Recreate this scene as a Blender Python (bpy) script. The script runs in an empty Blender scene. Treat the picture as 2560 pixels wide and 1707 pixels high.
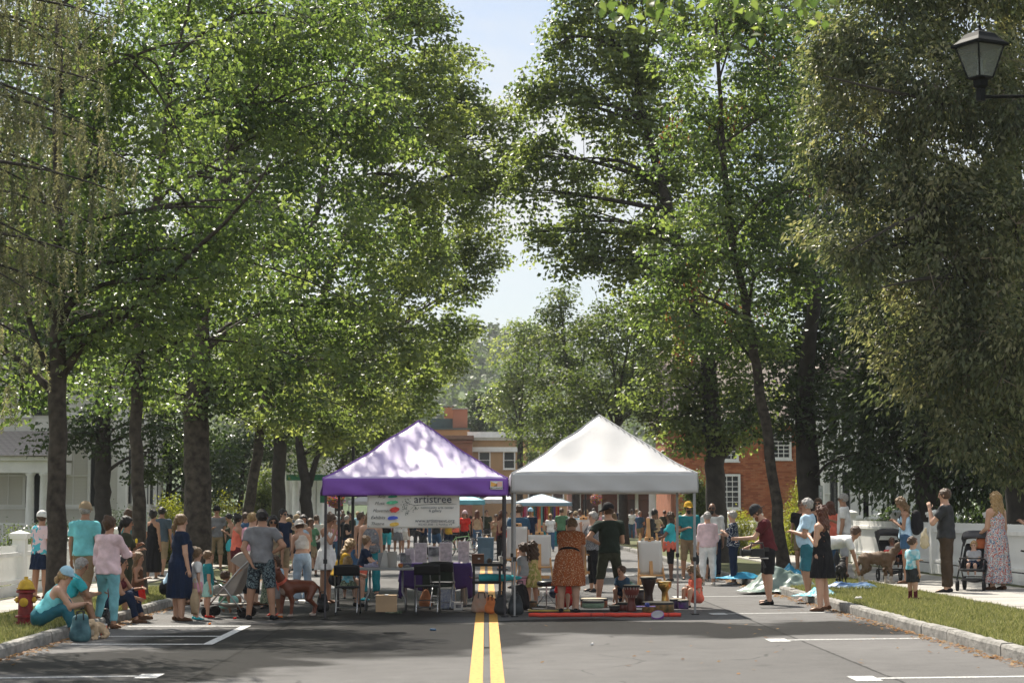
import bpy, math, random
import numpy as np
from mathutils import Vector, Matrix, Euler

R = math.radians
rnd = random.Random(7)
SC = bpy.context.scene
COL = SC.collection

# ---------------------------------------------------------------- camera
F = 2560 * 70 / 36.0
CAMZ = 1.72
PITCH = math.atan(424.5 / F)
YAW = math.atan(65 * math.cos(PITCH) / F)
cam_d = bpy.data.cameras.new('camera')
cam_d.lens = 70; cam_d.sensor_width = 36; cam_d.sensor_fit = 'HORIZONTAL'
cam_d.clip_start = 0.1; cam_d.clip_end = 6000
cam_d.dof.use_dof = True
cam_d.dof.focus_distance = 36
cam_d.dof.aperture_fstop = 3.5
cam = bpy.data.objects.new('camera', cam_d)
cam.location = (0, 0, CAMZ)
cam.rotation_euler = (math.pi / 2 + PITCH, 0, -YAW)
COL.objects.link(cam)
SC.camera = cam
RM = np.array(Euler((math.pi / 2 + PITCH, 0, -YAW)).to_matrix())

# ---------------------------------------------------------------- sky and sun
SUN_EL, SUN_AZ = 54, 24          # degrees up; degrees left of the street's far end
to_sun = Vector((-math.sin(R(SUN_AZ)) * math.cos(R(SUN_EL)), math.cos(R(SUN_AZ)) * math.cos(R(SUN_EL)), math.sin(R(SUN_EL))))
world = bpy.data.worlds.new('World'); SC.world = world; world.use_nodes = True
wn = world.node_tree; wn.nodes.clear()
def wnode(t, **k):
    n = wn.nodes.new(t)
    for a, b in k.items(): setattr(n, a, b)
    return n
w_out = wnode('ShaderNodeOutputWorld'); w_bg = wnode('ShaderNodeBackground')
w_sky = wnode('ShaderNodeTexSky', sky_type='NISHITA', sun_disc=False)
w_sky.sun_elevation = R(SUN_EL); w_sky.sun_rotation = R(-SUN_AZ)
w_sky.air_density = 1.0; w_sky.dust_density = 1.6; w_sky.ozone_density = 1.2
w_tc = wnode('ShaderNodeTexCoord'); w_map = wnode('ShaderNodeMapping')
w_map.inputs['Scale'].default_value = (1.0, 1.0, 2.6); w_map.inputs['Location'].default_value = (0.35, 0.1, 0.22)
w_no = wnode('ShaderNodeTexNoise'); w_no.inputs['Scale'].default_value = 3.6; w_no.inputs['Detail'].default_value = 7
w_no.inputs['Roughness'].default_value = 0.55; w_no.inputs['Distortion'].default_value = 0.3
w_rp = wnode('ShaderNodeValToRGB')
w_rp.color_ramp.elements[0].position = 0.35; w_rp.color_ramp.elements[1].position = 0.58
w_mx = wnode('ShaderNodeMixRGB'); w_mx.inputs[2].default_value = (6.6, 6.8, 6.95, 1)
wn.links.new(w_tc.outputs['Generated'], w_map.inputs['Vector'])
wn.links.new(w_map.outputs[0], w_no.inputs['Vector'])
wn.links.new(w_no.outputs['Fac'], w_rp.inputs[0])
wn.links.new(w_rp.outputs[0], w_mx.inputs[0])
wn.links.new(w_sky.outputs[0], w_mx.inputs[1])
wn.links.new(w_mx.outputs[0], w_bg.inputs[0])
w_bg.inputs[1].default_value = 0.074
wn.links.new(w_bg.outputs[0], w_out.inputs[0])

sun_d = bpy.data.lights.new('sun', 'SUN'); sun_d.energy = 5.0; sun_d.angle = R(0.53); sun_d.color = (1.0, 0.93, 0.82)
sun = bpy.data.objects.new('sun', sun_d); COL.objects.link(sun)
sun.rotation_euler = to_sun.to_track_quat('Z', 'Y').to_euler(); sun.location = (-20, 30, 40)

SC.view_settings.view_transform = 'Standard'; SC.view_settings.look = 'None'
SC.view_settings.exposure = 0.86; SC.view_settings.gamma = 1.0; SC.view_settings.use_curve_mapping = False
SC.render.engine = 'CYCLES'
cy = SC.cycles
cy.use_denoising = True; cy.denoiser = 'OPENIMAGEDENOISE'
cy.denoising_input_passes = 'RGB_ALBEDO_NORMAL'; cy.denoising_prefilter = 'ACCURATE'
cy.max_bounces = 6; cy.diffuse_bounces = 3; cy.glossy_bounces = 3; cy.transmission_bounces = 4; cy.transparent_max_bounces = 8
cy.sample_clamp_indirect = 6; cy.use_adaptive_sampling = True; cy.adaptive_threshold = 0.015
cy.caustics_reflective = False; cy.caustics_refractive = False

# ---------------------------------------------------------------- helpers
def at(px, py, Y):
    """world point at distance Y down the street seen at photo position px, py"""
    d = RM @ np.array([(px - 1280) / F, (853.5 - py) / F, -1.0])
    t = Y / d[1]
    return Vector((d[0] * t, Y, CAMZ + d[2] * t))
SLOPE = 0.012                       # the street falls a little from right to left
def gnd(px, py, z=0.0):
    """point on the sloping street surface (z above it) seen at photo position px, py"""
    d = RM @ np.array([(px - 1280) / F, (853.5 - py) / F, -1.0])
    t = (z - CAMZ) / (d[2] - SLOPE * d[0])
    return Vector((d[0] * t, d[1] * t, z + SLOPE * d[0] * t))
def X_at(px, Y): return at(px, 1278, Y).x
def mpp(Y): return Y / F            # metres per photo pixel

MATS = {}
def mat(name, col, rough=0.7, var=0.12, scale=6.0, bump=0.0, bscale=30.0, metal=0.0, spec=0.4, col2=None, trans=0.0, coat=0.0, sheen=0.0, gloss=0.0, flat_rand=0.0):
    if name in MATS: return MATS[name]
    m = bpy.data.materials.new(name); m.use_nodes = True; MATS[name] = m
    nt = m.node_tree; b = nt.nodes['Principled BSDF']
    b.inputs['Roughness'].default_value = rough; b.inputs['Metallic'].default_value = metal
    b.inputs['Specular IOR Level'].default_value = spec
    if coat: b.inputs['Coat Weight'].default_value = coat
    if sheen: b.inputs['Sheen Weight'].default_value = sheen
    tc = nt.nodes.new('ShaderNodeTexCoord')
    if var > 0 or col2:
        n = nt.nodes.new('ShaderNodeTexNoise'); n.inputs['Scale'].default_value = scale; n.inputs['Detail'].default_value = 5
        nt.links.new(tc.outputs['Object'], n.inputs['Vector'])
        r = nt.nodes.new('ShaderNodeValToRGB')
        c2 = col2 or tuple(min(1, c * (1 + var)) for c in col); c1 = col if col2 else tuple(c * (1 - var) for c in col)
        r.color_ramp.elements[0].color = (*c1, 1); r.color_ramp.elements[1].color = (*c2, 1)
        r.color_ramp.elements[0].position = 0.32; r.color_ramp.elements[1].position = 0.68
        nt.links.new(n.outputs['Fac'], r.inputs[0]); nt.links.new(r.outputs[0], b.inputs['Base Color'])
    else:
        b.inputs['Base Color'].default_value = (*col, 1)
    if bump > 0:
        n2 = nt.nodes.new('ShaderNodeTexNoise'); n2.inputs['Scale'].default_value = bscale; n2.inputs['Detail'].default_value = 6
        nt.links.new(tc.outputs['Object'], n2.inputs['Vector'])
        bp = nt.nodes.new('ShaderNodeBump'); bp.inputs['Strength'].default_value = min(1, bump); bp.inputs['Distance'].default_value = 0.02
        nt.links.new(n2.outputs['Fac'], bp.inputs['Height']); nt.links.new(bp.outputs[0], b.inputs['Normal'])
    last = b
    if gloss > 0:
        gl = nt.nodes.new('ShaderNodeBsdfGlossy'); gl.inputs['Roughness'].default_value = .58; gl.inputs['Color'].default_value = (1, 1, 1, 1)
        mg = nt.nodes.new('ShaderNodeMixShader'); mg.inputs[0].default_value = gloss; nt.links.new(b.outputs[0], mg.inputs[1]); nt.links.new(gl.outputs[0], mg.inputs[2]); last = mg
        nt.links.new(mg.outputs[0], nt.nodes['Material Output'].inputs[0])
    if trans > 0:
        tr = nt.nodes.new('ShaderNodeBsdfTranslucent'); tr.inputs[0].default_value = (*(min(1, c * 1.1) for c in (col2 or col)), 1)
        mx = nt.nodes.new('ShaderNodeMixShader'); mx.inputs[0].default_value = trans
        out = nt.nodes['Material Output']
        nt.links.new(last.outputs[0], mx.inputs[1]); nt.links.new(tr.outputs[0], mx.inputs[2]); nt.links.new(mx.outputs[0], out.inputs[0])
    return m

class MB:
    """collects simple shapes; build() links them as one mesh object"""
    def __init__(s): s.v = []; s.f = []; s.m = []; s.cur = 0
    def add(s, vs, fs):
        o = len(s.v); s.v += [tuple(p) for p in vs]; s.f += [tuple(i + o for i in f) for f in fs]; s.m += [s.cur] * len(fs); return s
    def box(s, c, d, rz=0.0, rx=0.0, ry=0.0, taper=1.0):
        M = Euler((rx, ry, rz)).to_matrix(); vs = []
        for z in (-.5, .5):
            k = taper if z > 0 else 1
            for x, y in ((-.5, -.5), (.5, -.5), (.5, .5), (-.5, .5)): vs.append(M @ Vector((x * d[0] * k, y * d[1] * k, z * d[2])) + Vector(c))
        return s.add(vs, [(3, 2, 1, 0), (4, 5, 6, 7), (0, 1, 5, 4), (1, 2, 6, 5), (2, 3, 7, 6), (3, 0, 4, 7)])
    def bar(s, a, b, w, t=None, up=(0, 0, 1)):
        a, b = Vector(a), Vector(b); d = (b - a).normalized(); u = Vector(up)
        if abs(d.dot(u)) > .97: u = Vector((0, 1, 0))
        x = d.cross(u).normalized() * w * .5; y = x.cross(d).normalized() * (t or w) * .5
        vs = [p + i * x + j * y for p in (a, b) for i, j in ((-1, -1), (1, -1), (1, 1), (-1, 1))]
        return s.add(vs, [(3, 2, 1, 0), (4, 5, 6, 7), (0, 1, 5, 4), (1, 2, 6, 5), (2, 3, 7, 6), (3, 0, 4, 7)])
    def tube(s, pts, rad, n=8, cap=True):
        P = [Vector(p) for p in pts]; rad = rad if hasattr(rad, '__len__') else [rad] * len(P)
        vs = []; fs = []; u = None
        for i, p in enumerate(P):
            d = (P[min(i + 1, len(P) - 1)] - P[max(i - 1, 0)]); d = d.normalized() if d.length > 1e-9 else Vector((0, 0, 1))
            if u is None: u = d.orthogonal().normalized()
            else: u = (u - d * u.dot(d)); u = u.normalized() if u.length > 1e-6 else d.orthogonal().normalized()
            w = d.cross(u)
            for k in range(n):
                a = 2 * math.pi * k / n; vs.append(p + (u * math.cos(a) + w * math.sin(a)) * rad[i])
        for i in range(len(P) - 1):
            for k in range(n):
                k2 = (k + 1) % n; fs.append((i * n + k, i * n + k2, (i + 1) * n + k2, (i + 1) * n + k))
        if cap: fs += [tuple(range(n - 1, -1, -1)), tuple((len(P) - 1) * n + k for k in range(n))]
        return s.add(vs, fs)
    def lathe(s, prof, c=(0, 0, 0), n=24, sx=1.0, sy=1.0, M=None):
        vs = []; fs = []
        for r, z in prof:
            for k in range(n):
                a = 2 * math.pi * k / n; p = Vector((r * math.cos(a) * sx, r * math.sin(a) * sy, z))
                vs.append((M @ p if M is not None else p) + Vector(c))
        for i in range(len(prof) - 1):
            for k in range(n):
                k2 = (k + 1) % n; fs.append((i * n + k, i * n + k2, (i + 1) * n + k2, (i + 1) * n + k))
        if prof[0][0] > 1e-5: fs.append(tuple(range(n - 1, -1, -1)))
        if prof[-1][0] > 1e-5: fs.append(tuple((len(prof) - 1) * n + k for k in range(n)))
        return s.add(vs, fs)
    def grid(s, fn, nu, nv):
        vs = [fn(i / nu, j / nv) for j in range(nv + 1) for i in range(nu + 1)]
        fs = [(j * (nu + 1) + i, j * (nu + 1) + i + 1, (j + 1) * (nu + 1) + i + 1, (j + 1) * (nu + 1) + i) for j in range(nv) for i in range(nu)]
        return s.add(vs, fs)
    def prism(s, poly, y0, y1, plane='xz'):
        n = len(poly); mk = (lambda p, y: (p[0], y, p[1])) if plane == 'xz' else ((lambda p, y: (y, p[0], p[1])) if plane == 'yz' else (lambda p, y: (p[0], p[1], y)))
        vs = [mk(p, y0) for p in poly] + [mk(p, y1) for p in poly]
        return s.add(vs, [tuple(range(n - 1, -1, -1)), tuple(range(n, 2 * n))] + [(i, (i + 1) % n, n + (i + 1) % n, n + i) for i in range(n)])
    def mesh(s, name, mats, smooth=False):
        me = bpy.data.meshes.new(name); me.from_pydata(s.v, [], s.f)
        mats = mats if isinstance(mats, (list, tuple)) else [mats]
        for m in mats: me.materials.append(m)
        if len(mats) > 1: me.polygons.foreach_set('material_index', s.m)
        if smooth: me.shade_smooth()
        me.update(); return me
    def build(s, name, mats, parent=None, smooth=False, solid=0.0, bevel=0.0, loc=None):
        o = link(name, s.mesh(name, mats, smooth), parent)
        if loc is not None: o.location = loc
        if solid: md = o.modifiers.new('thickness', 'SOLIDIFY'); md.thickness = solid; md.offset = 0
        if bevel: md = o.modifiers.new('edges', 'BEVEL'); md.width = bevel; md.segments = 2; md.limit_method = 'ANGLE'
        return o

def link(name, me, parent=None):
    o = bpy.data.objects.new(name, me); COL.objects.link(o)
    if parent is not None: o.parent = parent
    return o
def tag(o, label=None, cat=None, group=None, kind=None):
    if label: o['label'] = label
    if cat: o['category'] = cat
    if group: o['group'] = group
    if kind: o['kind'] = kind
    return o
def thing(name, label, cat, loc=(0, 0, 0), rz=0.0, group=None):
    o = bpy.data.objects.new(name, None); COL.objects.link(o)
    o.location = loc; o.rotation_euler = (0, 0, rz); o.empty_display_size = 0.1
    return tag(o, label, cat, group)
def struct(name, loc=(0, 0, 0)):
    o = bpy.data.objects.new(name, None); COL.objects.link(o); o.location = loc; o['kind'] = 'structure'; return o
def copy_tree(o, parent=None):
    c = o.copy(); COL.objects.link(c); c.parent = parent
    for ch in o.children: copy_tree(ch, c)
    return c
def np_mesh(name, V, Fq, mats, smooth=False, attrs=None):
    """V (n,3), Fq (m,k) arrays with equal-sized faces"""
    me = bpy.data.meshes.new(name); V = np.asarray(V, np.float32); Fq = np.asarray(Fq, np.int32); k = Fq.shape[1]
    me.vertices.add(len(V)); me.vertices.foreach_set('co', V.ravel())
    me.loops.add(Fq.size); me.loops.foreach_set('vertex_index', Fq.ravel())
    me.polygons.add(len(Fq)); me.polygons.foreach_set('loop_start', np.arange(0, Fq.size, k, dtype=np.int32))
    for m in (mats if isinstance(mats, (list, tuple)) else [mats]): me.materials.append(m)
    for an, (ty, arr) in (attrs or {}).items():
        a = me.attributes.new(an, ty, 'POINT')
        a.data.foreach_set('value' if ty == 'FLOAT' else 'color', np.asarray(arr, np.float32).ravel())
    me.update(calc_edges=True)
    if smooth: me.shade_smooth()
    return me
# ================================================================ setting
XL, XR = -5.93, 5.87            # kerb faces
def asphalt():
    m = bpy.data.materials.new('asphalt'); m.use_nodes = True; nt = m.node_tree; b = nt.nodes['Principled BSDF']
    N = nt.nodes.new; L = nt.links.new
    tc = N('ShaderNodeTexCoord')
    def math_(op, a, bb=None, clamp=False):
        n = N('ShaderNodeMath'); n.operation = op; n.use_clamp = clamp
        for i, v in enumerate((a, bb)):
            if v is None: continue
            if isinstance(v, (int, float)): n.inputs[i].default_value = v
            else: L(v, n.inputs[i])
        return n.outputs[0]
    def noise(scale, detail=5, vec=None, rough=0.6):
        n = N('ShaderNodeTexNoise'); n.inputs['Scale'].default_value = scale; n.inputs['Detail'].default_value = detail; n.inputs['Roughness'].default_value = rough
        L(vec if vec is not None else tc.outputs['Object'], n.inputs['Vector']); return n.outputs['Fac']
    sx = N('ShaderNodeSeparateXYZ'); L(tc.outputs['Object'], sx.inputs[0])
    X, Y = sx.outputs[0], sx.outputs[1]
    warp = N('ShaderNodeTexNoise'); warp.inputs['Scale'].default_value = 0.55; warp.inputs['Detail'].default_value = 4; L(tc.outputs['Object'], warp.inputs['Vector'])
    sw = N('ShaderNodeSeparateXYZ'); L(warp.outputs['Color'], sw.inputs[0])
    wx = math_('ADD', X, math_('MULTIPLY', math_('SUBTRACT', sw.outputs[0], 0.5), 3.0))
    wy = math_('ADD', Y, math_('MULTIPLY', math_('SUBTRACT', sw.outputs[1], 0.5), 5.0))
    wet = None
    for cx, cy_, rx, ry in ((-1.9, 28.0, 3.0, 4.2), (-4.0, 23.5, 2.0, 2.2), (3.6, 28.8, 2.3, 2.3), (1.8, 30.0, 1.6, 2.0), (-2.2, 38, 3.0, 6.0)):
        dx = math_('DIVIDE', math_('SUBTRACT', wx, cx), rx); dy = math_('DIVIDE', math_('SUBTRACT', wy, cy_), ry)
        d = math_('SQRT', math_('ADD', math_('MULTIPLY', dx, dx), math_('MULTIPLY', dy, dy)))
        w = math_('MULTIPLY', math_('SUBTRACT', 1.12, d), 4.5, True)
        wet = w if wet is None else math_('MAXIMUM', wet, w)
    fine = noise(95, 2); mid = noise(3.0, 6); big = noise(0.35, 3)
    # worn lanes between the two paving seams
    lane = math_('MULTIPLY', math_('GREATER_THAN', X, -3.1), math_('LESS_THAN', X, 4.1))
    val = math_('ADD', 0.062, math_('MULTIPLY', mid, 0.060))
    val = math_('ADD', val, math_('MULTIPLY', big, 0.085))
    val = math_('ADD', val, math_('MULTIPLY', math_('SUBTRACT', fine, 0.5), 0.07))
    val = math_('MULTIPLY', val, math_('SUBTRACT', 1.12, math_('MULTIPLY', lane, 0.18)))
    for sx_ in (-3.1, 4.1):     # tar seam
        s = math_('LESS_THAN', math_('ABSOLUTE', math_('SUBTRACT', math_('ADD', X, math_('MULTIPLY', math_('SUBTRACT', mid, .5), .06)), sx_)), 0.018)
        val = math_('MULTIPLY', val, math_('SUBTRACT', 1.0, math_('MULTIPLY', s, 0.6)))
    vo = N('ShaderNodeTexVoronoi'); vo.feature = 'DISTANCE_TO_EDGE'; vo.inputs['Scale'].default_value = .42; L(warp.outputs['Color'], vo.inputs['Vector'])
    va = N('ShaderNodeVectorMath'); va.operation = 'MULTIPLY_ADD'; L(warp.outputs['Color'], va.inputs[0]); va.inputs[1].default_value = (1.2, 1.2, 0); L(tc.outputs['Object'], va.inputs[2]); L(va.outputs[0], vo.inputs['Vector'])
    crack = math_('MULTIPLY', math_('LESS_THAN', vo.outputs['Distance'], .006), math_('GREATER_THAN', big, .53))
    val = math_('MULTIPLY', val, math_('SUBTRACT', 1.0, math_('MULTIPLY', crack, 0.4)))
    oil = math_('MULTIPLY', math_('SUBTRACT', noise(1.1, 3), .60), 5.0, True)
    val = math_('MULTIPLY', val, math_('SUBTRACT', 1.0, math_('MULTIPLY', oil, 0.35)))
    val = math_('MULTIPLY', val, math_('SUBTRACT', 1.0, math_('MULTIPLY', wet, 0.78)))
    cr = N('ShaderNodeCombineXYZ'); L(math_('MULTIPLY', val, 1.03), cr.inputs[0]); L(val, cr.inputs[1]); L(math_('MULTIPLY', val, 0.97), cr.inputs[2])
    L(cr.outputs[0], b.inputs['Base Color'])
    L(math_('SUBTRACT', 0.60, math_('MULTIPLY', wet, 0.12)), b.inputs['Roughness'])
    L(math_('SUBTRACT', 0.06, math_('MULTIPLY', wet, 0.035)), b.inputs['Specular IOR Level'])
    bp = N('ShaderNodeBump'); bp.inputs['Strength'].default_value = 0.8; bp.inputs['Distance'].default_value = 0.008
    L(math_('ADD', fine, math_('MULTIPLY', noise(240, 2), 0.6)), bp.inputs['Height']); L(bp.outputs[0], b.inputs['Normal'])
    return m
M_earth = mat('earth', (0.10, 0.085, 0.05), 0.95, 0.3, 1.5, bump=.4, bscale=8, col2=(0.07, 0.10, 0.03))
M_lawn = mat('lawn_soil', (0.055, 0.075, 0.022), 0.95, 0.3, 2.5, bump=.5, bscale=40, col2=(0.12, 0.115, 0.05))
M_conc = mat('concrete', (0.36, 0.34, 0.31), 0.9, 0.14, 1.8, bump=.25, bscale=60)
M_gran = mat('granite', (0.25, 0.24, 0.22), 0.85, 0.35, 9, bump=.5, bscale=45)
M_line = mat('road_paint_white', (0.30, 0.30, 0.29), 0.6, 0.16, 26, bump=.2, bscale=90, col2=(0.80, 0.80, 0.78))
M_yel = mat('road_paint_yellow', (0.38, 0.19, 0.03), 0.6, 0.2, 20, bump=.2, bscale=90, col2=(0.70, 0.36, 0.06))

def sheet(name, x0, x1, y0, y1, z, m, nx=1, ny=1):
    b = MB(); b.grid(lambda u, v: (x0 + (x1 - x0) * u, y0 + (y1 - y0) * v, z), nx, ny)
    return b.build(name, m)
g = sheet('ground', -800, 800, -90, 1350, -0.06, M_earth); g['kind'] = 'structure'
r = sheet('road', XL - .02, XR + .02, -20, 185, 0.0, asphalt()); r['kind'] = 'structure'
cs = sheet('cross_street', -80, 80, 185, 200, 0.0, MATS.get('asphalt_far') or mat('asphalt_far', (0.09, 0.09, 0.088), 0.8, .2, 2)); cs['kind'] = 'structure'
VZ = 0.15
# raised verges, sidewalks and lawns
def block(name, x0, x1, y0, y1, z, m):
    b = MB(); b.box(((x0 + x1) / 2, (y0 + y1) / 2, z / 2 - .05), (x1 - x0, y1 - y0, z + .1)); o = b.build(name, m); o['kind'] = 'structure'; return o
block('verge_left', -7.90, XL - .16, -20, 185, VZ - .012, M_lawn)
block('verge_right', XR + .16, 8.05, -20, 185, VZ - .012, M_lawn)
for nm, x0, x1 in (('sidewalk_left', -9.20, -7.90), ('sidewalk_right', 8.05, 10.10)):
    e = struct(nm)
    sl = MB(); sl.box((0, 0, 0), (x1 - x0 - .012, 1.488, .16)); me = sl.mesh('slab', M_conc)
    for k in range(60):
        o = link('slab', me, e); o.location = ((x0 + x1) / 2, 15 + k * 1.5, VZ - .06 + rnd.uniform(-.004, .004))
block('lawn_left', -70, -9.20, -20, 185, VZ - .012, M_lawn)
block('lawn_right', 10.10, 70, -20, 185, VZ - .012, M_lawn)
# granite kerb stones
kv = []
for q in range(5):
    b = MB(); n = 6; L_ = 1.0
    def prof(t, q=q):
        j = lambda a: (math.sin(q * 7.1 + t * 19 + a * 5) * .006)
        return [(-.08 + j(1), -.1), (-.075 + j(2), .115), (-.055 + j(3), .15 + j(4)), (.08, .15 + j(5)), (.08, -.1)]
    vs = []; fs = []
    for i in range(n + 1):
        t = i / n; vs += [(p[0], -.5 + t, p[1]) for p in prof(t)]
    for i in range(n):
        for k in range(4): fs.append((i * 5 + k, i * 5 + k + 1, (i + 1) * 5 + k + 1, (i + 1) * 5 + k))
    fs += [tuple(range(4, -1, -1)), tuple(n * 5 + k for k in range(5))]
    b.add(vs, fs); kv.append(b.mesh('kerb_stone', M_gran))
for nm, x, sgn in (('kerb_left', XL - .08, -1), ('kerb_right', XR + .08, 1)):
    e = struct(nm); y = 14.0
    while y < 120:
        L_ = rnd.uniform(1.0, 1.9) if y < 70 else 4
        o = link('kerb_stone', kv[rnd.randrange(5)], e); o.location = (x + rnd.uniform(-.008, .008), y + L_ / 2, rnd.uniform(-.008, .006))
        o.rotation_euler = (rnd.uniform(-.006, .006), 0, (0 if sgn > 0 else math.pi) + rnd.uniform(-.006, .006)); o.scale = (1, L_ - .012, 1); y += L_
# paint: each stripe its own sheet
pm = struct('road_markings')
def stripe(name, pts, m, z=.004):
    b = MB(); b.add([(p[0], p[1], z) for p in pts], [tuple(range(len(pts)))]); return b.build(name, m, pm)
stripe('yellow_line', [(-.17, -20), (-.03, -20), (-.03, 184), (-.17, 184)], M_yel)
stripe('yellow_line', [(.05, -20), (.19, -20), (.19, 184), (.05, 184)], M_yel)
for y in (20.2, 26.2, 32.9, 39.4, 46.0, 53, 60):
    stripe('stall_line', [(3.95, y - .06), (5.95, y - .06), (5.95, y + .06), (3.95, y + .06)], M_line)
    stripe('stall_mark', [(3.68, y - .28), (3.945, y - .28), (3.945, y + .28), (3.68, y + .28)], M_line)
for y in (21.7, 40, 46.5, 53):
    stripe('stall_line', [(-5.6, y - .06), (-3.75, y - .06), (-3.75, y + .06), (-5.6, y + .06)], M_line)
    stripe('stall_mark', [(-3.745, y - .28), (-3.5, y - .28), (-3.5, y + .28), (-3.745, y + .28)], M_line)
stripe('bay_line', [(-3.78, 26.8), (-3.64, 26.8), (-3.64, 31.2), (-3.78, 31.2)], M_line)
for y in (26.8, 28.5, 31.04):
    stripe('bay_hatch', [(-5.6, y + .35), (-3.785, y), (-3.785, y + .16), (-5.6, y + .51)], M_line)
stripe('tar_patch', [(-.022, 25.6), (.042, 25.6), (.042, 31.6), (-.022, 31.6)], mat('tar', (0.02, 0.02, 0.02), .5))

# grass blades
def grass_mat(name, c1, c2):
    m = bpy.data.materials.new(name); m.use_nodes = True; nt = m.node_tree; b = nt.nodes['Principled BSDF']
    gi = nt.nodes.new('ShaderNodeNewGeometry'); r = nt.nodes.new('ShaderNodeValToRGB')
    r.color_ramp.elements[0].color = (*c1, 1); r.color_ramp.elements[1].color = (*c2, 1)
    nt.links.new(gi.outputs['Random Per Island'], r.inputs[0]); nt.links.new(r.outputs[0], b.inputs['Base Color'])
    b.inputs['Roughness'].default_value = .6; b.inputs['Specular IOR Level'].default_value = .25
    tr = nt.nodes.new('ShaderNodeBsdfTranslucent'); mx = nt.nodes.new('ShaderNodeMixShader'); mx.inputs[0].default_value = .4
    nt.links.new(r.outputs[0], tr.inputs[0]); nt.links.new(b.outputs[0], mx.inputs[1]); nt.links.new(tr.outputs[0], mx.inputs[2])
    nt.links.new(mx.outputs[0], nt.nodes['Material Output'].inputs[0]); return m
M_grass = grass_mat('grass_blades', (0.12, 0.15, 0.035), (0.38, 0.36, 0.14))
def grass(name, x0, x1, y0, y1, n, label, seed, z=VZ, hgt=(.035, .085)):
    g = np.random.default_rng(seed)
    x = g.uniform(x0, x1, n); y = g.uniform(y0, y1, n); keep = (np.sin(x * 3.1 + y * 1.7) + np.sin(y * 2.3 - x) + g.normal(0, .9, n)) > -1.5
    x, y = x[keep], y[keep]; n = len(x); a = g.uniform(0, 6.28, n); h = g.uniform(*hgt, n); w = g.uniform(.006, .012, n)
    b = np.stack([x, y, np.full(n, z - .015)], 1); dx = np.stack([np.cos(a) * w, np.sin(a) * w, np.zeros(n)], 1)
    le = np.stack([g.normal(0, .03, n), g.normal(0, .03, n), h], 1)
    V = np.stack([b - dx, b + dx, b + le], 1).reshape(-1, 3)
    o = link(name, np_mesh(name, V, np.arange(n * 3).reshape(-1, 3), M_grass)); return tag(o, label, 'grass', kind='stuff')
grass('grass', XR + .18, 8.05, 22, 46, 60000, 'short sunlit grass on the verge beside the right kerb', 3)
grass('grass', -7.9, XL - .18, 22, 44, 32000, 'patchy shaded grass around the hydrant and kerb sitters', 4)
# leaf litter lying in the gutters
def litter(name, xs, y0, y1, n, label, seed, spread=.12):
    g = np.random.default_rng(seed); x = xs + np.abs(g.normal(0, spread, n)) * (-1 if xs > 0 else 1); y = g.uniform(y0, y1, n) ; s = g.uniform(.018, .045, n); a = g.uniform(0, 6.28, n)
    c = np.stack([x, y, np.full(n, .012)], 1); u = np.stack([np.cos(a), np.sin(a), g.uniform(-.3, .5, n)], 1) * s[:, None]; v = np.stack([-np.sin(a), np.cos(a), g.uniform(-.3, .5, n)], 1) * s[:, None] * .6
    V = np.stack([c - u, c - v, c + u, c + v], 1).reshape(-1, 3); V[:, 2] = np.maximum(V[:, 2], .006)
    o = link(name, np_mesh(name, V, np.arange(n * 4).reshape(-1, 4), M_litter)); return tag(o, label, 'leaves', kind='stuff')
M_litter = grass_mat('dry_leaves', (0.22, 0.09, 0.03), (0.38, 0.24, 0.10))
litter('fallen_leaves', XR - .02, 21, 60, 1500, 'dry brown leaves lying in the gutter of the right kerb', 5)
litter('fallen_leaves', XL + .02, 21, 60, 1400, 'dry brown leaves lying in the gutter of the left kerb', 6)
litter('fallen_leaves', XR - .3, 20, 34, 60, 'few loose tan leaves scattered over the open asphalt', 8, spread=2.2)

for o in list(COL.objects):
    if o.parent is None and o.type in ('MESH', 'EMPTY'): o.rotation_euler[1] = -math.atan(SLOPE)
# ---------------------------------------------------------------- fences
M_white = mat('white_paint', (0.84, 0.83, 0.80), 0.6, 0.07, 3, bump=.12, bscale=30)
def fence(label, X, y0, y1, h, side, posts, sp=.082, z0=VZ):
    t = thing('picket_fence', label, 'fence', (X, y0, z0 + SLOPE * X))
    L_ = y1 - y0
    b = MB(); b.box((0, 0, (h - .22) / 2 + .24), (.018, .048, h - .24)); me = b.mesh('picket', M_white)
    k = .04
    while k < L_:
        if all(abs(k + y0 - p) > .17 for p in posts):
            o = link('picket', me, t); o.location = (0, k, rnd.uniform(-.004, .004))
        k += sp
    for z, hh, w in ((.12, .22, .06), (h - .17, .085, .07), (.30, .07, .06)):
        b = MB(); b.box((-side * .035, L_ / 2, z), (w, L_, hh)); b.build('rail', M_white, t, bevel=.006)
    for p in posts:
        b = MB(); b.box((0, 0, (h + .14) / 2), (.26, .26, h + .14)); o = b.build('post', M_white, t, bevel=.008, loc=(0, p - y0, 0))
        c = MB(); c.box((0, 0, h + .16), (.34, .34, .05)); c.box((0, 0, h + .215), (.38, .38, .06)); c.add([(-.17, -.17, h + .245), (.17, -.17, h + .245), (.17, .17, h + .245), (-.17, .17, h + .245), (0, 0, h + .31)], [(3, 2, 1, 0), (0, 1, 4), (1, 2, 4), (2, 3, 4), (3, 0, 4)])
        c.build('post_cap', M_white, o)
    return t
fence('white picket fence with capped square posts behind the two strollers', 10.5, 36, 58, 1.18, 1, (41.2, 46.6, 51.0, 57.4))
fence('white picket fence beside the hydrant and the pink cap wearer', -9.4, 30, 52, 1.0, -1, (34.9, 40.5, 46, 51.5), sp=.1)
fence('distant low white fence behind the bald man in a white shirt', 9.0, 66, 82, 1.15, 1, (66.3, 74), sp=.12)

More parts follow.
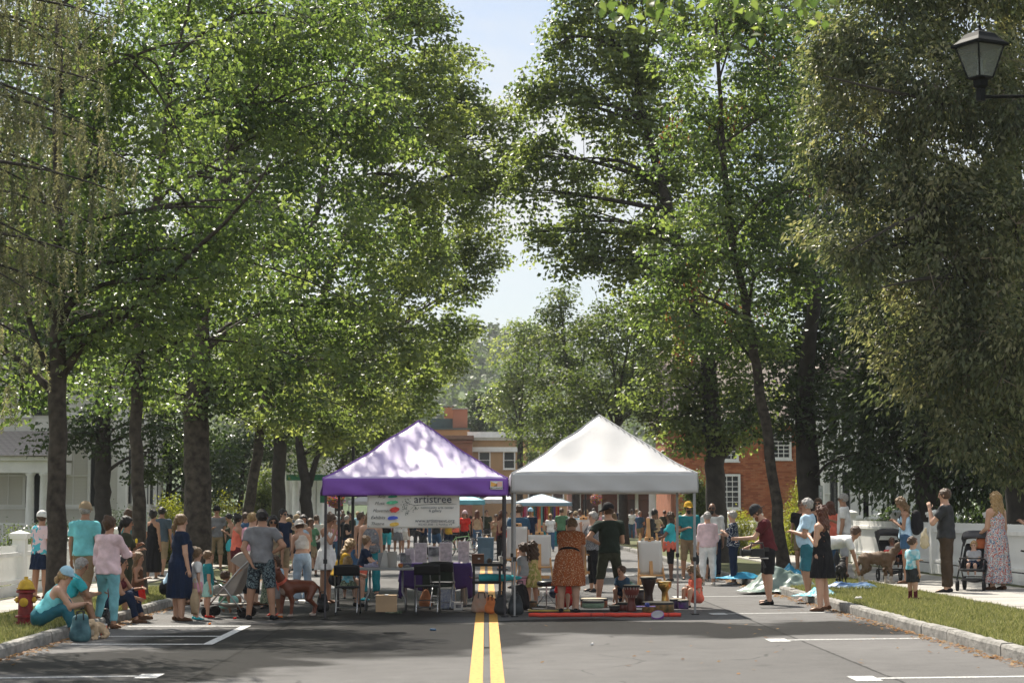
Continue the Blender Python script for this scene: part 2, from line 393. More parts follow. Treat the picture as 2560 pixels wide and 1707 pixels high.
# ---------------------------------------------------------------- houses
M_clap = mat('clapboard_paint', (0.72, 0.70, 0.64), 0.7, 0.06, 2.0, bump=.1, bscale=20)
M_dark = mat('shutter_paint', (0.012, 0.014, 0.015), 0.5, 0.2, 5)
M_glass = mat('window_glass', (0.03, 0.035, 0.04), 0.08, 0.2, 1.0, spec=0.6)
M_shing = mat('roof_shingle', (0.24, 0.20, 0.18), 0.9, 0.3, 4, bump=.4, bscale=30)
M_stone = mat('foundation_stone', (0.26, 0.25, 0.23), 0.9, 0.2, 4, bump=.4)
def clap_wall(parent, p0, p1, z0, z1, m=M_clap, sp=.115):
    """overlapping boards, one object each, between two ground points"""
    a, b_ = Vector((*p0, 0)), Vector((*p1, 0)); L_ = (b_ - a).length; d = (b_ - a).normalized(); ang = math.atan2(d.y, d.x)
    mb = MB(); mb.add([(0, 0, 0), (L_, 0, 0), (L_, -.022, 0), (0, -.022, 0), (0, -.004, sp + .01), (L_, -.004, sp + .01), (L_, .01, sp + .01), (0, .01, sp + .01)], [(0, 1, 2, 3), (3, 2, 5, 4), (4, 5, 6, 7), (0, 3, 4, 7), (1, 6, 5, 2), (0, 7, 6, 1)])
    me = mb.mesh('clapboard', m); z = z0
    while z < z1:
        o = link('clapboard', me, parent); o.location = (a.x, a.y, z); o.rotation_euler = (0, 0, ang); z += sp
    c = MB(); c.add([(0, .02, z0), (L_, .02, z0), (L_, .02, z1), (0, .02, z1)], [(0, 1, 2, 3)]); o = c.build('wall_sheathing', m, parent, solid=.03); o.location = (a.x, a.y, 0); o.rotation_euler = (0, 0, ang)
def window(parent, org, ang, x, z, w, h, cols=3, rows=4, shutters=False, m=M_white, proud=.03):
    """sash window: frame, sill, muntins, one pane object per light; org/ang give the wall"""
    e = bpy.data.objects.new('window', None); COL.objects.link(e); e.parent = parent; e.location = org; e.rotation_euler = (0, 0, ang)
    b = MB()
    for s in (-1, 1): b.box((x + s * (w / 2 + .05), -proud, z), (.10, .09, h + .2))
    for s in (-1, 1): b.box((x, -proud - .002, z + s * (h / 2 + .05)), (w + .2 - .2, .09, .10))
    b.box((x, -proud - .004, z), (w, .06, .05))
    for i in range(1, cols): b.box((x - w / 2 + w * i / cols, -proud + .012, z), (.03, .03, h))
    for j in range(1, rows):
        if abs(j - rows / 2) > .1: b.box((x, -proud + .010, z - h / 2 + h * j / rows), (w, .03, .03))
    b.build('frame', m, e)
    s_ = MB(); s_.box((x, -proud - .03, z - h / 2 - .13), (w + .3, .16, .05)); s_.build('sill', m, e)
    pb = MB(); pb.box((0, 0, 0), (w / cols - .03, .01, h / rows - .03)); pme = pb.mesh('pane', M_glass)
    for i in range(cols):
        for j in range(rows):
            o = link('pane', pme, e); o.location = (x - w / 2 + w * (i + .5) / cols, -proud + .03, z - h / 2 + h * (j + .5) / rows)
    if shutters:
        for s in (-1, 1):
            q = MB(); q.box((x + s * (w / 2 + .1 + w * .27), -proud - .012, z), (w * .5, .05, h + .12))
            q.build('shutter', M_dark, e)
    return e
# ---- white porch house on the left
hl = thing('white_house', 'white clapboard house with columned shingled porch behind the left fence', 'house', (0, 0, VZ))
WY = 66.0; x0, x1 = -24.0, X_at(305, WY)
clap_wall(hl, (x0, WY), (x1, WY), .5, 7.2)
clap_wall(hl, (x1, WY), (x1 - .6, WY + 12), .5, 7.2)
b = MB(); b.box(((x0 + x1) / 2, WY + 6, .25), (x1 - x0 - .1, 11.9, .5)); b.build('foundation', M_stone, hl)
b = MB(); b.prism([(x0 - .4, 7.2), (x1 + .4, 7.2), ((x0 + x1) / 2, 11.5)], WY - .4, WY + 12.4); b.build('roof', M_shing, hl)
b = MB(); b.box((x1 + .0, WY - .02, 3.85), (.28, .28, 6.7)); b.build('corner_board', M_white, hl)
b = MB(); b.box(((x0 + x1) / 2, WY - .1, 7.1), (x1 - x0 + .5, .3, .3)); b.build('cornice', M_white, hl)
for px in (20, 182):
    window(hl, (0, WY, 0), 0, X_at(px, WY), 2.75, .95, 1.9, 2, 2, True)
for px in (30, 190):
    window(hl, (0, WY, 0), 0, X_at(px, WY), 5.6, .95, 1.6, 2, 2, True)
for k, yy in enumerate((68.5, 71.6, 74.7)):
    for z in (2.75, 5.6): window(hl, (x1 - (yy - WY) * .05, yy, 0), math.pi / 2 + .05, 0, z, .95, 1.7, 2, 2, True)
b = MB(); b.box((X_at(105, WY), WY - .05, 1.75), (.9, .08, 2.3)); b.build('door', M_dark, hl)
# porch
PY = 62.5; pxa, pxb = -19.0, X_at(118, PY)
b = MB(); b.box(((pxa + pxb) / 2, (PY + WY) / 2, .35), (pxb - pxa, WY - PY, .12)); b.build('porch_floor', M_white, hl)
zf = at(72, 1182, PY).z - VZ
b = MB(); b.box(((pxa + pxb) / 2, PY + .12, zf + .2), (pxb - pxa, .28, .40)); b.build('porch_beam', M_white, hl, bevel=.02)
b = MB(); b.box(((pxa + pxb) / 2 + .02, PY + .1, zf + .45), (pxb - pxa + .3, .5, .12)); b.build('porch_cornice', M_white, hl)
b = MB(); b.box((pxb - .12, (PY + WY) / 2 + .2, zf + .2), (.26, WY - PY - .3, .39)); b.build('porch_beam', M_white, hl)
for px in (72, 112, -20):
    xx = min(X_at(px, PY), pxb - .15); c = MB(); c.lathe([(.17, .41), (.17, .5), (.13, .55), (.135, 1.4), (.115, zf - .1), (.16, zf - .04), (.16, zf)], (xx, PY + .13, 0), 20); c.build('column', M_white, hl, smooth=True)
pr = bpy.data.objects.new('porch_roof', None); COL.objects.link(pr); pr.parent = hl
za = zf + .52; zb = at(50, 1079, WY).z - VZ
n = 16; sl = math.hypot(WY - PY + .3, zb - za) / n; an = math.atan2(zb - za, WY - PY + .3)
for k in range(n):          # shingle courses
    t = k / n; ny = 26
    mb = MB(); mb.box((0, 0, 0), ((pxb - pxa + .3) / ny - .012, sl + .04, .022)); me = mb.mesh('shingle', mat('porch_shingle', (.40, .36, .34), .9, .3, 4, bump=.4, bscale=30)) if k == 0 else me
    for i in range(ny):
        if k % 2 and i == 0: pass
        o = link('shingle', me, pr); o.location = (pxa - .15 + (i + .5 + (.25 if k % 2 else -.25)) * (pxb - pxa + .3) / ny, PY - .3 + (WY - PY + .3) * (t + .5 / n), za + (zb - za) * (t + .5 / n) + .02); o.rotation_euler = (an - .02, 0, 0)
b = MB(); b.prism([(PY - .25, za - .05), (WY, za - .05), (WY, zb - .08)], pxb - .05, pxb + .03, 'yz'); b.build('porch_gable', M_white, hl)
rl = MB()
for k in range(26): rl.box((pxa + .3 + k * .24, PY + .12, .8), (.05, .04, .75))
for k in range(14):
    rb = MB(); rb.box((0, 0, 0), (.045, .04, .72)); o = rb.build('baluster', M_white, hl, loc=(X_at(0, PY) + k * .14 - .5, PY + .12, .80))
b = MB(); b.box(((pxa + pxb) / 2, PY + .12, 1.18), (pxb - pxa - .4, .07, .06)); b.build('porch_rail', M_white, hl)
# ---- brick house on the right
M_brick = None
def brick_material(name, c1, c2, c3):
    m = bpy.data.materials.new(name); m.use_nodes = True; nt = m.node_tree; b = nt.nodes['Principled BSDF']
    oi = nt.nodes.new('ShaderNodeObjectInfo'); gi = nt.nodes.new('ShaderNodeNewGeometry'); ad = nt.nodes.new('ShaderNodeMath'); ad.operation = 'ADD'
    nt.links.new(oi.outputs['Random'], ad.inputs[0]); nt.links.new(gi.outputs['Random Per Island'], ad.inputs[1])
    fr = nt.nodes.new('ShaderNodeMath'); fr.operation = 'FRACT'; nt.links.new(ad.outputs[0], fr.inputs[0])
    r = nt.nodes.new('ShaderNodeValToRGB'); r.color_ramp.elements[0].color = (*c1, 1); r.color_ramp.elements[1].color = (*c3, 1)
    e = r.color_ramp.elements.new(.5); e.color = (*c2, 1); nt.links.new(fr.outputs[0], r.inputs[0])
    tc = nt.nodes.new('ShaderNodeTexCoord'); no = nt.nodes.new('ShaderNodeTexNoise'); no.inputs['Scale'].default_value = 1.1; no.inputs['Detail'].default_value = 4
    nt.links.new(gi.outputs['Position'], no.inputs['Vector'])
    mx = nt.nodes.new('ShaderNodeMixRGB'); mx.blend_type = 'MULTIPLY'; mx.inputs[0].default_value = .35; nt.links.new(r.outputs[0], mx.inputs[1]); nt.links.new(no.outputs['Fac'], mx.inputs[2])
    nt.links.new(mx.outputs[0], b.inputs['Base Color']); b.inputs['Roughness'].default_value = .9; return m
M_brick = brick_material('red_brick', (0.40, 0.12, 0.055), (0.58, 0.19, 0.08), (0.60, 0.25, 0.12))
M_mortar = mat('mortar', (0.34, 0.24, 0.18), .95, .15, 3)
HY = 88.0; bx0, bx1 = X_at(1688, HY), X_at(2060, HY); ze = at(1800, 1058, HY).z
hb = thing('brick_house', 'red brick house with white sash windows behind the right trees', 'house', (0, 0, 0))
b = MB(); b.box(((bx0 + bx1) / 2, HY + 5, ze / 2), (bx1 - bx0 - .02, 9.9, ze)); b.build('wall', mat('brick_wall', (0.36, 0.13, 0.065), .92, .2, 3, bump=.2), hb)
bw, bh = .215, .075
def is_open(x, z, wins): return any(abs(x - wx) < ww / 2 + .16 and abs(z - wz) < hh / 2 + .14 for wx, wz, ww, hh in wins)
wz1 = (at(0, 1195, HY).z + at(0, 1262, HY).z) / 2; wz2 = at(0, 1118, HY).z
wins = [(X_at(1817, HY), wz1, 1.0, 1.35), (X_at(1815, HY), wz2, .95, 1.0), (X_at(1947, HY), wz2 + .1, .95, 1.05)]
sb = MB(); cand = []
j = 0; z = .3
while z < ze - .1:
    i = 0; x = bx0 + (bw / 2 if j % 2 else 0)
    while x < bx1:
        if not is_open(x + bw / 2, z, wins): cand.append((x + bw / 2, z))
        x += bw
    z += bh; j += 1
cx_, cz_ = X_at(1880, HY), at(0, 1200, HY).z
cand.sort(key=lambda p: (p[0] - cx_) ** 2 + (p[1] - cz_) ** 2)
bm_ = MB(); bm_.box((0, 0, 0), (bw - .014, .03, bh - .013)); bme = bm_.mesh('brick', M_brick)
for p in cand[:290]:
    o = link('brick', bme, hb); o.location = (p[0], HY - .06 + rnd.uniform(-.004, .003), p[1])
for p in cand[290:]: sb.box((p[0], HY - .06 + rnd.uniform(-.004, .003), p[1]), (bw - .014, .03, bh - .013))
tag(sb.build('brickwork', M_brick, hb), kind='stuff')
for w in wins: window(hb, (0, HY - .05, 0), 0, *w, cols=4, rows=6)
b = MB(); b.box(((bx0 + bx1) / 2, HY - .1, ze + .12), (bx1 - bx0 + .6, .5, .3)); b.build('cornice', M_white, hb)
b = MB(); b.prism([(HY - .4, ze + .27), (HY + 10.4, ze + .27), (HY + 5, ze + 3.6)], bx0 - .3, bx1 + .3, 'yz'); b.build('roof', M_shing, hb)
b = MB(); b.box((bx0 + .8, HY + 4, ze + 3.6), (.9, .9, 2.4)); b.build('chimney', M_brick, hb)
# porch at the brick house's street end
b = MB(); b.box((bx0 - .9, HY + 1.5, 1.6), (.25, .25, 3.2)); b.build('porch_post', M_white, hb)
b = MB(); b.box((bx0 - .6, HY + 1.5, 3.4), (1.4, 2.6, .35)); b.build('porch_roof', M_white, hb)
# ---- white house on the right
M_clap2 = mat('clapboard_white', (0.72, 0.72, 0.69), 0.7, 0.05, 2.0)
hr = thing('white_house', 'white clapboard house half hidden by the cedar on the right', 'house', (0, 0, VZ))
HY2 = 70.0; rx0, rx1 = X_at(2052, HY2), X_at(2420, HY2)
clap_wall(hr, (rx0, HY2), (rx1, HY2), .3, 6.2, M_clap2)
clap_wall(hr, (rx0 + .05, HY2 + 2.5), (rx0, HY2), .3, 6.2, M_clap2)
b = MB(); b.box(((rx0 + rx1) / 2, HY2 + 1.3, .15), (rx1 - rx0 - .1, 2.3, .3)); b.build('foundation', M_stone, hr)
b = MB(); b.prism([(rx0 - .4, 6.2), (rx1 + .4, 6.2), ((rx0 + rx1) / 2, 9.5)], HY2 - .4, HY2 + 2.9); b.build('roof', M_shing, hr)
b = MB(); b.box((rx0, HY2 - .02, 3.2), (.24, .24, 6.0)); b.build('corner_board', M_white, hr)
for px in (2072, 2128, 2200, 2270):
    for z in (2.2, 4.9): window(hr, (0, HY2, 0), 0, X_at(px, HY2), z, .62, 1.5, 2, 2, True)
# ---- buildings closing the street
M_tan = brick_material('tan_brick', (0.42, 0.24, 0.11), (0.52, 0.30, 0.14), (0.56, 0.35, 0.18))
M_red2 = brick_material('dark_red_brick', (0.24, 0.09, 0.055), (0.32, 0.12, 0.07), (0.36, 0.15, 0.09))
M_green = mat('green_metal_roof', (0.055, 0.085, 0.085), .6, .15, 2)
EY = 172.0
def Z(py, Y): return at(1215, py, Y).z
def far_box(name, px0, px1, pya, pyb, Y, dep, m, parent, bevel=0):
    xa, xb, za_, zb_ = X_at(px0, Y), X_at(px1, Y), Z(pyb, Y), Z(pya, Y)
    b = MB(); b.box(((xa + xb) / 2, Y + dep / 2, (za_ + zb_) / 2), (xb - xa, dep, zb_ - za_)); return b.build(name, m, parent)
t = thing('brick_building', 'tan brick block with white cornice closing the street between the tents', 'building')
far_box('wall', 1181, 1420, 1094, 1332, EY, 14, M_tan, t)
far_box('cornice', 1168, 1430, 1079, 1093.5, EY - .6, 14, M_white, t); far_box('frieze', 1180, 1420, 1094, 1100, EY - .3, 1, M_white, t)
far_box('lintel_band', 1180, 1300, 1117, 1129, EY - .25, .5, M_white, t)
for px in (1211, 1273, 1335, 1395):
    for py, h_ in ((1150, 1.35), (1222, 1.6)): window(t, (0, EY - .02, 0), 0, X_at(px, EY), Z(py, EY), .85, h_, 1, 2, False)
t = thing('brick_building', 'dark red brick block with corbelled top left of the tan block', 'building')
far_box('wall', 1040, 1180, 1098, 1334, EY - 4, 14, M_red2, t); far_box('cornice', 1036, 1184, 1088, 1097.5, EY - 4.4, 14.5, mat('brown_stone', (.2, .11, .08), .9), t)
far_box('corbel_band', 1040, 1181, 1102, 1107, EY - 4.25, .4, M_red2, t)
for px in (1060, 1100, 1152): far_box('recessed_panel', px - 16, px + 16, 1119, 1130, EY - 4.12, .3, mat('brick_panel', (.22, .085, .055), .9), t)
for px in (1062, 1105, 1150): window(t, (0, EY - 4.02, 0), 0, X_at(px, EY), Z(1165, EY), .8, 1.5, 1, 2, False)
t = thing('brick_building', 'tan parapet building with green roof and two tall brick chimneys', 'building')
far_box('wall', 1020, 1173, 1074, 1330, EY + 16, 10, M_tan, t); far_box('parapet_cap', 1016, 1176, 1070, 1073.5, EY + 15.8, 10.4, M_green, t)
far_box('roof', 1075, 1131, 1046, 1069.5, EY + 18, 6, M_green, t)
c = far_box('chimney', 1110, 1132, 1019, 1046, EY + 20, 1.0, M_brick, t); far_box('chimney_cap', 1107, 1135, 1013, 1016, EY + 19.9, 1.2, M_stone, t)
for px in (1111, 1121, 1131): far_box('flue_post', px - 2, px + 1, 1016.2, 1018.8, EY + 20.2, .8, M_brick, t)
far_box('chimney', 1131.5, 1168, 1023, 1069.5, EY + 17, 1.6, M_red2, t); far_box('chimney_cap', 1129, 1170, 1019.5, 1022.5, EY + 16.9, 1.8, M_stone, t)
# ---- left street front: white columned building, brick shops
M_awn = mat('green_awning', (0.02, 0.14, 0.07), .8, .1, 3)
t = thing('columned_building', 'white building with tall columns and green awning left of the purple tent', 'building')
LY = 104.0
far_box('wall', 640, 815, 1085, 1366, LY + 4, 10, M_clap2, t); far_box('entablature', 640, 818, 1085, 1120, LY + .4, 3.5, M_white, t); far_box('porch_floor', 640, 818, 1318, 1366, LY + .2, 3.8, M_stone, t)
for px in (668, 715, 738, 782, 800):
    xx = X_at(px, LY + .8); c = MB(); c.lathe([(.26, Z(1318, LY)), (.26, Z(1316, LY)), (.2, Z(1312, LY)), (.17, Z(1126, LY)), (.24, Z(1122, LY)), (.24, Z(1119.5, LY))], (xx, LY + .8, 0), 16); c.build('column', M_white, t, smooth=True)
for px in (690, 738, 775): far_box('door', px - 9, px + 9, 1225, 1318, LY + 3.9, .2, M_dark, t)
far_box('awning', 715, 818, 1186, 1200, LY - .6, .9, M_awn, t); far_box('awning', 800, 816, 1232, 1256, LY - .4, .5, M_awn, t)
b = MB()
for k in range(5): b.box((X_at(690, LY) , LY - .3 - k * .35, .55 - k * .13), (3.4, .36, .13))
b.build('front_steps', M_stone, t)
hrail = MB(); hrail.tube([(X_at(712, LY), LY + .2, 1.7), (X_at(729, LY), LY - 1.8, .95)], .03, 6); hrail.tube([(X_at(712, LY), LY + .2, .6), (X_at(712, LY), LY + .2, 1.7)], .03, 6); hrail.tube([(X_at(729, LY), LY - 1.8, 0), (X_at(729, LY), LY - 1.8, .95)], .03, 6); hrail.build('handrail', M_dark, t)
t = thing('brick_shop', 'orange brick shop behind the left trunks with white awning', 'building')
far_box('wall', 636, 692, 1090, 1356, 118, 10, M_brick, t); far_box('awning', 640, 684, 1195, 1206, 116.5, 1.4, M_white, t); far_box('sign_board', 655, 684, 1180, 1192, 117.8, .15, mat('brown_sign', (.35, .13, .06), .7), t)
for px in (652, 676): far_box('shop_window', px - 10, px + 10, 1240, 1330, 117.85, .2, M_glass, t)
# ---- dark shop fronts behind the white tent
t = thing('brick_shop', 'long shaded brick shop front with pale pilasters behind the white tent', 'building')
SY = 128.0
far_box('wall', 1436, 1700, 1120, 1350, SY, 12, M_red2, t); far_box('awning', 1440, 1690, 1212, 1232, SY - 1.6, 1.5, mat('charcoal_awning', (.03, .03, .035), .8), t)
for px in (1448, 1500, 1548, 1592, 1640, 1690): far_box('pilaster', px - 4, px + 4, 1232.5, 1350, SY - .25, .24, M_white, t)
for px in (1474, 1524, 1570, 1616, 1665): far_box('shop_window', px - 17, px + 17, 1248, 1325, SY - .12, .11, M_glass, t)
for px in (1470, 1540, 1610, 1670): window(t, (0, SY - .02, 0), 0, X_at(px, SY), Z(1165, SY), .9, 1.6, 2, 2)

# ---------------------------------------------------------------- wooded hill far behind
def leaf_mat(name, cols, rough=.45, transl=.45, tcol=None, spec=.5):
    """leaf with glossy skin and light passing through; cols dark, mid, light by the leaf's own shade attribute"""
    m = bpy.data.materials.new(name); m.use_nodes = True; nt = m.node_tree; b = nt.nodes['Principled BSDF']
    a = nt.nodes.new('ShaderNodeAttribute'); a.attribute_name = 'shade'
    r = nt.nodes.new('ShaderNodeValToRGB'); r.color_ramp.elements[0].color = (*cols[0], 1); r.color_ramp.elements[1].color = (*cols[-1], 1)
    for k, c in enumerate(cols[1:-1]): e = r.color_ramp.elements.new((k + 1) / (len(cols) - 1)); e.color = (*c, 1)
    nt.links.new(a.outputs['Fac'], r.inputs[0]); nt.links.new(r.outputs[0], b.inputs['Base Color'])
    b.inputs['Roughness'].default_value = rough; b.inputs['Specular IOR Level'].default_value = spec
    tr = nt.nodes.new('ShaderNodeBsdfTranslucent'); mu = nt.nodes.new('ShaderNodeMixRGB'); mu.blend_type = 'MULTIPLY'; mu.inputs[0].default_value = 1; mu.inputs[2].default_value = (*(tcol or (2.3, 2.4, 1.0)), 1)
    nt.links.new(r.outputs[0], mu.inputs[1]); nt.links.new(mu.outputs[0], tr.inputs[0])
    mx = nt.nodes.new('ShaderNodeMixShader'); mx.inputs[0].default_value = transl
    nt.links.new(b.outputs[0], mx.inputs[1]); nt.links.new(tr.outputs[0], mx.inputs[2]); nt.links.new(mx.outputs[0], nt.nodes['Material Output'].inputs[0]); return m
M_hill = mat('hill_woods', (0.045, 0.075, 0.025), .95, .3, .02, col2=(0.08, 0.12, 0.035))
def hillz(x, y):
    return 62 * math.exp(-((x + 70) / 190) ** 2) * max(0, min(1, (y - 420) / 260)) + 6 * math.sin(x * .021 + 1) * max(0, min(1, (y - 430) / 200))
b = MB(); b.grid(lambda u, v: (-420 + 840 * u, 420 + 420 * v, hillz(-420 + 840 * u, 420 + 420 * v) - .5), 60, 30)
o = b.build('hill', M_hill, smooth=True); o['kind'] = 'structure'
# ================================================================ trees
M_bark = mat('bark', (0.026, 0.021, 0.016), .95, .4, 7, bump=1.0, bscale=16, col2=(0.085, 0.070, 0.056))
M_barkd = mat('bark_dark', (0.030, 0.026, 0.022), .95, .4, 5, bump=1.0, bscale=14, col2=(0.055, 0.047, 0.040))
M_twig = mat('twig_bark', (0.07, 0.058, 0.045), .9, .3, 8)
M_pale = mat('pale_twig', (0.26, 0.21, 0.16), .8, .3, 8)
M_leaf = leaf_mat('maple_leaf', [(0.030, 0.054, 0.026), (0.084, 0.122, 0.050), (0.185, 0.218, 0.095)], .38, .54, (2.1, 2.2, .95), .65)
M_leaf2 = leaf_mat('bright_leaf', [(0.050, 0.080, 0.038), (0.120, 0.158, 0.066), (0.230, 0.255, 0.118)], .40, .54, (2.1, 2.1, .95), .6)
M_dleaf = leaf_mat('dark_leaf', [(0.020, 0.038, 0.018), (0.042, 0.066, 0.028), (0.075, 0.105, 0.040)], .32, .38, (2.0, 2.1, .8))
M_cedar = leaf_mat('cedar_spray', [(0.026, 0.040, 0.020), (0.120, 0.144, 0.074), (0.36, 0.335, 0.21)], .42, .46, (1.7, 1.7, 1.0), .45)
M_spruce = leaf_mat('spruce_needles', [(0.050, 0.066, 0.036), (0.135, 0.150, 0.088), (0.30, 0.28, 0.18)], .45, .42, (1.6, 1.55, 1.0), .4)
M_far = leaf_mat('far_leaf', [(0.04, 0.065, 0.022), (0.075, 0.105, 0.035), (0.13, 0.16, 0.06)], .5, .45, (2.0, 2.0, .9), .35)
M_dead = leaf_mat('dead_leaf', [(0.22, 0.07, 0.03), (0.32, 0.12, 0.05), (0.38, 0.18, 0.08)], .7, .35, (1.2, 1.1, 1.0), .2)
M_yleaf = leaf_mat('yellow_green_leaf', [(0.10, 0.12, 0.015), (0.20, 0.22, 0.03), (0.30, 0.29, 0.05)], .45, .5, (1.7, 1.7, .8))

def leaf_mesh(name, C, U, N, L, W, shade, m, fold=.18):
    U = U / np.linalg.norm(U, axis=1, keepdims=True); W_ = np.cross(N, U); W_ /= np.linalg.norm(W_, axis=1, keepdims=True) + 1e-9; Nn = np.cross(U, W_)
    L = L[:, None]; W = W[:, None]
    V = np.stack([C - U * L * .5, C + W_ * W * .5 + Nn * W * fold - U * L * .08, C + U * L * .5 - Nn * L * .1, C - W_ * W * .5 + Nn * W * fold - U * L * .08], 1).reshape(-1, 3)
    n = len(C); i = np.arange(n)[:, None] * 4
    T = np.concatenate([i + np.array([0, 1, 2]), i + np.array([0, 2, 3])], 1).reshape(-1, 3)
    return np_mesh(name, V, T, m, attrs={'shade': ('FLOAT', np.repeat(np.clip(shade, 0, 1), 4))})
def twig_mesh(name, A, B, ra, rb, m):
    A, B = np.asarray(A), np.asarray(B); d = B - A; d /= np.linalg.norm(d, axis=1, keepdims=True) + 1e-9
    u = np.cross(d, np.array([.31, .57, .76])); u /= np.linalg.norm(u, axis=1, keepdims=True) + 1e-9; w = np.cross(d, u); n = len(A); V = np.zeros((n, 6, 3))
    for k in range(3):
        a = 2.094 * k; o = u * math.cos(a) + w * math.sin(a); V[:, k] = A + o * np.asarray(ra)[:, None]; V[:, 3 + k] = B + o * np.asarray(rb)[:, None]
    i = np.arange(n)[:, None] * 6
    Q = np.concatenate([i + np.array([k, (k + 1) % 3, 3 + (k + 1) % 3, 3 + k]) for k in range(3)], 1).reshape(-1, 4)
    return np_mesh(name, V.reshape(-1, 3), Q, m, smooth=True)
def bez(p0, p1, p2, n):
    return [p0 * (1 - t) ** 2 + p1 * 2 * t * (1 - t) + p2 * t * t for t in [k / n for k in range(n + 1)]]

def tree(name, label, trunk, blobs, lm, bm=M_bark, leaf=(.11, .17), per=72, cr=.62, dens=1.0, seed=1, group='street trees', kind='broad', dead=0.0, extra_limbs=(), tw=None):
    """trunk: [(point, radius)...]; blobs: [(centre, rx, ry, rz)...]. Parts: trunk, branches, crown."""
    g = np.random.default_rng(seed); base = trunk[0][0]
    t = thing(name, label, 'tree', base, group=group); O = np.array(base)
    loc = lambda p: Vector(p) - Vector(base)
    # trunk, resampled and a little crooked
    tp = []; tr = []
    for (a, ra), (b_, rb) in zip(trunk[:-1], trunk[1:]):
        for k in range(5): f = k / 5; tp.append(loc(Vector(a).lerp(Vector(b_), f))); tr.append(ra + (rb - ra) * f)
    tp.append(loc(trunk[-1][0])); tr.append(trunk[-1][1])
    for k in range(2, len(tp)): tp[k] = tp[k] + Vector((g.normal(0, .02), g.normal(0, .02), 0))
    tp.insert(0, tp[0] - Vector((0, 0, .15))); tr.insert(0, tr[0] * 1.5); tr[1] *= 1.22
    mb = MB(); mb.tube(tp, tr, 12); mb.build('trunk', bm, t, smooth=True)
    TP = np.array([tuple(p) for p in tp])
    br = MB(); A = []; B = []; RA = []; RB = []; C = []; CS = []; CO = []
    for pts, r0, r1 in extra_limbs:
        pts = [loc(p) for p in pts]; br.tube(pts, [r0 + (r1 - r0) * k / (len(pts) - 1) for k in range(len(pts))], 8)
    for c, rx, ry, rz in blobs:
        c = np.array(loc(c)); vol = rx * ry * rz
        ok = np.where(TP[:, 2] < c[2] - .25 * rz)[0]; i = ok[np.argmin(np.linalg.norm(TP[ok] - c + np.array([0, 0, rz * .8]), axis=1))] if len(ok) else 1
        p0 = Vector(TP[i]); pc = Vector(c); mid = p0.lerp(pc, .5) + Vector((g.normal(0, .3), g.normal(0, .3), abs(g.normal(0, .4)) + .2))
        lp = bez(p0, mid, pc, 8); r0 = min(.12, tr[i] * .6, .03 + .018 * (pc - p0).length)
        br.tube(lp, [r0 + (.016 - r0) * k / 8 for k in range(9)], 7)
        n = max(6, int(dens * 1.28 * (4.19 * vol) * .62 / (cr ** 3 * 1.35) * 1.0 + 8)); d = g.normal(0, 1, (n, 3)); d /= np.linalg.norm(d, axis=1, keepdims=True)
        rad_ = g.uniform(.12, 1, (n, 1)) ** .42; stray = g.random((n, 1)) < .14; rad_ = np.where(stray, g.uniform(1.0, 1.32, (n, 1)), rad_); q = c + d * rad_ * np.array([rx, ry, rz])
        LP = np.array([tuple(p) for p in lp])
        for s in range(4):      # sub-limbs spread to four sides, twigs from them
            e = c + g.normal(0, .55, 3) * np.array([rx, ry, rz]); sp = bez(lp[4 + s % 3], Vector((LP[6] + e) / 2 + np.array([0, 0, .25])), Vector(e), 5)
            br.tube(sp, [.03, .025, .02, .016, .012, .008], 5); LP = np.concatenate([LP, np.array([tuple(p) for p in sp])])
        LP = LP[4:]
        k = np.argmin(((q[:, None] - LP[None]) ** 2).sum(2), 1); A.append(LP[k]); B.append(q); RA.append(np.full(n, .012)); RB.append(np.full(n, .004)); C.append(q); CO.append(np.repeat(c[None], n, 0))
    br.build('branches', bm, t, smooth=True)
    A = np.concatenate(A); B = np.concatenate(B); C = np.concatenate(C); CO = np.concatenate(CO)
    tag(link('twig_sprays', twig_mesh('twig_sprays', A, B, np.concatenate(RA), np.concatenate(RB), tw or M_twig), t), kind='stuff')
    n = len(C); cs = np.clip(g.normal(.5, .3, n), 0, 1)
    m = n * per; ci = np.repeat(np.arange(n), per); out = (C - CO)[ci]; out /= np.linalg.norm(out, axis=1, keepdims=True) + 1e-6
    if kind == 'broad':
        off = g.normal(0, 1, (m, 3)); off *= (g.uniform(0, 1, (m, 1)) ** .5) / (np.linalg.norm(off, axis=1, keepdims=True) + 1e-6); off *= np.array([cr, cr, cr * .55])
        # layered sprays: leaves gather on a few tilted plates per clump
        P = C[ci] + off; lay = np.round(off[:, 2] / .16) * .16; P[:, 2] = C[ci, 2] + lay * .75 + off[:, 2] * .25 - (off[:, 0] ** 2 + off[:, 1] ** 2) * .35
        N = np.array([0, 0, 1.0]) + out * .35 + g.normal(0, .48, (m, 3)); U = off * np.array([1, 1, .2]) + g.normal(0, .35, (m, 3)) - np.array([0, 0, .25])
        L = g.uniform(leaf[0], leaf[1], m); W = L * g.uniform(.6, .9, m)
    else:                       # drooping flat sprays
        off = g.normal(0, .48, (m, 3)) * np.array([cr, cr, cr * .9]); P = C[ci] + off
        U = out * .55 + off * .7 + g.normal(0, .35, (m, 3)) - np.array([0, 0, .55]); N = np.cross(U, g.normal(0, 1, (m, 3))) + out * .5
        L = g.uniform(leaf[0], leaf[1], m); W = L * g.uniform(.34, .55, m)
    sh = cs[ci] * .68 + g.uniform(0, .32, m)
    link('crown', leaf_mesh('crown', P, U, N, L, W, sh, lm), t)
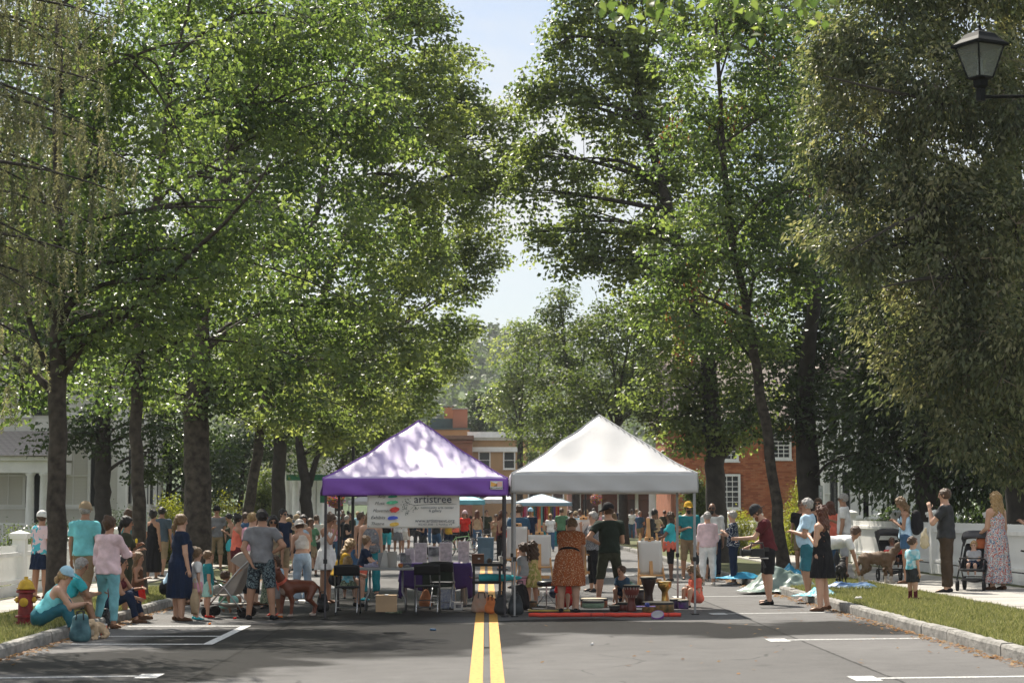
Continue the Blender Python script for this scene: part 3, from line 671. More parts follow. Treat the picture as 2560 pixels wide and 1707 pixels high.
    if dead:
        k = g.random(n) < dead; Cd = C[k]; nd = len(Cd) * 22; ci = np.repeat(np.arange(len(Cd)), 22)
        P = Cd[ci] + g.normal(0, .22, (nd, 3)) - np.array([0, 0, .2]); U = g.normal(0, .3, (nd, 3)) - np.array([0, 0, 1.0]); N = g.normal(0, 1, (nd, 3))
        link('dead_leaves', leaf_mesh('dead_leaves', P, U, N, g.uniform(.10, .18, nd), g.uniform(.035, .06, nd), g.random(nd), M_dead), t)
    return t
def blobs(Y, rows, dy=.66):
    """rows in photo pixels: (x, y, half width, half height[, distance offset])"""
    out = []
    for r_ in rows:
        yo = r_[4] if len(r_) > 4 else 0.0
        p = at(r_[0], r_[1], Y + yo); k = mpp(Y + yo); out.append((p, r_[2] * k, max(r_[2], r_[3]) * k * dy, r_[3] * k))
    return out
def tk(Y, rows, z0=VZ):
    """trunk from photo pixels (x, y, half width px); first row sits on the ground"""
    out = []
    for i, (x, y, w) in enumerate(rows):
        p = at(x, y, Y)
        if i == 0: p.z = z0
        out.append((p, w * mpp(Y)))
    return out

# ---- left row, near to far
tree('maple_tree', 'forked trunk maple between the hydrant and the aqua polo man', tk(33, [(140, 1505, 26), (141, 1200, 23), (143, 940, 22), (152, 700, 15), (140, 380, 11), (150, 20, 8)]),
     blobs(33, [(40, 700, 170, 140), (250, 640, 170, 130), (60, 480, 190, 140, 1), (300, 430, 210, 160, 1.5), (120, 200, 240, 180, 1), (400, 180, 230, 190, 1.5), (100, -80, 250, 150, 2), (420, -90, 240, 150, 1), (470, 620, 190, 130, .5), (340, 800, 120, 70, -.5), (430, 700, 120, 80, -.8), (230, 860, 90, 60), (560, 520, 150, 110, -.6), (60, 985, 110, 60, 2), (-60, 880, 110, 110, 1)]),
     M_leaf, seed=11, leaf=(.085, .14), extra_limbs=[([at(150, 945, 33), at(215, 850, 33), at(330, 770, 32.6), at(450, 660, 32.3), at(560, 560, 32), at(640, 470, 31.8), at(690, 380, 31.6)], .085, .008), ([at(155, 800, 33), at(185, 740, 33.2), at(210, 620, 33.4), at(235, 480, 33.6), at(250, 340, 33.8)], .075, .01), ([at(130, 930, 33), at(95, 870, 33), at(60, 760, 33.2), at(40, 640, 33.5), at(30, 520, 33.7)], .07, .01)])
tree('maple_tree', 'slender maple standing beside the parking sign post', tk(40, [(346, 1470, 20), (345, 1200, 16), (340, 1010, 15), (350, 760, 12), (400, 450, 9), (430, 150, 7)]),
     blobs(40, [(330, 900, 150, 90), (520, 850, 170, 110), (230, 770, 150, 110, 1), (480, 690, 200, 130), (640, 640, 190, 150, 1), (620, 430, 220, 160, .5), (560, 220, 230, 170, 1), (680, 40, 230, 150), (450, -80, 230, 130, 1), (760, 260, 160, 140, 1)]),
     M_leaf, seed=12, leaf=(.095, .155))
tree('maple_tree', 'thick trunked maple behind the woman in the navy dress', tk(48, [(490, 1432, 38), (492, 1200, 33), (490, 1030, 31), (500, 800, 24), (560, 500, 16), (600, 200, 10)]),
     blobs(48, [(450, 985, 150, 70), (600, 960, 150, 80), (730, 910, 170, 110), (800, 760, 170, 130), (650, 790, 170, 120, 1.5), (850, 590, 180, 140), (800, 380, 200, 160, 1), (760, 150, 210, 170), (880, -20, 190, 140, 1), (300, 960, 120, 70, 2), (930, 300, 150, 130)]),
     M_leaf, seed=13, leaf=(.10, .165), dead=.012)
tree('maple_tree', 'thin leaning maple behind the man in the grey shirt', tk(59, [(608, 1405, 16), (632, 1200, 13), (655, 1040, 12), (720, 820, 10), (800, 500, 8), (860, 200, 6)]),
     blobs(59, [(690, 1020, 120, 60), (820, 980, 140, 80), (930, 900, 140, 90), (970, 760, 150, 100), (960, 600, 160, 120, 1), (1000, 440, 170, 130), (960, 260, 180, 150, 1), (1000, 90, 170, 150), (1060, -40, 120, 110), (1080, 320, 130, 100)]),
     M_leaf2, seed=14, leaf=(.115, .18), per=70)
tree('maple_tree', 'straight dark trunk maple third behind the parked stroller', tk(67, [(694, 1390, 20), (697, 1200, 17), (702, 1040, 16), (760, 850, 12), (880, 560, 9)]),
     blobs(67, [(760, 1060, 90, 55), (880, 1040, 110, 70), (990, 960, 120, 85), (1060, 900, 100, 70), (1050, 720, 130, 95), (1090, 560, 130, 100), (1130, 440, 120, 85), (1190, 330, 110, 85), (1250, 300, 70, 45), (1275, 380, 60, 45), (1215, 470, 60, 40), (1150, 250, 70, 50), (1120, 830, 70, 40), (1050, 200, 130, 110, 1)]),
     M_leaf2, bm=M_barkd, seed=15, leaf=(.12, .185), per=70)
tree('maple_tree', 'forked maple just left of the purple tent', tk(77, [(768, 1385, 17), (765, 1260, 15), (765, 1200, 14), (745, 1100, 10), (800, 950, 8)]),
     blobs(77, [(830, 1085, 90, 50), (930, 1060, 90, 55), (1030, 1000, 80, 60), (1090, 920, 80, 55), (1130, 640, 85, 70), (1190, 560, 80, 60), (1230, 420, 90, 70), (1225, 650, 60, 35), (1170, 720, 60, 35), (1130, 880, 55, 35), (1180, 610, 60, 40)]),
     M_leaf2, bm=M_barkd, seed=16, leaf=(.125, .19), per=70, extra_limbs=[([at(772, 1215, 77), at(790, 1150, 77), at(815, 1080, 77)], .14, .08)])
tree('maple_tree', 'sunlit pale tree over the far left kerb beyond the purple tent', tk(100, [(845, 1345, 12), (850, 1220, 10), (858, 1150, 9), (900, 1060, 7)]),
     blobs(100, [(840, 1140, 90, 45), (930, 1110, 100, 55), (990, 1060, 80, 50), (900, 1040, 100, 60, 3), (780, 1090, 70, 50, 3)]),
     M_far, bm=M_barkd, seed=17, leaf=(.14, .22), per=60, cr=.8)
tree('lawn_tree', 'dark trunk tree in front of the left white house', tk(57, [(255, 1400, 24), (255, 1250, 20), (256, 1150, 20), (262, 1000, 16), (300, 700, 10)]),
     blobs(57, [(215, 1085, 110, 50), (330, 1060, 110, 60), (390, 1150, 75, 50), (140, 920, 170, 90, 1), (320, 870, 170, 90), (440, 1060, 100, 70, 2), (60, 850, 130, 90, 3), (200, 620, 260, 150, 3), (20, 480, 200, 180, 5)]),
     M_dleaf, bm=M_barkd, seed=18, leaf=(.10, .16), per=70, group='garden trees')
# ---- right row
tree('maple_tree', 'big right hand maple with a low forked limb before the brick house', tk(59, [(1800, 1405, 32), (1790, 1250, 25), (1786, 1110, 24), (1770, 900, 18), (1690, 600, 14), (1600, 250, 9), (1560, 0, 6)]),
     blobs(59, [(1720, 1080, 80, 50), (1745, 1065, 90, 50), (1850, 1075, 60, 40), (1790, 1040, 110, 55), (1680, 960, 120, 80), (1880, 1000, 110, 60), (1800, 880, 150, 100), (1660, 790, 150, 100, 1), (1560, 640, 140, 95), (1430, 560, 110, 85), (1430, 400, 120, 110), (1560, 480, 160, 120, 1), (1680, 620, 160, 110), (1400, 260, 95, 100), (1530, 250, 170, 130), (1690, 360, 190, 150, 1), (1330, 240, 50, 60), (1330, 400, 60, 60), (1310, 480, 45, 40), (1350, 580, 60, 45), (1420, 650, 70, 40), (1395, 110, 30, 60), (1440, 30, 35, 70), (1500, 90, 120, 110), (1640, 90, 180, 150), (1760, -40, 200, 130), (1490, -40, 90, 90)]),
     M_leaf2, bm=M_barkd, seed=21, leaf=(.115, .18), per=70, extra_limbs=[([at(1800, 1135, 59), at(1830, 1105, 59), at(1860, 1060, 58.8), at(1880, 1010, 58.6)], .22, .10)])
tree('maple_tree', 'leaning slender maple behind the man with the camera rig', tk(50, [(1962, 1425, 18), (1935, 1220, 13), (1905, 1010, 13), (1880, 850, 11), (1830, 600, 9), (1800, 300, 6), (1790, 50, 4)]),
     blobs(50, [(1850, 850, 140, 90), (1740, 740, 150, 100), (1900, 690, 160, 110), (1800, 560, 170, 120), (1940, 480, 160, 130), (1800, 330, 180, 140), (1950, 260, 150, 130, 1), (1830, 100, 190, 140), (1960, 20, 150, 120)]),
     M_leaf, seed=22, leaf=(.095, .155), per=80, dead=.05)
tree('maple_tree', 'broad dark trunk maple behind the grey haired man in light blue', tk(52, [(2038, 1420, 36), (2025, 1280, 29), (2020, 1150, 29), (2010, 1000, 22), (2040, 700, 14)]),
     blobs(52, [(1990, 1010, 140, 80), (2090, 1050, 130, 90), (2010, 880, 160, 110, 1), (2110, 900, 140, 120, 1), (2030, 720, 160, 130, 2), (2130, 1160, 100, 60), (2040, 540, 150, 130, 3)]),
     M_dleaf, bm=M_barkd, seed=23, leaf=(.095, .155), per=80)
CB = [(2200, 110, 190, 140), (2420, 90, 210, 160, 1), (2180, 340, 190, 130), (2400, 320, 210, 160, 1), (2230, 560, 190, 130), (2440, 560, 210, 160, 1), (2290, 760, 180, 120), (2470, 780, 190, 140, 1), (2360, 930, 170, 110), (2520, 960, 160, 120, 1), (2430, 1080, 140, 85), (2540, 1130, 120, 80, 1), (2150, 640, 90, 60, -1), (2240, -60, 220, 120), (2480, -80, 220, 140), (2540, 250, 150, 160, -1.5), (2540, 560, 150, 160, -1.5), (2560, 850, 130, 150, -1.5), (2350, 220, 170, 130, -1), (2340, 460, 170, 130, -1), (2380, 660, 170, 120, -1), (2440, 850, 150, 110, -1), (2080, 180, 100, 80), (2090, 420, 90, 80)]
tree('cedar_tree', 'huge drooping olive cedar filling the right side behind the lamp', tk(44, [(2560, 1420, 46), (2550, 1000, 38), (2530, 500, 30), (2510, 60, 22), (2500, -200, 16)]), blobs(42, CB, .6),
     M_cedar, bm=M_barkd, seed=24, leaf=(.10, .18), per=105, cr=.50, dens=1.0, kind='cedar', tw=M_pale, group='garden trees',
     extra_limbs=[([at(2480, 700, 42), at(2380, 690, 41), at(2280, 700, 40), at(2200, 720, 39.4)], .07, .012), ([at(2470, 500, 42), at(2350, 520, 41), at(2240, 560, 40), at(2120, 630, 39.3)], .07, .012), ([at(2470, 300, 42), at(2330, 250, 41), at(2180, 220, 39.8), at(2060, 190, 39)], .07, .012)])
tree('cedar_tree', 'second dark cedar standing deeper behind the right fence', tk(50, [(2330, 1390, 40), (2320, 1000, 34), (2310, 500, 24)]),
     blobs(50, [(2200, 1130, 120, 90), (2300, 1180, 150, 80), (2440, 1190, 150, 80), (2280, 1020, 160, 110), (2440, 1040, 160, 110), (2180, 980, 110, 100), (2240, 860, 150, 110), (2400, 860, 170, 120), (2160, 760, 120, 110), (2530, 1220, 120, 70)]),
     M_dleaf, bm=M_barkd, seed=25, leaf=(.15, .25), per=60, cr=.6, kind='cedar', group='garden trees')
# ---- farther right row
for i, (lab, Y, tr_, bl, mm) in enumerate([
    ('rounded green tree rising left of the white tent peak', 92, [(1560, 1345, 14), (1556, 1200, 11), (1540, 1080, 9)], [(1490, 960, 110, 75), (1590, 900, 110, 80), (1560, 1040, 110, 60), (1470, 1090, 90, 45), (1640, 1010, 90, 60), (1520, 830, 110, 75), (1600, 790, 90, 60), (1450, 1020, 70, 50)], M_far),
    ('tall feathery tree with reddish tips in the sky gap', 112, [(1440, 1340, 12), (1440, 1200, 10), (1430, 1000, 8)], [(1400, 800, 70, 60), (1460, 850, 90, 70), (1380, 900, 70, 60), (1440, 970, 90, 60), (1350, 1000, 70, 60), (1390, 1080, 80, 50), (1400, 745, 45, 35)], M_far),
    ('dusky round tree beside the tan brick block', 140, [(1300, 1325, 9), (1300, 1200, 8), (1300, 1080, 7)], [(1290, 880, 60, 55), (1330, 960, 70, 55), (1270, 960, 60, 50), (1310, 1050, 70, 50), (1350, 1110, 60, 40), (1260, 1030, 55, 45), (1310, 830, 45, 35), (1360, 850, 60, 60)], M_leaf2),
    ('small dark evergreen behind the brick chimneys', 205, [(1200, 1310, 6), (1200, 1150, 5), (1200, 1040, 3)], [(1195, 1030, 35, 40), (1215, 1070, 35, 30), (1180, 1060, 22, 30), (1205, 985, 28, 28), (1240, 1000, 35, 40)], M_dleaf)]):
    k = Y / 92
    tree('shade_tree', lab, tk(Y, tr_, 0.0), blobs(Y, bl), mm, bm=M_barkd, seed=31 + i, leaf=(.12 * k, .20 * k), per=62, cr=.72 * k, dead=.03 if i == 1 else 0, group='far street trees')
# ---- trees standing behind the houses
for i, (lab, Y, tr_, bl, mm) in enumerate([
    ('big tree crown behind the left porch house', 84, [(30, 1380, 22), (40, 1100, 18), (60, 700, 12)], [(40, 780, 200, 130), (200, 620, 210, 150), (-60, 560, 200, 150), (100, 380, 230, 160), (300, 330, 200, 160), (60, 140, 230, 150), (280, 90, 220, 150)], M_leaf),
    ('tall tree behind the slender and thick maples', 92, [(470, 1370, 18), (470, 1050, 14), (480, 700, 9)], [(420, 850, 180, 110), (560, 760, 180, 120), (450, 640, 190, 120), (620, 560, 180, 130), (480, 440, 200, 140), (660, 330, 200, 150), (500, 200, 200, 140), (720, 120, 180, 140), (560, 30, 200, 120)], M_leaf),
    ('light crowned tree behind the columned building', 126, [(720, 1350, 12), (722, 1200, 9), (730, 1000, 7)], [(640, 1010, 120, 80), (760, 960, 130, 90), (860, 900, 120, 90), (700, 860, 140, 90), (820, 800, 130, 90), (900, 1000, 100, 70), (600, 930, 110, 80), (960, 940, 80, 70)], M_far),
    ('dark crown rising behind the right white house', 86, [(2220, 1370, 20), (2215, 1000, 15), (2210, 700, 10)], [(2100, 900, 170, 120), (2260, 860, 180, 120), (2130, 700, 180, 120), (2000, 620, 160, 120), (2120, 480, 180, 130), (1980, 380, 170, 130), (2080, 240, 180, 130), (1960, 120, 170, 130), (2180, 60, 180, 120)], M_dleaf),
    ('crown filling the gap above the brick house', 110, [(1700, 1355, 12), (1700, 1150, 10), (1690, 900, 7)], [(1640, 930, 120, 80), (1740, 880, 130, 80), (1850, 920, 130, 80), (1680, 780, 130, 90), (1800, 740, 140, 90), (1900, 800, 120, 90), (1740, 620, 140, 90), (1860, 560, 130, 100)], M_leaf)]):
    k = Y / 90
    tree('shade_tree', lab, tk(Y, tr_, 0.0), blobs(Y, bl), mm, bm=M_barkd, seed=61 + i, leaf=(.15 * k, .24 * k), per=55, cr=.95 * k, dens=1.25, group='trees behind the houses')
for i, (lab, Y, tr_, bl) in enumerate([
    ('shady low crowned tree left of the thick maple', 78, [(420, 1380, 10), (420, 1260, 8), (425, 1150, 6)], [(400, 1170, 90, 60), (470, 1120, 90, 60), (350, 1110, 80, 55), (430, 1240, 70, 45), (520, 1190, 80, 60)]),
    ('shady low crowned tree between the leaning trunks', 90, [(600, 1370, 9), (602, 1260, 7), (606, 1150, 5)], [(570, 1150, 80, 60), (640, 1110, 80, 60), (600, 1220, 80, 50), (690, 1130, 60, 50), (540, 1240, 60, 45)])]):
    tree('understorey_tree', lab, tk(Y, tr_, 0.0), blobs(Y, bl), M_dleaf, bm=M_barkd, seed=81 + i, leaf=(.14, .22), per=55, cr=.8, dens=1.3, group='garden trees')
# ---- weeping spruce at the upper left, its trunk outside the frame
def spruce():
    g = np.random.default_rng(5); base = Vector((-9.2, 27.5, VZ)); t = thing('spruce_tree', 'weeping spruce with hanging branchlets in the upper left corner', 'tree', base, group='garden trees')
    mb = MB(); mb.tube([(0, 0, -.1), (0, 0, 4), (.05, 0, 9), (0, 0, 13)], [.34, .27, .18, .08], 12); mb.build('trunk', M_barkd, t, smooth=True)
    br = MB(); P = []; U = []; S = []
    ends = [(330, 405), (270, 215), (270, 45), (200, 300), (235, 560), (120, 620), (170, 130), (90, 470), (60, 250), (150, 720), (90, 860), (60, 720), (310, -60), (130, -20), (40, 60), (20, 380), (30, 560), (20, 960), (250, 330), (180, 450), (290, 480), (120, 340), (210, 640), (60, 640), (190, 20), (240, 130)]
    for (px, py) in ends:
        yy = 27.5 + g.uniform(-1.2, 1.0); e = at(px, py, yy) - base; p0 = Vector((0, 0, max(1, e.z + .5 + g.uniform(-.2, .4)))); mid = p0.lerp(e, .55) + Vector((0, 0, .55))
        lp = bez(p0, mid, e, 12); br.tube(lp, [.05 - .0035 * k for k in range(13)], 6)
        for k in range(2, 13):
            for s in range(6):          # bottlebrush branchlets hanging in rows
                a = np.array(lp[k]) + np.array([g.uniform(-.10, .10), g.uniform(-.30, .30), g.uniform(-.04, .03)]); Ls = g.uniform(.25, .8) * (1.1 - abs(k - 7) * .05); m = int(Ls * 75) + 6
                f = np.linspace(0, 1, m)[:, None]; sway = g.normal(0, .06, 2)
                q = a + np.concatenate([sway[0] * f, sway[1] * f, -Ls * f], 1); d_ = np.concatenate([g.normal(0, 1.0, (m, 2)), -np.ones((m, 1)) * .9], 1); d_ /= np.linalg.norm(d_, axis=1, keepdims=True); P.append(q + d_ * .025)
                U.append(d_); S.append(np.full(m, g.uniform(0, .65)) + g.uniform(0, .35, m))
    br.build('branches', M_barkd, t, smooth=True)
    P = np.concatenate(P); U = np.concatenate(U); S = np.concatenate(S); n = len(P)
    link('crown', leaf_mesh('crown', P, U, g.normal(0, 1, (n, 3)), g.uniform(.05, .08, n), g.uniform(.012, .02, n), S, M_spruce), t)
spruce()
# ---- low twig of near maple leaves entering the top of the frame
def overhang():
    g = np.random.default_rng(9); base = at(1760, -260, 14); t = thing('hanging_branch', 'close leafy branch tip dipping into the top right of the frame', 'branch', base)
    br = MB(); P = []; U = []
    for (px, py) in ((1560, 25), (1620, 60), (1740, 20), (1830, 60), (1910, 70), (1960, 25), (2030, 20), (1690, 10)):
        e = at(px, py, 14 + g.uniform(-.4, .4)) - base; lp = bez(Vector((0, 0, 0)), e * .5 + Vector((0, 0, .2)), e, 5); br.tube(lp, [.014, .011, .008, .006, .004, .003], 5)
        m = 16; q = np.array(e) + g.normal(0, .10, (m, 3)) + np.array([0, 0, .04]); P.append(q); U.append(g.normal(0, .6, (m, 3)) + np.array([0, 0, -.6]))
    br.build('branches', M_twig, t); P = np.concatenate(P); U = np.concatenate(U); n = len(P)
    link('crown', leaf_mesh('crown', P, U, g.normal(0, .6, (n, 3)) + np.array([0, .2, 1.0]), g.uniform(.07, .11, n), g.uniform(.06, .09, n), g.random(n), M_leaf), t)
overhang()
# ---- shrubs
def shrub(name, label, c, r, lm, seed, per=60, cr=.28, leaf=(.05, .09), n=None, group='shrubs'):
    """c base centre on the ground, r half sizes"""
    g = np.random.default_rng(seed); t = thing(name, label, 'shrub', c, group=group)
    n = n or int(30 * r[0] * r[1] * r[2] / (cr ** 3) * .12) + 10
    d = g.normal(0, 1, (n, 3)); d[:, 2] = np.abs(d[:, 2]); d /= np.linalg.norm(d, axis=1, keepdims=True); q = d * (g.uniform(.2, 1, (n, 1)) ** .5) * np.array(r) * np.array([1, 1, 1.0]) ; q[:, 2] = q[:, 2] * 1.0 + .1
    link('stems', twig_mesh('stems', np.stack([q[:, 0] * .15, q[:, 1] * .15, np.zeros(n)], 1), q, np.full(n, .014), np.full(n, .005), M_twig), t)
    m = n * per; ci = np.repeat(np.arange(n), per); off = g.normal(0, .5, (m, 3)) * cr; P = q[ci] + off; P[:, 2] = np.maximum(P[:, 2], .03)
    out = d[ci]; N = out * .6 + np.array([0, 0, .7]) + g.normal(0, .5, (m, 3)); U = off + g.normal(0, .25, (m, 3)); L = g.uniform(*leaf, m)
    link('foliage', leaf_mesh('foliage', P, U, N, L, L * g.uniform(.4, .7, m), g.uniform(.1, .6, n)[ci] + g.uniform(0, .4, m), lm), t)
    return t
def shrub_px(name, label, px, py, Y, wpx, hpx, lm, seed, **k):
    s = mpp(Y); p = at(px, py, Y); p.z = VZ - .02; shrub(name, label, p, (wpx * s, wpx * s * .8, hpx * s * 2), lm, seed, **k)
shrub_px('hydrangea_bush', 'yellow green bush before the brick house window', 1850, 1375, 66, 45, 55, M_yleaf, 41)
shrub_px('hydrangea_bush', 'sunlit light green bush right of the leaning maple', 2000, 1375, 66, 48, 60, M_yleaf, 42)
shrub_px('hydrangea_bush', 'tall yellowing shrub against the brick wall corner', 2005, 1340, 72, 45, 90, M_yleaf, 43)
shrub_px('hydrangea_bush', 'pale flowering bush between the two right trunks', 1925, 1385, 64, 45, 42, M_yleaf, 44)
shrub_px('garden_bush', 'light green shrub behind the tent corner on the right', 1745, 1390, 72, 42, 100, M_far, 45, leaf=(.085, .14))
shrub_px('rhododendron', 'dark rhododendron behind the fence at the right edge', 2490, 1425, 52, 130, 85, M_dleaf, 46, leaf=(.09, .15), cr=.35)
shrub_px('rhododendron', 'dark bush behind the fence between the two capped posts', 2330, 1400, 58, 90, 70, M_dleaf, 47, leaf=(.085, .14), cr=.35)
shrub_px('rhododendron', 'dark bush behind the fence by the white shirted man', 2225, 1395, 66, 60, 60, M_dleaf, 48, leaf=(.085, .14), cr=.35)
shrub_px('boxwood', 'clipped dark round shrub behind the grey tee man', 566, 1400, 60, 55, 60, M_dleaf, 49, cr=.2, leaf=(.04, .06), per=120)
shrub_px('forsythia', 'yellow green arching bush left of the thick maple trunk', 425, 1400, 62, 60, 80, M_yleaf, 50)
shrub_px('forsythia', 'yellow green arching bush right of the thick maple trunk', 560, 1375, 68, 55, 75, M_yleaf, 51)
shrub_px('garden_bush', 'leafy green shrub between the leaning and the dark trunks', 655, 1385, 70, 45, 110, M_leaf2, 52, leaf=(.07, .12))
shrub_px('garden_bush', 'porch side bush with small pale leaves by the left fence', 60, 1440, 46, 75, 60, M_far, 53)
shrub_px('garden_bush', 'dark evergreen seedling before the left house corner', 290, 1410, 58, 30, 75, M_dleaf, 54)
shrub_px('garden_bush', 'shaded bush at the foot of the porch', 130, 1420, 58, 70, 55, M_dleaf, 55)
# ---- woods on the far hill
def woods():
    g = np.random.default_rng(77); P = []; S = []
    for k in range(620):
        x = g.uniform(-90, 60); y = g.uniform(440, 700); z = hillz(x, y); h = g.uniform(7, 13); m = 34
        d = g.normal(0, 1, (m, 3)); d /= np.linalg.norm(d, axis=1, keepdims=True); con = g.random() < .35
        q = np.array([x, y, z + h * .5]) + d * np.array([2.6, 2.6, h * .45]) * (g.uniform(.3, 1, (m, 1)))
        P.append(q); S.append(np.full(m, g.uniform(0, .7) if not con else 0) + g.uniform(0, .3, m))
    P = np.concatenate(P); S = np.concatenate(S); n = len(P)
    o = link('woods', leaf_mesh('woods', P, g.normal(0, 1, (n, 3)), g.normal(0, .6, (n, 3)) + np.array([0, -.4, 1]), g.uniform(1.2, 2.4, n), g.uniform(1.0, 2.0, n), S, M_far)); tag(o, 'hazy green woods covering the far hill', 'woods', kind='stuff')
woods()
# ================================================================ people: one skin surface each, clothes as shells over it
def surfnet(Fv, lo, h):
    s = Fv < 0
    c = [s[i:s.shape[0] - 1 + i, j:s.shape[1] - 1 + j, k:s.shape[2] - 1 + k] for i in (0, 1) for j in (0, 1) for k in (0, 1)]
    cnt = sum(x.astype(np.int8) for x in c); mask = (cnt > 0) & (cnt < 8)
    I = np.argwhere(mask)
    if len(I) == 0: return None
    ids = -np.ones(mask.shape, np.int32); ids[tuple(I.T)] = np.arange(len(I))
    val = np.stack([Fv[I[:, 0] + i, I[:, 1] + j, I[:, 2] + k] for i in (0, 1) for j in (0, 1) for k in (0, 1)], 1)
    cor = np.array([(i, j, k) for i in (0, 1) for j in (0, 1) for k in (0, 1)], float)
    acc = np.zeros((len(I), 3)); n = np.zeros(len(I))
    for a in range(8):
        for b in range(a + 1, 8):
            if np.abs(cor[a] - cor[b]).sum() != 1: continue
            va, vb = val[:, a], val[:, b]; x = (va < 0) != (vb < 0); t = np.where(x, va / (va - vb + 1e-12), 0)[:, None]
            acc += np.where(x[:, None], cor[a] + (cor[b] - cor[a]) * t, 0); n += x
    V = (I + acc / n[:, None]) * h + lo
    Q = []
    for ax in range(3):
        sl0 = [slice(1, -1)] * 3; sl1 = [slice(1, -1)] * 3; sl0[ax] = slice(0, -1); sl1[ax] = slice(1, None)
        a, b = s[tuple(sl0)], s[tuple(sl1)]; e = np.argwhere(a != b)
        if len(e) == 0: continue
        inside = a[tuple(e.T)]; o = e.copy()
        for d in range(3):
            if d != ax: o[:, d] += 1
        u, v = [(1, 2), (2, 0), (0, 1)][ax]; eu = np.eye(3, dtype=int)[u]; ev = np.eye(3, dtype=int)[v]
        q = np.stack([ids[tuple((o - eu - ev).T)], ids[tuple((o - ev).T)], ids[tuple(o.T)], ids[tuple((o - eu).T)]], 1)
        q[~inside] = q[~inside][:, ::-1]; Q.append(q)
    return V, np.concatenate(Q)
class Field:
    def __init__(s, lo, hi, h):
        s.h = h; s.lo = np.array(lo, float) - 3 * h; n = np.ceil((np.array(hi) + 3 * h - s.lo) / h).astype(int) + 1
        s.ax = [s.lo[i] + h * np.arange(n[i]) for i in range(3)]; s.F = np.full(n, .09, np.float32); s.n = n
    def sub(s, lo, hi):
        i0 = np.clip(np.floor((lo - s.lo) / s.h).astype(int), 0, s.n); i1 = np.clip(np.ceil((hi - s.lo) / s.h).astype(int) + 1, 0, s.n)
        if np.any(i1 <= i0): return None, None
        sl = tuple(slice(a, b) for a, b in zip(i0, i1)); g = np.stack(np.meshgrid(*[s.ax[k][sl[k]] for k in range(3)], indexing='ij'), -1); return sl, g
    def cap(s, a, b, ra, rb, flat=1.0, n=None, k=.02, clips=(), infl=0.0):
        a, b = np.array(a, float), np.array(b, float); ra += infl; rb += infl; m = max(ra, rb) + .05 + k
        sl, P = s.sub(np.minimum(a, b) - m, np.maximum(a, b) + m)
        if sl is None: return
        ba = b - a; L2 = max(ba @ ba, 1e-9); v = P - a; t = np.clip((v @ ba) / L2, 0, 1); v = v - t[..., None] * ba
        if n is not None and flat != 1.0:
            nn = np.array(n, float); v = v + ((1 / flat - 1) * (v @ nn))[..., None] * nn
        d = np.sqrt((v * v).sum(-1)) - (ra + (rb - ra) * t)
        if flat < 1: d *= (flat + 1) * .5
        for p, nr in clips: d = np.maximum(d, (P - np.array(p, float)) @ np.array(nr, float))
        s.blend(sl, d, k)
    def blend(s, sl, d, k):
        A = s.F[sl]; hh = np.clip(.5 + .5 * (A - d) / k, 0, 1); s.F[sl] = A * (1 - hh) + d * hh - k * hh * (1 - hh)
    def fn(s, lo, hi, f, k=.01):
        sl, P = s.sub(np.array(lo, float), np.array(hi, float))
        if sl is not None: s.blend(sl, f(P), k)
    def all(s):
        return np.stack(np.meshgrid(*s.ax, indexing='ij'), -1)
    def cut(s, p, n):
        s.F = np.maximum(s.F, (s.all() - np.array(p, float)) @ np.array(n, float)).astype(np.float32)
    def wrinkle(s, amp, f1=38.0, ph=0.0):
        P = s.all(); x, y, z = P[..., 0], P[..., 1], P[..., 2]
        s.F = s.F + (amp * (np.sin(f1 * (z + .6 * x) + 3 * np.sin(9 * x + ph)) * np.sin(f1 * .45 * (x - y) + ph + 4 * z) + .6 * np.sin(f1 * 1.7 * (y + .4 * z) + 2 * np.sin(14 * z + ph)))).astype(np.float32)
    def mesh(s, name, m, parent, extra=None, attrs=None):
        r_ = surfnet(s.F, s.lo, s.h)
        if r_ is None: return None
        V, Q = r_
        if extra is not None and len(extra[0]): Q = np.concatenate([Q, extra[1] + len(V)]); V = np.concatenate([V, extra[0]])
        me = np_mesh(name, V, Q, m, smooth=True, attrs={k: ('FLOAT_COLOR', f(V)) for k, f in (attrs or {}).items()})
        return link(name, me, parent)
def unit(v): v = np.array(v, float); return v / (np.linalg.norm(v) + 1e-9)
SKIN = {}
def skin(tone):
    cols = {'light': (0.52, 0.30, 0.20), 'fair': (0.60, 0.37, 0.27), 'tan': (0.38, 0.20, 0.12), 'brown': (0.20, 0.10, 0.06), 'dark': (0.10, 0.05, 0.032)}
    if tone in SKIN: return SKIN[tone]
    m = bpy.data.materials.new('skin_' + tone); m.use_nodes = True; nt = m.node_tree; b = nt.nodes['Principled BSDF']
    a = nt.nodes.new('ShaderNodeAttribute'); a.attribute_name = 'tint'; mx = nt.nodes.new('ShaderNodeMixRGB'); mx.blend_type = 'MULTIPLY'; mx.inputs[0].default_value = 1; mx.inputs[1].default_value = (*cols[tone], 1)
    nt.links.new(a.outputs['Color'], mx.inputs[2]); nt.links.new(mx.outputs[0], b.inputs['Base Color']); b.inputs['Roughness'].default_value = .5
    b.inputs['Subsurface Weight'].default_value = 0.0; SKIN[tone] = m; return m
def hairm(c):
    cols = {'blonde': (0.36, 0.23, 0.10), 'brown': (0.075, 0.038, 0.018), 'black': (0.012, 0.009, 0.008), 'grey': (0.34, 0.32, 0.30), 'white': (0.55, 0.52, 0.48), 'ginger': (0.22, 0.08, 0.03), 'dkblonde': (0.17, 0.10, 0.045), 'auburn': (0.10, 0.032, 0.015)}
    return mat('hair_' + c, cols[c], .42, .35, 40, bump=.6, bscale=120)
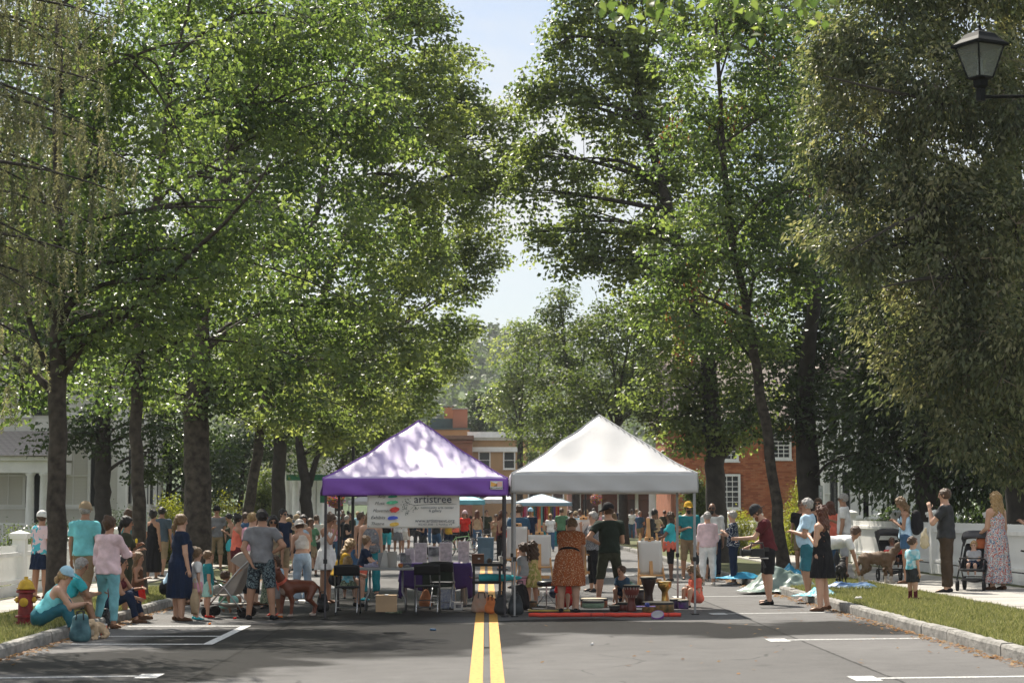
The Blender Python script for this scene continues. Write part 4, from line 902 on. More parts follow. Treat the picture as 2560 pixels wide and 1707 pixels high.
CL = dict(white=(.74, .73, .71), offwhite=(.62, .58, .52), aqua=(.20, .62, .66), teal=(.02, .22, .25), turq=(.05, .45, .50), ltblue=(.38, .60, .72), paleblue=(.45, .62, .76), navy=(.010, .020, .048), black=(.012, .012, .014), charcoal=(.035, .037, .04), grey=(.20, .20, .21), ltgrey=(.42, .42, .43), khaki=(.27, .20, .12), tan=(.40, .30, .19), olive=(.045, .052, .032), dkgreen=(.022, .035, .026), green=(.10, .22, .12), maroon=(.10, .016, .02), red=(.62, .03, .02), coral=(.75, .17, .11), pink=(.70, .34, .42), palepink=(.72, .53, .55), hotpink=(.65, .12, .30), orange=(.75, .20, .03), rust=(.36, .105, .035), yellow=(.70, .55, .18), mustard=(.55, .32, .03), denim=(.05, .11, .20), ltdenim=(.36, .46, .56), aquajean=(.18, .42, .46), mint=(.35, .68, .62), purple=(.18, .06, .38), brown=(.11, .055, .03), dkbrown=(.06, .04, .025), sunyel=(.78, .55, .05), crimson=(.45, .01, .05), steel=(.04, .09, .15), slate=(.07, .10, .13), tealj=(.03, .14, .18), beige=(.5, .42, .32))
def cloth(c, pattern=None):
    if pattern is None: return mat('cloth_' + c, CL[c], .85, .20, 6, bump=.5, bscale=22, spec=.2)
    nm = 'print_' + c + '_' + pattern
    if nm in MATS: return MATS[nm]
    m = bpy.data.materials.new(nm); m.use_nodes = True; MATS[nm] = m; nt = m.node_tree; b = nt.nodes['Principled BSDF']; b.inputs['Roughness'].default_value = .85; b.inputs['Specular IOR Level'].default_value = .2
    tc = nt.nodes.new('ShaderNodeTexCoord'); N = nt.nodes.new; L = nt.links.new
    if pattern.startswith('dots'):
        sc, thr, c2 = {'dots_small': (46, .30, (.70, .50, .32)), 'dots_white': (38, .32, (.75, .78, .8)), 'dots_animal': (60, .5, (.12, .03, .02))}[pattern]
        v = N('ShaderNodeTexVoronoi'); v.inputs['Scale'].default_value = sc; L(tc.outputs['Object'], v.inputs['Vector']); lt = N('ShaderNodeMath'); lt.operation = 'LESS_THAN'; lt.inputs[1].default_value = thr; L(v.outputs['Distance'], lt.inputs[0])
        mx = N('ShaderNodeMixRGB'); mx.inputs[1].default_value = (*CL[c], 1); mx.inputs[2].default_value = (*c2, 1); L(lt.outputs[0], mx.inputs[0]); L(mx.outputs[0], b.inputs['Base Color'])
    else:
        stops = {'floral': [(.60, .62, .60), (.10, .16, .28), (.62, .60, .58), (.45, .07, .05), (.65, .64, .62), (.12, .25, .30)], 'camo': [(.03, .05, .06), (.12, .16, .17), (.02, .03, .04), (.20, .24, .24)], 'heather': [(.10, .10, .11), (.30, .30, .31), (.08, .08, .09), (.5, .5, .5)], 'tie': [(.15, .55, .62), (.62, .72, .72), (.10, .45, .55), (.5, .68, .72)], 'leafy': [(.05, .08, .05), (.30, .32, .22), (.08, .11, .07), (.2, .25, .16)], 'sunflower': [(.72, .55, .25), (.75, .58, .28), (.45, .42, .12), (.74, .60, .30)], 'graphic': [(.68, .52, .54), (.69, .53, .55), (.08, .42, .50), (.68, .52, .54)]}[pattern]
        n = N('ShaderNodeTexNoise'); n.inputs['Scale'].default_value = {'floral': 17, 'heather': 70, 'tie': 7, 'sunflower': 14, 'graphic': 7}.get(pattern, 20); n.inputs['Detail'].default_value = 2; L(tc.outputs['Object'], n.inputs['Vector'])
        r = N('ShaderNodeValToRGB'); r.color_ramp.interpolation = 'LINEAR' if pattern == 'tie' else 'CONSTANT'; els = r.color_ramp.elements; els[0].color = (*stops[0], 1); els[0].position = .2; els[1].color = (*stops[-1], 1); els[1].position = .64
        for i, s_ in enumerate(stops[1:-1]): e = els.new(.36 + .24 * (i) / max(1, len(stops) - 2)); e.color = (*s_, 1)
        L(n.outputs['Fac'], r.inputs[0]); L(r.outputs[0], b.inputs['Base Color'])
    return m
ARMS = dict(down=((.13, .0, -1), (.06, .16, -1)), hip=((.62, -.25, -.75), (-.72, .30, -.40)), fwd=((.14, .10, -1), (-.50, .70, .22)), phone=((.10, .10, -1), (-.55, .68, .50)), mouth=((.15, .60, -.75), (-.38, .25, .95)), reach=((.1, .50, -.85), (-.05, .90, -.30)), cross=((.15, .25, -.95), (-.95, .35, .08)), back=((.22, -.4, -.9), (-.5, -.15, -.8)), carry=((.14, .04, -1), (.03, .22, -1)), knee=((.05, .58, -.78), (-.55, .62, .12)), floor=((.02, .35, -.95), (0, .25, -1)), push=((.08, .12, -1), (-.12, .85, -.42)), point=((.35, .7, -.45), (.25, .95, .15)), lap=((.12, .35, -.95), (-.35, .85, -.3)), up=((.3, .55, -.5), (-.25, .35, .95)), lift=((.15, .55, -.8), (-.1, .95, -.05)), prop=((.25, -.25, -.95), (.1, -.1, -1)))
LEGS = dict(stand=(((.06, .0, -1), (.02, -.02, -1)), ((.06, .0, -1), (.02, -.02, -1))), contra=(((.03, .02, -1), (0, -.03, -1)), ((.16, .18, -1), (.05, -.16, -1))), walk=(((.04, .34, -1), (.02, .02, -1)), ((.04, -.18, -1), (.02, -.42, -1))), wide=(((.17, .02, -1), (.10, -.02, -1)), ((.17, .0, -1), (.10, -.03, -1))), step=(((.22, .42, -1), (.10, -.25, -1)), ((.05, -.02, -1), (.02, -.06, -1))), sit=(((.12, .98, -.06), (.02, .08, -1)), ((.12, .98, -.06), (.02, .02, -1))), kerb=(((.12, .80, .42), (.0, .38, -1)), ((.10, .84, .34), (.0, .30, -1))), knees=(((.10, .78, .55), (.02, .16, -1)), ((.10, .72, .55), (.02, .12, -1))), cross=(((.62, .72, .12), (-.80, -.15, -.35)), ((.62, .72, .12), (-.75, -.25, -.30))), squat=(((.25, .75, .25), (.05, -.25, -1)), ((.2, .8, .2), (.05, -.25, -1))))

def person(label, px, py, H, f, z=0.0, sex='m', tone='light', legs='stand', al='down', ar='down', lean=0, head=(0, 0), bd=1.0, kid=False, hair=('short', 'brown'), top=('tee', 'white'), bottom=('shorts', 'khaki'), shoes='charcoal', hat=None, extras=(), group=None, pos=None, det=None, name='person'):
    p0 = Vector(pos) if pos is not None else gnd(px, py, z)
    Y = p0.y; h = max(.0145, Y * .00044) if det is None else det
    t = thing(name, label, 'person', p0, -R(f), group)
    hs = (1.0 + max(0, (1.55 - H)) * .62) if (kid or H < 1.5) else 1.0
    bd = bd * (1.06 if kid else 1.0)
    ln = R(lean); U = np.array([0, math.sin(ln), math.cos(ln)]); X = np.array([1.0, 0, 0]); Fr = np.array([0, math.cos(ln), -math.sin(ln)])
    sw = (.112 if sex == 'm' else .096) * (.95 if kid else 1); hw = .052 if sex == 'm' else .058
    P = np.zeros(3); tl = .30 - (.02 if kid else 0)
    Nk = P + U * tl * H; J = {}
    pts = [P, Nk]
    for s, nm, a in ((-1, 'l', al), (1, 'r', ar)):
        a = ARMS[a] if isinstance(a, str) else a
        ua, fa = (unit((a[0][0] * s, a[0][1], a[0][2])), unit((a[1][0] * s, a[1][1], a[1][2])))
        S = P + U * (tl - .025) * H + X * s * sw * H * bd ** .5; E = S + ua * .172 * H; Wr = E + fa * .145 * H; J[nm] = (S, E, Wr, ua, fa)
        pts += [E, Wr + fa * .1 * H]
    for i, (s, nm) in enumerate(((-1, 'L'), (1, 'R'))):
        g_ = (LEGS[legs] if isinstance(legs, str) else legs)[i]; th, sh = unit((g_[0][0] * s, g_[0][1], g_[0][2])), unit((g_[1][0] * s, g_[1][1], g_[1][2]))
        Hp = P + X * s * hw * H - np.array([0, 0, .012 * H]); K = Hp + th * (.245 - (.025 if kid else 0)) * H; An = K + sh * (.24 - (.02 if kid else 0)) * H; J[nm] = (Hp, K, An, th, sh); pts += [K, An]
    low = min(J['L'][2][2], J['R'][2][2]) - .042 * H; sh_ = np.array([0, 0, -low])
    for k in J: J[k] = tuple(v + sh_ for v in J[k][:3]) + J[k][3:]
    P = P + sh_; Nk = Nk + sh_; pts = [p + sh_ for p in pts]
    # head frame
    hy, hp = R(head[0]), R(head[1]); nd = unit(U + np.array([0, 0, .9])); nd = unit(nd + np.array([math.sin(hy), math.cos(hy), 0]) * math.sin(hp) * .5)
    hf = np.array([math.sin(hy) * math.cos(hp), math.cos(hy) * math.cos(hp), -math.sin(hp)]); hr = unit(np.cross(hf, (0, 0, 1))); hu = np.cross(hr, hf)
    hh = .130 * H * hs; Hc = Nk + nd * .036 * H + hu * hh * .54 + hf * .012 * H; pts += [Hc + hu * hh * .9]
    lo = np.min(pts, 0) - .17 * H / 1.75 * 1.1; hi = np.max(pts, 0) + .17 * H / 1.75 * 1.1; lo[2] = -.005
    q = H * bd
    torso = [(P + U * .005 * H, P + U * .07 * H, .083 * q, .078 * q, .78), (P + U * .07 * H, P + U * .17 * H, .076 * q if sex == 'm' else .066 * q, .090 * q if sex == 'm' else .080 * q, .74), (P + U * .17 * H, P + U * (tl - .05) * H, .092 * q if sex == 'm' else .082 * q, .088 * q if sex == 'm' else .074 * q, .70)]
    for s in (-1, 1): torso.append((P + X * s * hw * H * .8 + U * .0 * H, P + X * s * hw * H * .7 + U * .04 * H, .060 * q, .058 * q, 1.0))
    torso.append((J['l'][0] - X * (-.03) * H - U * .008 * H, J['r'][0] - X * .03 * H - U * .008 * H, .043 * q, .043 * q, 1.0))
    for s in (-1, 1): torso.append((Nk - U * .012 * H + X * s * .02 * H - Fr * .008 * H, (J['l'] if s < 0 else J['r'])[0] - U * .004 * H - X * s * .02 * H, .024 * q, .030 * q, 1.0))
    if sex == 'f' and not kid:
        for s in (-1, 1): torso.append((P + U * (tl - .10) * H + X * s * .042 * H + Fr * .045 * H, P + U * (tl - .10) * H + X * s * .042 * H + Fr * .055 * H, .036 * q, .034 * q, 1.0))
    if bd > 1.15: torso.append((P + U * .07 * H + Fr * .03 * H, P + U * .12 * H + Fr * .035 * H, .080 * q, .082 * q, .85))
    def put_torso(fd, infl): [fd.cap(a, b, ra, rb, fl, Fr, .035, infl=infl) for a, b, ra, rb, fl in torso]
    armr = (.030, .024, .0235, .0155) if sex == 'm' else (.026, .021, .020, .0135)
    def put_arm(fd, k, infl, frac=2.0, kk=.018):
        S, E, Wr, ua, fa = J[k]; A = [v * q for v in armr]
        if frac >= 1: fd.cap(S, E, A[0], A[1], k=kk, infl=infl)
        else:
            e = S + (E - S) * frac; fd.cap(S, S + (E - S) * min(1, frac + .1), A[0] * 1.02, A[0] + (A[1] - A[0]) * frac, k=kk, infl=infl, clips=[(e, ua)])
        if frac > 1:
            f2 = min(1, frac - 1); e = E + (Wr - E) * f2; fd.cap(E, Wr, A[2], A[3], k=kk, infl=infl, clips=[(e, fa)] if frac < 2 else ())
    def put_leg(fd, k, infl, frac=2.0, flare=0.0, kk=.02):
        Hp, K, An, th, sh = J[k]; A = [.050 * q, .0345 * q, .034 * q, .022 * q]
        if frac < 1: e = Hp + (K - Hp) * frac; fd.cap(Hp, K, A[0], A[1], k=kk, infl=infl + flare, clips=[(e, th)])
        else: fd.cap(Hp, K, A[0], A[1], k=kk, infl=infl)
        if frac > 1:
            f2 = min(1, frac - 1); e = K + (An - K) * f2; cl = [(e, sh)] if frac < 2 else []
            fd.cap(K, An, A[2], A[3] + flare, k=kk, infl=infl, clips=cl)
            bk = unit(np.cross(sh, X) if False else np.array([0, -1, 0]) - sh * (-sh[1])); fd.cap(K + (An - K) * .12 + bk * .008 * H, K + (An - K) * .45 + bk * .008 * H, .030 * q, .024 * q, k=.03, infl=infl, clips=cl)
    # ---- skin
    fd = Field(lo, hi, h); put_torso(fd, 0)
    for k in 'lr':
        put_arm(fd, k, 0); S, E, Wr, ua, fa = J[k]; s = -1 if k == 'l' else 1; pn = unit(np.cross(fa, (0, 1, 0)) if abs(fa[1]) < .8 else np.cross(fa, (0, 0, 1)) * 1.0)
        fd.cap(Wr, Wr + fa * .048 * H, .0155 * H, .021 * H, .6, pn, .012)
    for k in 'LR':
        put_leg(fd, k, 0); Hp, K, An, th, sh = J[k]; fdir = unit((.12 * (1 if k == 'R' else -1), 1, 0)) if sh[2] < -.5 else unit((0, .5, .3)); fd.cap(An - fdir * .012 * H + np.array([0, 0, -.022 * H]), An + fdir * .085 * H + np.array([0, 0, -.028 * H]), .021 * H, .017 * H, k=.015)
    fd.cap(Nk - U * .02 * H, Hc - hu * hh * .25, .035 * q, .034 * q * hs, k=.025)
    fd.cap(Hc + hu * hh * .10, Hc + hu * hh * .16 - hf * hh * .06, hh * .40, hh * .40, .86, hr, .01)
    fd.cap(Hc - hu * hh * .12 + hf * hh * .05, Hc - hu * hh * .30 + hf * hh * .10, hh * .30, hh * .20, .9, hr, .025)
    fd.cap(Hc + hu * hh * .03 + hf * hh * .37, Hc - hu * hh * .09 + hf * hh * .425, hh * .045, hh * .07, k=.014)
    for s in (-1, 1): fd.cap(Hc + hr * s * hh * .37 + hu * hh * .04, Hc + hr * s * hh * .38 - hu * hh * .08, hh * .07, hh * .05, k=.006)
    fx, fq = [], []
    if Y < 55:
        for k in 'lr':
            S, E, Wr, ua, fa = J[k]; s = -1 if k == 'l' else 1; pn = unit(np.cross(fa, (0, 1, 0)) if abs(fa[1]) < .8 else np.cross(fa, (0, 0, 1))); sd = np.cross(pn, fa); inw = -s * pn if (-s * pn)[0] * -s > 0 else s * pn
            ch = [(sd * (j - 1.5) * .0098 * H + fa * .058 * H, ln_ * H) for j, ln_ in enumerate((.036, .043, .041, .032))] + [(sd * -.022 * H + fa * .022 * H, .034 * H)]
            for j, (o_, L_) in enumerate(ch):
                d1 = unit(fa + inw * .35) if j < 4 else unit(fa * .7 - sd * .8 + inw * .25); d2 = unit(fa * .6 + inw * .8) if j < 4 else unit(fa + inw * .3)
                m3 = MB(); a0 = Wr + o_; m3.tube([a0 - d1 * .012, a0 + d1 * L_ * .55, a0 + d1 * L_ * .55 + d2 * L_ * .5], [.0048 * H, .0046 * H, .0034 * H], 4, cap=False)
                b_ = len(fx); fx += m3.v; fq += [tuple(i + b_ for i in f_) for f_ in m3.f]
    def tint(V):
        c = np.ones((len(V), 4), np.float32); v = V - Hc; fy, fx_, fz = v @ hf, v @ hr, v @ hu
        for s in (-1, 1):
            c[(np.hypot(fx_ - s * hh * .155, fz - hh * .02) < max(hh * .065, h * .62)) & (fy > hh * .2), :3] = .18
            c[(np.abs(fx_ - s * hh * .16) < hh * .11) & (np.abs(fz - hh * .125) < max(hh * .03, h * .3)) & (fy > hh * .2), :3] = .35
        c[(np.abs(fx_) < hh * .12) & (np.abs(fz + hh * .27) < max(hh * .035, h * .4)) & (fy > hh * .2), :3] = (.72, .42, .42)
        return c
    fd.mesh('body', skin(tone), t, (np.array(fx).reshape(-1, 3), np.array(fq, int).reshape(-1, 4)) if fx else None, {'tint': tint})
    # ---- clothes
    ph = (px or 0) * .37; waist = P + U * .055 * H
    up = lambda p, n: (p, n)
    kind, c = top[0], top[1]; cm = cloth(c, top[2] if len(top) > 2 else None)
    dress = kind in ('dress', 'maxi', 'slip')
    if kind != 'none':
        sl = {'tee': .62, 'polo': .62, 'tank': 0, 'crop': 0, 'long': 1.95, 'mid': 1.25, 'roll': 1.05, 'dress': .5, 'maxi': 0, 'slip': 0, 'blouse': 1.5, 'sweater': 1.25}[kind]
        infl = {'tank': .008, 'crop': .013, 'maxi': .010, 'slip': .008, 'blouse': .026, 'tee': .015, 'sweater': .020, 'dress': .016}.get(kind, .015)
        f2 = Field(lo, hi, h); bare = kind in ('tank', 'crop', 'maxi', 'slip'); keep = [x_ for i_, x_ in enumerate(torso) if not (bare and i_ in (5, 6, 7))]
        for a, b, ra, rb, fl in keep: f2.cap(a, b, ra, rb, fl, Fr, .035, infl=infl)
        seated = legs in ('sit', 'kerb', 'knees', 'cross', 'squat')
        if not dress and kind != 'crop' and not seated: f2.cap(P - U * .03 * H, P + U * .10 * H, .094 * q, .084 * q, .84, Fr, .03, infl=infl)
        hem = {'crop': .115, 'tee': -.012, 'blouse': -.045, 'tank': -.012, 'sweater': -.012}.get(kind, -.012) + (.035 if seated else 0)
        f2.cut(P + U * (hem if not dress else .03) * H, -U)
        nk = {'tank': .03, 'crop': .085, 'maxi': .04, 'slip': .06}.get(kind, .0)
        f2.cut(Nk + U * (.012 - nk * .55) * H, unit(U + Fr * (.35 if nk else .22)))
        for k in 'lr':
            if sl: put_arm(f2, k, infl * 1.05 + (.006 if kind in ('tee', 'polo') else 0), sl)
        f2.wrinkle(.0065 if kind != 'blouse' else .0075, 27, ph)
        if nk:
            for s in (-1, 1): f2.cap(P + U * (tl - .08) * H + X * s * .055 * H + Fr * .05 * H, Nk + X * s * .045 * H - U * .012 * H, .016, .015, k=.01); f2.cap(Nk + X * s * .045 * H - U * .012 * H, P + U * (tl - .09) * H + X * s * .05 * H - Fr * .05 * H, .015, .016, k=.01)
        f2.mesh({'dress': 'dress_bodice', 'maxi': 'dress_bodice', 'slip': 'dress_bodice', 'tank': 'tank_top', 'crop': 'crop_top', 'blouse': 'blouse', 'sweater': 'sweater'}.get(kind, 'shirt'), cm, t)
    def skirt(m, zt, zb, rt, rb, folds, nm, ctr=None):
        c0 = P if ctr is None else ctr
        def fn(Pp):
            d = Pp - c0; tt = np.clip((c0[2] + zt - Pp[..., 2]) / (zt - zb), 0, 1); ang = np.arctan2(d[..., 1], d[..., 0]); rho = np.hypot(d[..., 0], d[..., 1] / .80)
            r_ = (rt + (rb - rt) * tt ** .7) * (.84 + .16 * np.minimum(1, tt * 7)) + (.012 + .022 * rb / .3) * tt * np.sin(folds * ang + ph + 2 * np.sin(3 * tt + ang)) + .006 * np.sin(23 * ang + ph)
            return np.maximum(np.maximum((rho - r_) * .85, Pp[..., 2] - (c0[2] + zt)), (c0[2] + zb) - Pp[..., 2])
        l2 = np.minimum(lo, c0 - rb - .06); h2 = np.maximum(hi, c0 + rb + .06); l2[2] = max(0.0, c0[2] + zb - .05); h2[2] = c0[2] + zt + .05
        f3 = Field(l2, h2, h); f3.fn(l2 - .05, h2 + .05, fn); f3.mesh(nm, m, t)
    if dress:
        ln_ = top[3] if len(top) > 3 else .24; rb = top[4] if len(top) > 4 else .13
        skirt(cm, .085 * H, -ln_ * H, .100 * q, rb * H, 9, 'dress_skirt')
    bk, bc = (bottom[0], bottom[1]) if bottom else (None, None)
    if bk:
        bm_ = cloth(bc, bottom[3] if len(bottom) > 3 else None); fr_ = bottom[2] if len(bottom) > 2 else {'shorts': .85, 'pants': 1.93, 'jeans': 1.9, 'leggings': 1.75, 'skirt': .2, 'wide': 1.95, 'crops': 1.65}[bk]
        if bk == 'skirt': skirt(bm_, .07 * H, -fr_ * H, .090 * q, .115 * H + .1 * fr_ * H, 10, 'skirt')
        else:
            f4 = Field(lo, hi, h); inf = {'leggings': .008, 'jeans': .013, 'shorts': .015, 'pants': .016, 'wide': .018, 'crops': .014}[bk]
            for a, b, ra, rb, fl in torso[:1] + torso[3:5]: f4.cap(a, b, ra, rb, fl, Fr, .035, infl=min(inf, .007), clips=[(P + U * .062 * H, U)])
            for k in 'LR': put_leg(f4, k, inf, fr_, {'shorts': .014, 'wide': .055, 'pants': .014}.get(bk, 0.0))
            f4.wrinkle(.0058, 28, ph + 1)
            f4.mesh({'shorts': 'shorts', 'leggings': 'leggings', 'jeans': 'jeans'}.get(bk, 'trousers'), bm_, t)
    # ---- shoes
    if shoes:
        sm = cloth(shoes) if isinstance(shoes, str) else cloth(shoes[0]); tall = (not isinstance(shoes, str)) and shoes[1] == 'boot'; sock = (not isinstance(shoes, str)) and shoes[1] == 'sock'
        for k in 'LR':
            Hp, K, An, th, sh = J[k]; fdir = unit((.12 * (1 if k == 'R' else -1), 1, 0)) if sh[2] < -.5 else unit((0, .5, .3)); a0 = An - fdir * .018 * H; lo2 = An - .13 * H; hi2 = An + .13 * H; hi2[2] = An[2] + (.16 if tall else .05) * H
            f5 = Field(lo2, hi2, min(h, .014) if Y < 50 else h); zf = An[2] - .042 * H + .003
            f5.cap(a0 - np.array([0, 0, .020 * H]), An + fdir * .092 * H - np.array([0, 0, .027 * H]), .0255 * H, .0215 * H, k=.012)
            if tall: f5.cap(An + np.array([0, 0, -.01 * H]), An - sh * .13 * H, .030 * H, .034 * H, k=.02); f5.cut(An - sh * .13 * H, -sh)
            elif shoes == 'sandal': pass
            f5.cut((0, 0, zf), (0, 0, -1))
            if not tall: f5.cut(An - sh * (.012 * H), unit(-sh + fdir * .35))
            o = f5.mesh('boot' if tall else 'shoe', sm, t)
            if sock:
                f6 = Field(lo2, hi2, h); f6.cap(An - np.array([0, 0, .01 * H]), An - sh * .05 * H, .0235 * q, .0235 * q, k=.01, clips=[(An - sh * .045 * H, -sh)]); f6.mesh('sock', cloth(shoes[2]), t)
    # ---- hair and hats
    st, hc = hair
    if st != 'bald' and st is not None:
        lo3 = Hc - np.array([.3, .3, .62]) * H / 1.75 * max(1, hs * .9); hi3 = Hc + hh * 1.15; hh_ = min(h, .014 * (1 + .0 * Y)) if Y < 50 else h
        f7 = Field(lo3, hi3, hh_); f7.cap(Hc + hu * hh * .12 - hf * hh * .03, Hc + hu * hh * .16 - hf * hh * .10, hh * .415, hh * .415, .90, hr, .01, infl=.010 if st == 'short' else .016)
        if st in ('short', 'buzz'): f7.cap(Hc - hf * hh * .2, Hc - hf * hh * .18 - hu * hh * .18, hh * .30, hh * .24, k=.02)
        f7.cut(Hc + hf * hh * .16 - hu * hh * .02, unit(hf * .9 - hu * .62))
        if st in ('short',): f7.cut(Hc - hu * hh * .22, -hu)
        r2 = np.random.default_rng(int(px or 1))
        if st in ('long', 'bob', 'curly', 'curlybob'):
            Ld = {'long': .26, 'bob': .10, 'curly': .25, 'curlybob': .10}[st] * H * max(1, hs * .85); rr = hh * (.30 if st in ('long', 'bob') else .38)
            for s in (-1, 0, 1):
                a0 = Hc + hr * s * hh * .24 - hf * hh * .16 + hu * hh * .05; e0 = Hc + hr * s * hh * .32 - hf * hh * .30 - hu * (hh * .35 + Ld * .3) ; e1 = e0 + np.array([0, 0, -Ld * .75]) - Fr * .01
                f7.cap(a0, e0, rr * .85, rr * .8, .8, hf, .03); f7.cap(e0, e1, rr * .8, rr * (.42 if st == 'long' else .62), .7, Fr, .03)
        if st in ('pony',):
            f7.cap(Hc - hf * hh * .48 + hu * hh * .1, Hc - hf * hh * .62 - hu * hh * .35, hh * .13, hh * .15, k=.02); f7.cap(Hc - hf * hh * .62 - hu * hh * .35, Hc - hf * hh * .55 - np.array([0, 0, hh * 1.1]), hh * .15, hh * .06, k=.02)
        if st in ('bun',): f7.cap(Hc - hf * hh * .30 + hu * hh * .50, Hc - hf * hh * .34 + hu * hh * .54, hh * .19, hh * .17, k=.02); f7.cap(Hc - hf * hh * .2, Hc - hf * hh * .2 - hu * hh * .25, hh * .3, hh * .2, k=.02)
        amp = {'curly': .012, 'curlybob': .011}.get(st, .006); f7.wrinkle(amp, 70 if amp > .01 else 62, ph)
        f7.mesh('hair', hairm(hc), t)
    if hat:
        hk, hcol = hat[0], hat[1]; lo4 = Hc - hh * 1.25; hi4 = Hc + hh * 1.25; f8 = Field(lo4, hi4, min(h, .013) if Y < 50 else h); sg = -1 if hk == 'capback' else 1
        f8.cap(Hc + hu * hh * .16 - hf * hh * .04, Hc + hu * hh * .26 - hf * hh * .06, hh * .44, hh * .40, .92, hr, .01, infl=.022)
        f8.cut(Hc + hu * hh * .09, unit(-hu + hf * -.12))
        if hk in ('cap', 'capback'):
            f8.cap(Hc + hu * hh * .17 + hf * sg * hh * .42, Hc + hu * hh * .09 + hf * sg * hh * .76, hh * .30, hh * .24, .13, unit(hu + hf * sg * .2), .008)
        elif hk == 'bucket':
            def br(Pp):
                v = Pp - (Hc + hu * hh * .16); z_ = v @ hu; rho = np.sqrt(np.maximum((v * v).sum(-1) - z_ ** 2, 0)); return np.maximum(np.abs(z_ + (rho - hh * .45) * .55) - .009, np.maximum(rho - hh * .80, hh * .40 - rho))
            f8.fn(lo4, hi4, br, .012)
        f8.mesh('cap' if hk != 'bucket' else 'sun_hat', cloth(hcol, hat[2] if len(hat) > 2 else None), t)
    G = dict(Hc=Hc, hh=hh, hf=hf, hr=hr, hu=hu, P=P, U=U, Fr=Fr, X=X, Nk=Nk, J=J, H=H, q=q, h=h, t=t, tl=tl)
    for e in extras: EXTRA[e[0]](G, *e[1:])
    return G
# ---- small worn parts
def ex_glasses(G, c='black'):
    b = MB()
    for s in (-1, 1):
        p = G['Hc'] + G['hr'] * s * G['hh'] * .17 + G['hu'] * G['hh'] * .03 + G['hf'] * G['hh'] * .44; b.lathe([(0, -.004), (.026, -.004), (.026, .004), (0, .004)], p, 10, M=Matrix((G['hr'], G['hu'], G['hf'])).transposed())
        b.bar(p + G['hr'] * s * .02, G['Hc'] + G['hr'] * s * G['hh'] * .40 + G['hu'] * G['hh'] * .05, .006)
    b.build('sunglasses', mat('dark_lens', (.01, .01, .012), .15, 0), G['t'])
def ex_beard(G, c='black'):
    f = Field(G['Hc'] - G['hh'], G['Hc'] + G['hh'], .012); hh = G['hh']
    f.cap(G['Hc'] - G['hu'] * hh * .30 + G['hf'] * hh * .16, G['Hc'] - G['hu'] * hh * .40 + G['hf'] * hh * .22, hh * .27, hh * .22, .9, G['hr'], .02); f.cut(G['Hc'] - G['hu'] * hh * .20, G['hu']); f.wrinkle(.003, 90)
    f.mesh('beard', hairm(c), G['t'])
def ex_belt(G, c='black'):
    b = MB(); c0 = G['P'] + G['U'] * .085 * G['H']; M = Matrix((G['X'], G['Fr'], G['U'])).transposed(); r_ = .088 * G['q']
    b.lathe([(r_, -.02), (r_ + .006, -.02), (r_ + .006, .02), (r_, .02)], c0, 20, 1.0, .82, M); b.build('belt', cloth(c), G['t'], smooth=True)
def ex_backpack(G, c='black'):
    f = Field(G['P'] - .5, G['P'] + .8, .016); c0 = G['P'] + G['U'] * .19 * G['H'] - G['Fr'] * .125 * G['H']; f.cap(c0 - G['U'] * .08 * G['H'], c0 + G['U'] * .06 * G['H'], .085 * G['H'], .075 * G['H'], .75, G['Fr'], .02)
    f.cap(c0 - G['U'] * .07 * G['H'] - G['Fr'] * .05 * G['H'], c0 - G['U'] * .03 * G['H'] - G['Fr'] * .05 * G['H'], .05 * G['H'], .05 * G['H'], .7, G['Fr'], .02)
    f.mesh('backpack', cloth(c), G['t']); b = MB()
    for s in (-1, 1): b.tube([G['Nk'] + G['X'] * s * .06 * G['H'] - G['Fr'] * .06, G['Nk'] + G['X'] * s * .065 * G['H'] + G['U'] * .03, G['Nk'] + G['X'] * s * .065 * G['H'] + G['Fr'] * .07 * G['H'] - G['U'] * .07 * G['H'], G['P'] + G['X'] * s * .085 * G['H'] + G['U'] * .08 * G['H'] + G['Fr'] * .02], .016, 6)
    b.build('backpack_straps', cloth(c), G['t'])
def ex_wrap(G, c='coral'):
    f = Field(G['P'] - .4, G['P'] + .4, .016); H = G['H']
    for k in range(9):
        a = k * .7; d = np.array([math.cos(a) * .105 * H, math.sin(a) * .085 * H, .02 * H]); f.cap(G['P'] + d, G['P'] + d * np.array([1.15, 1.15, 1]) - np.array([0, 0, (.07 if k % 2 else .10) * H]), .034 * H, .028 * H, k=.03)
    f.wrinkle(.006, 40, 2); f.mesh('tied_jacket', cloth(c), G['t'])
def ex_bag(G, side, c, r=.13, drop=.30, name='handbag', pattern=None):
    H = G['H']; Wr = G['J'][side][2] + G['J'][side][4] * .09 * H + np.array([.14 * (1 if side == 'r' else -1), .03, 0]); b = MB(); m = cloth(c, pattern)
    b.grid(lambda u, v: tuple(Wr + np.array([(u - .5) * r * 2 * (1.0 - .25 * v) * 1.0, 0, 0]) * 1 + np.array([0, (r * .45) * math.sin(u * 3.14) * math.sin(min(1, v * 1.05) * 3.0), -drop * .4 - drop * (1 - v)])), 8, 8)
    b.grid(lambda u, v: tuple(Wr + np.array([(u - .5) * r * 2 * (1.0 - .25 * v), 0, 0]) + np.array([0, -(r * .45) * math.sin(u * 3.14) * math.sin(min(1, v * 1.05) * 3.0), -drop * .4 - drop * (1 - v)])), 8, 8)
    for s in (-1, 1): b.tube([Wr + np.array([s * r * .5, 0, -drop * .42]), Wr + np.array([s * r * .25, 0, -drop * .08]), Wr + np.array([0, 0, 0])], .008, 5)
    o = b.build(name, m, None, smooth=True, solid=.004); o.location = G['t'].location; o.rotation_euler = G['t'].rotation_euler; return o
EXTRA = dict(glasses=ex_glasses, beard=ex_beard, belt=ex_belt, backpack=ex_backpack, wrap=ex_wrap)
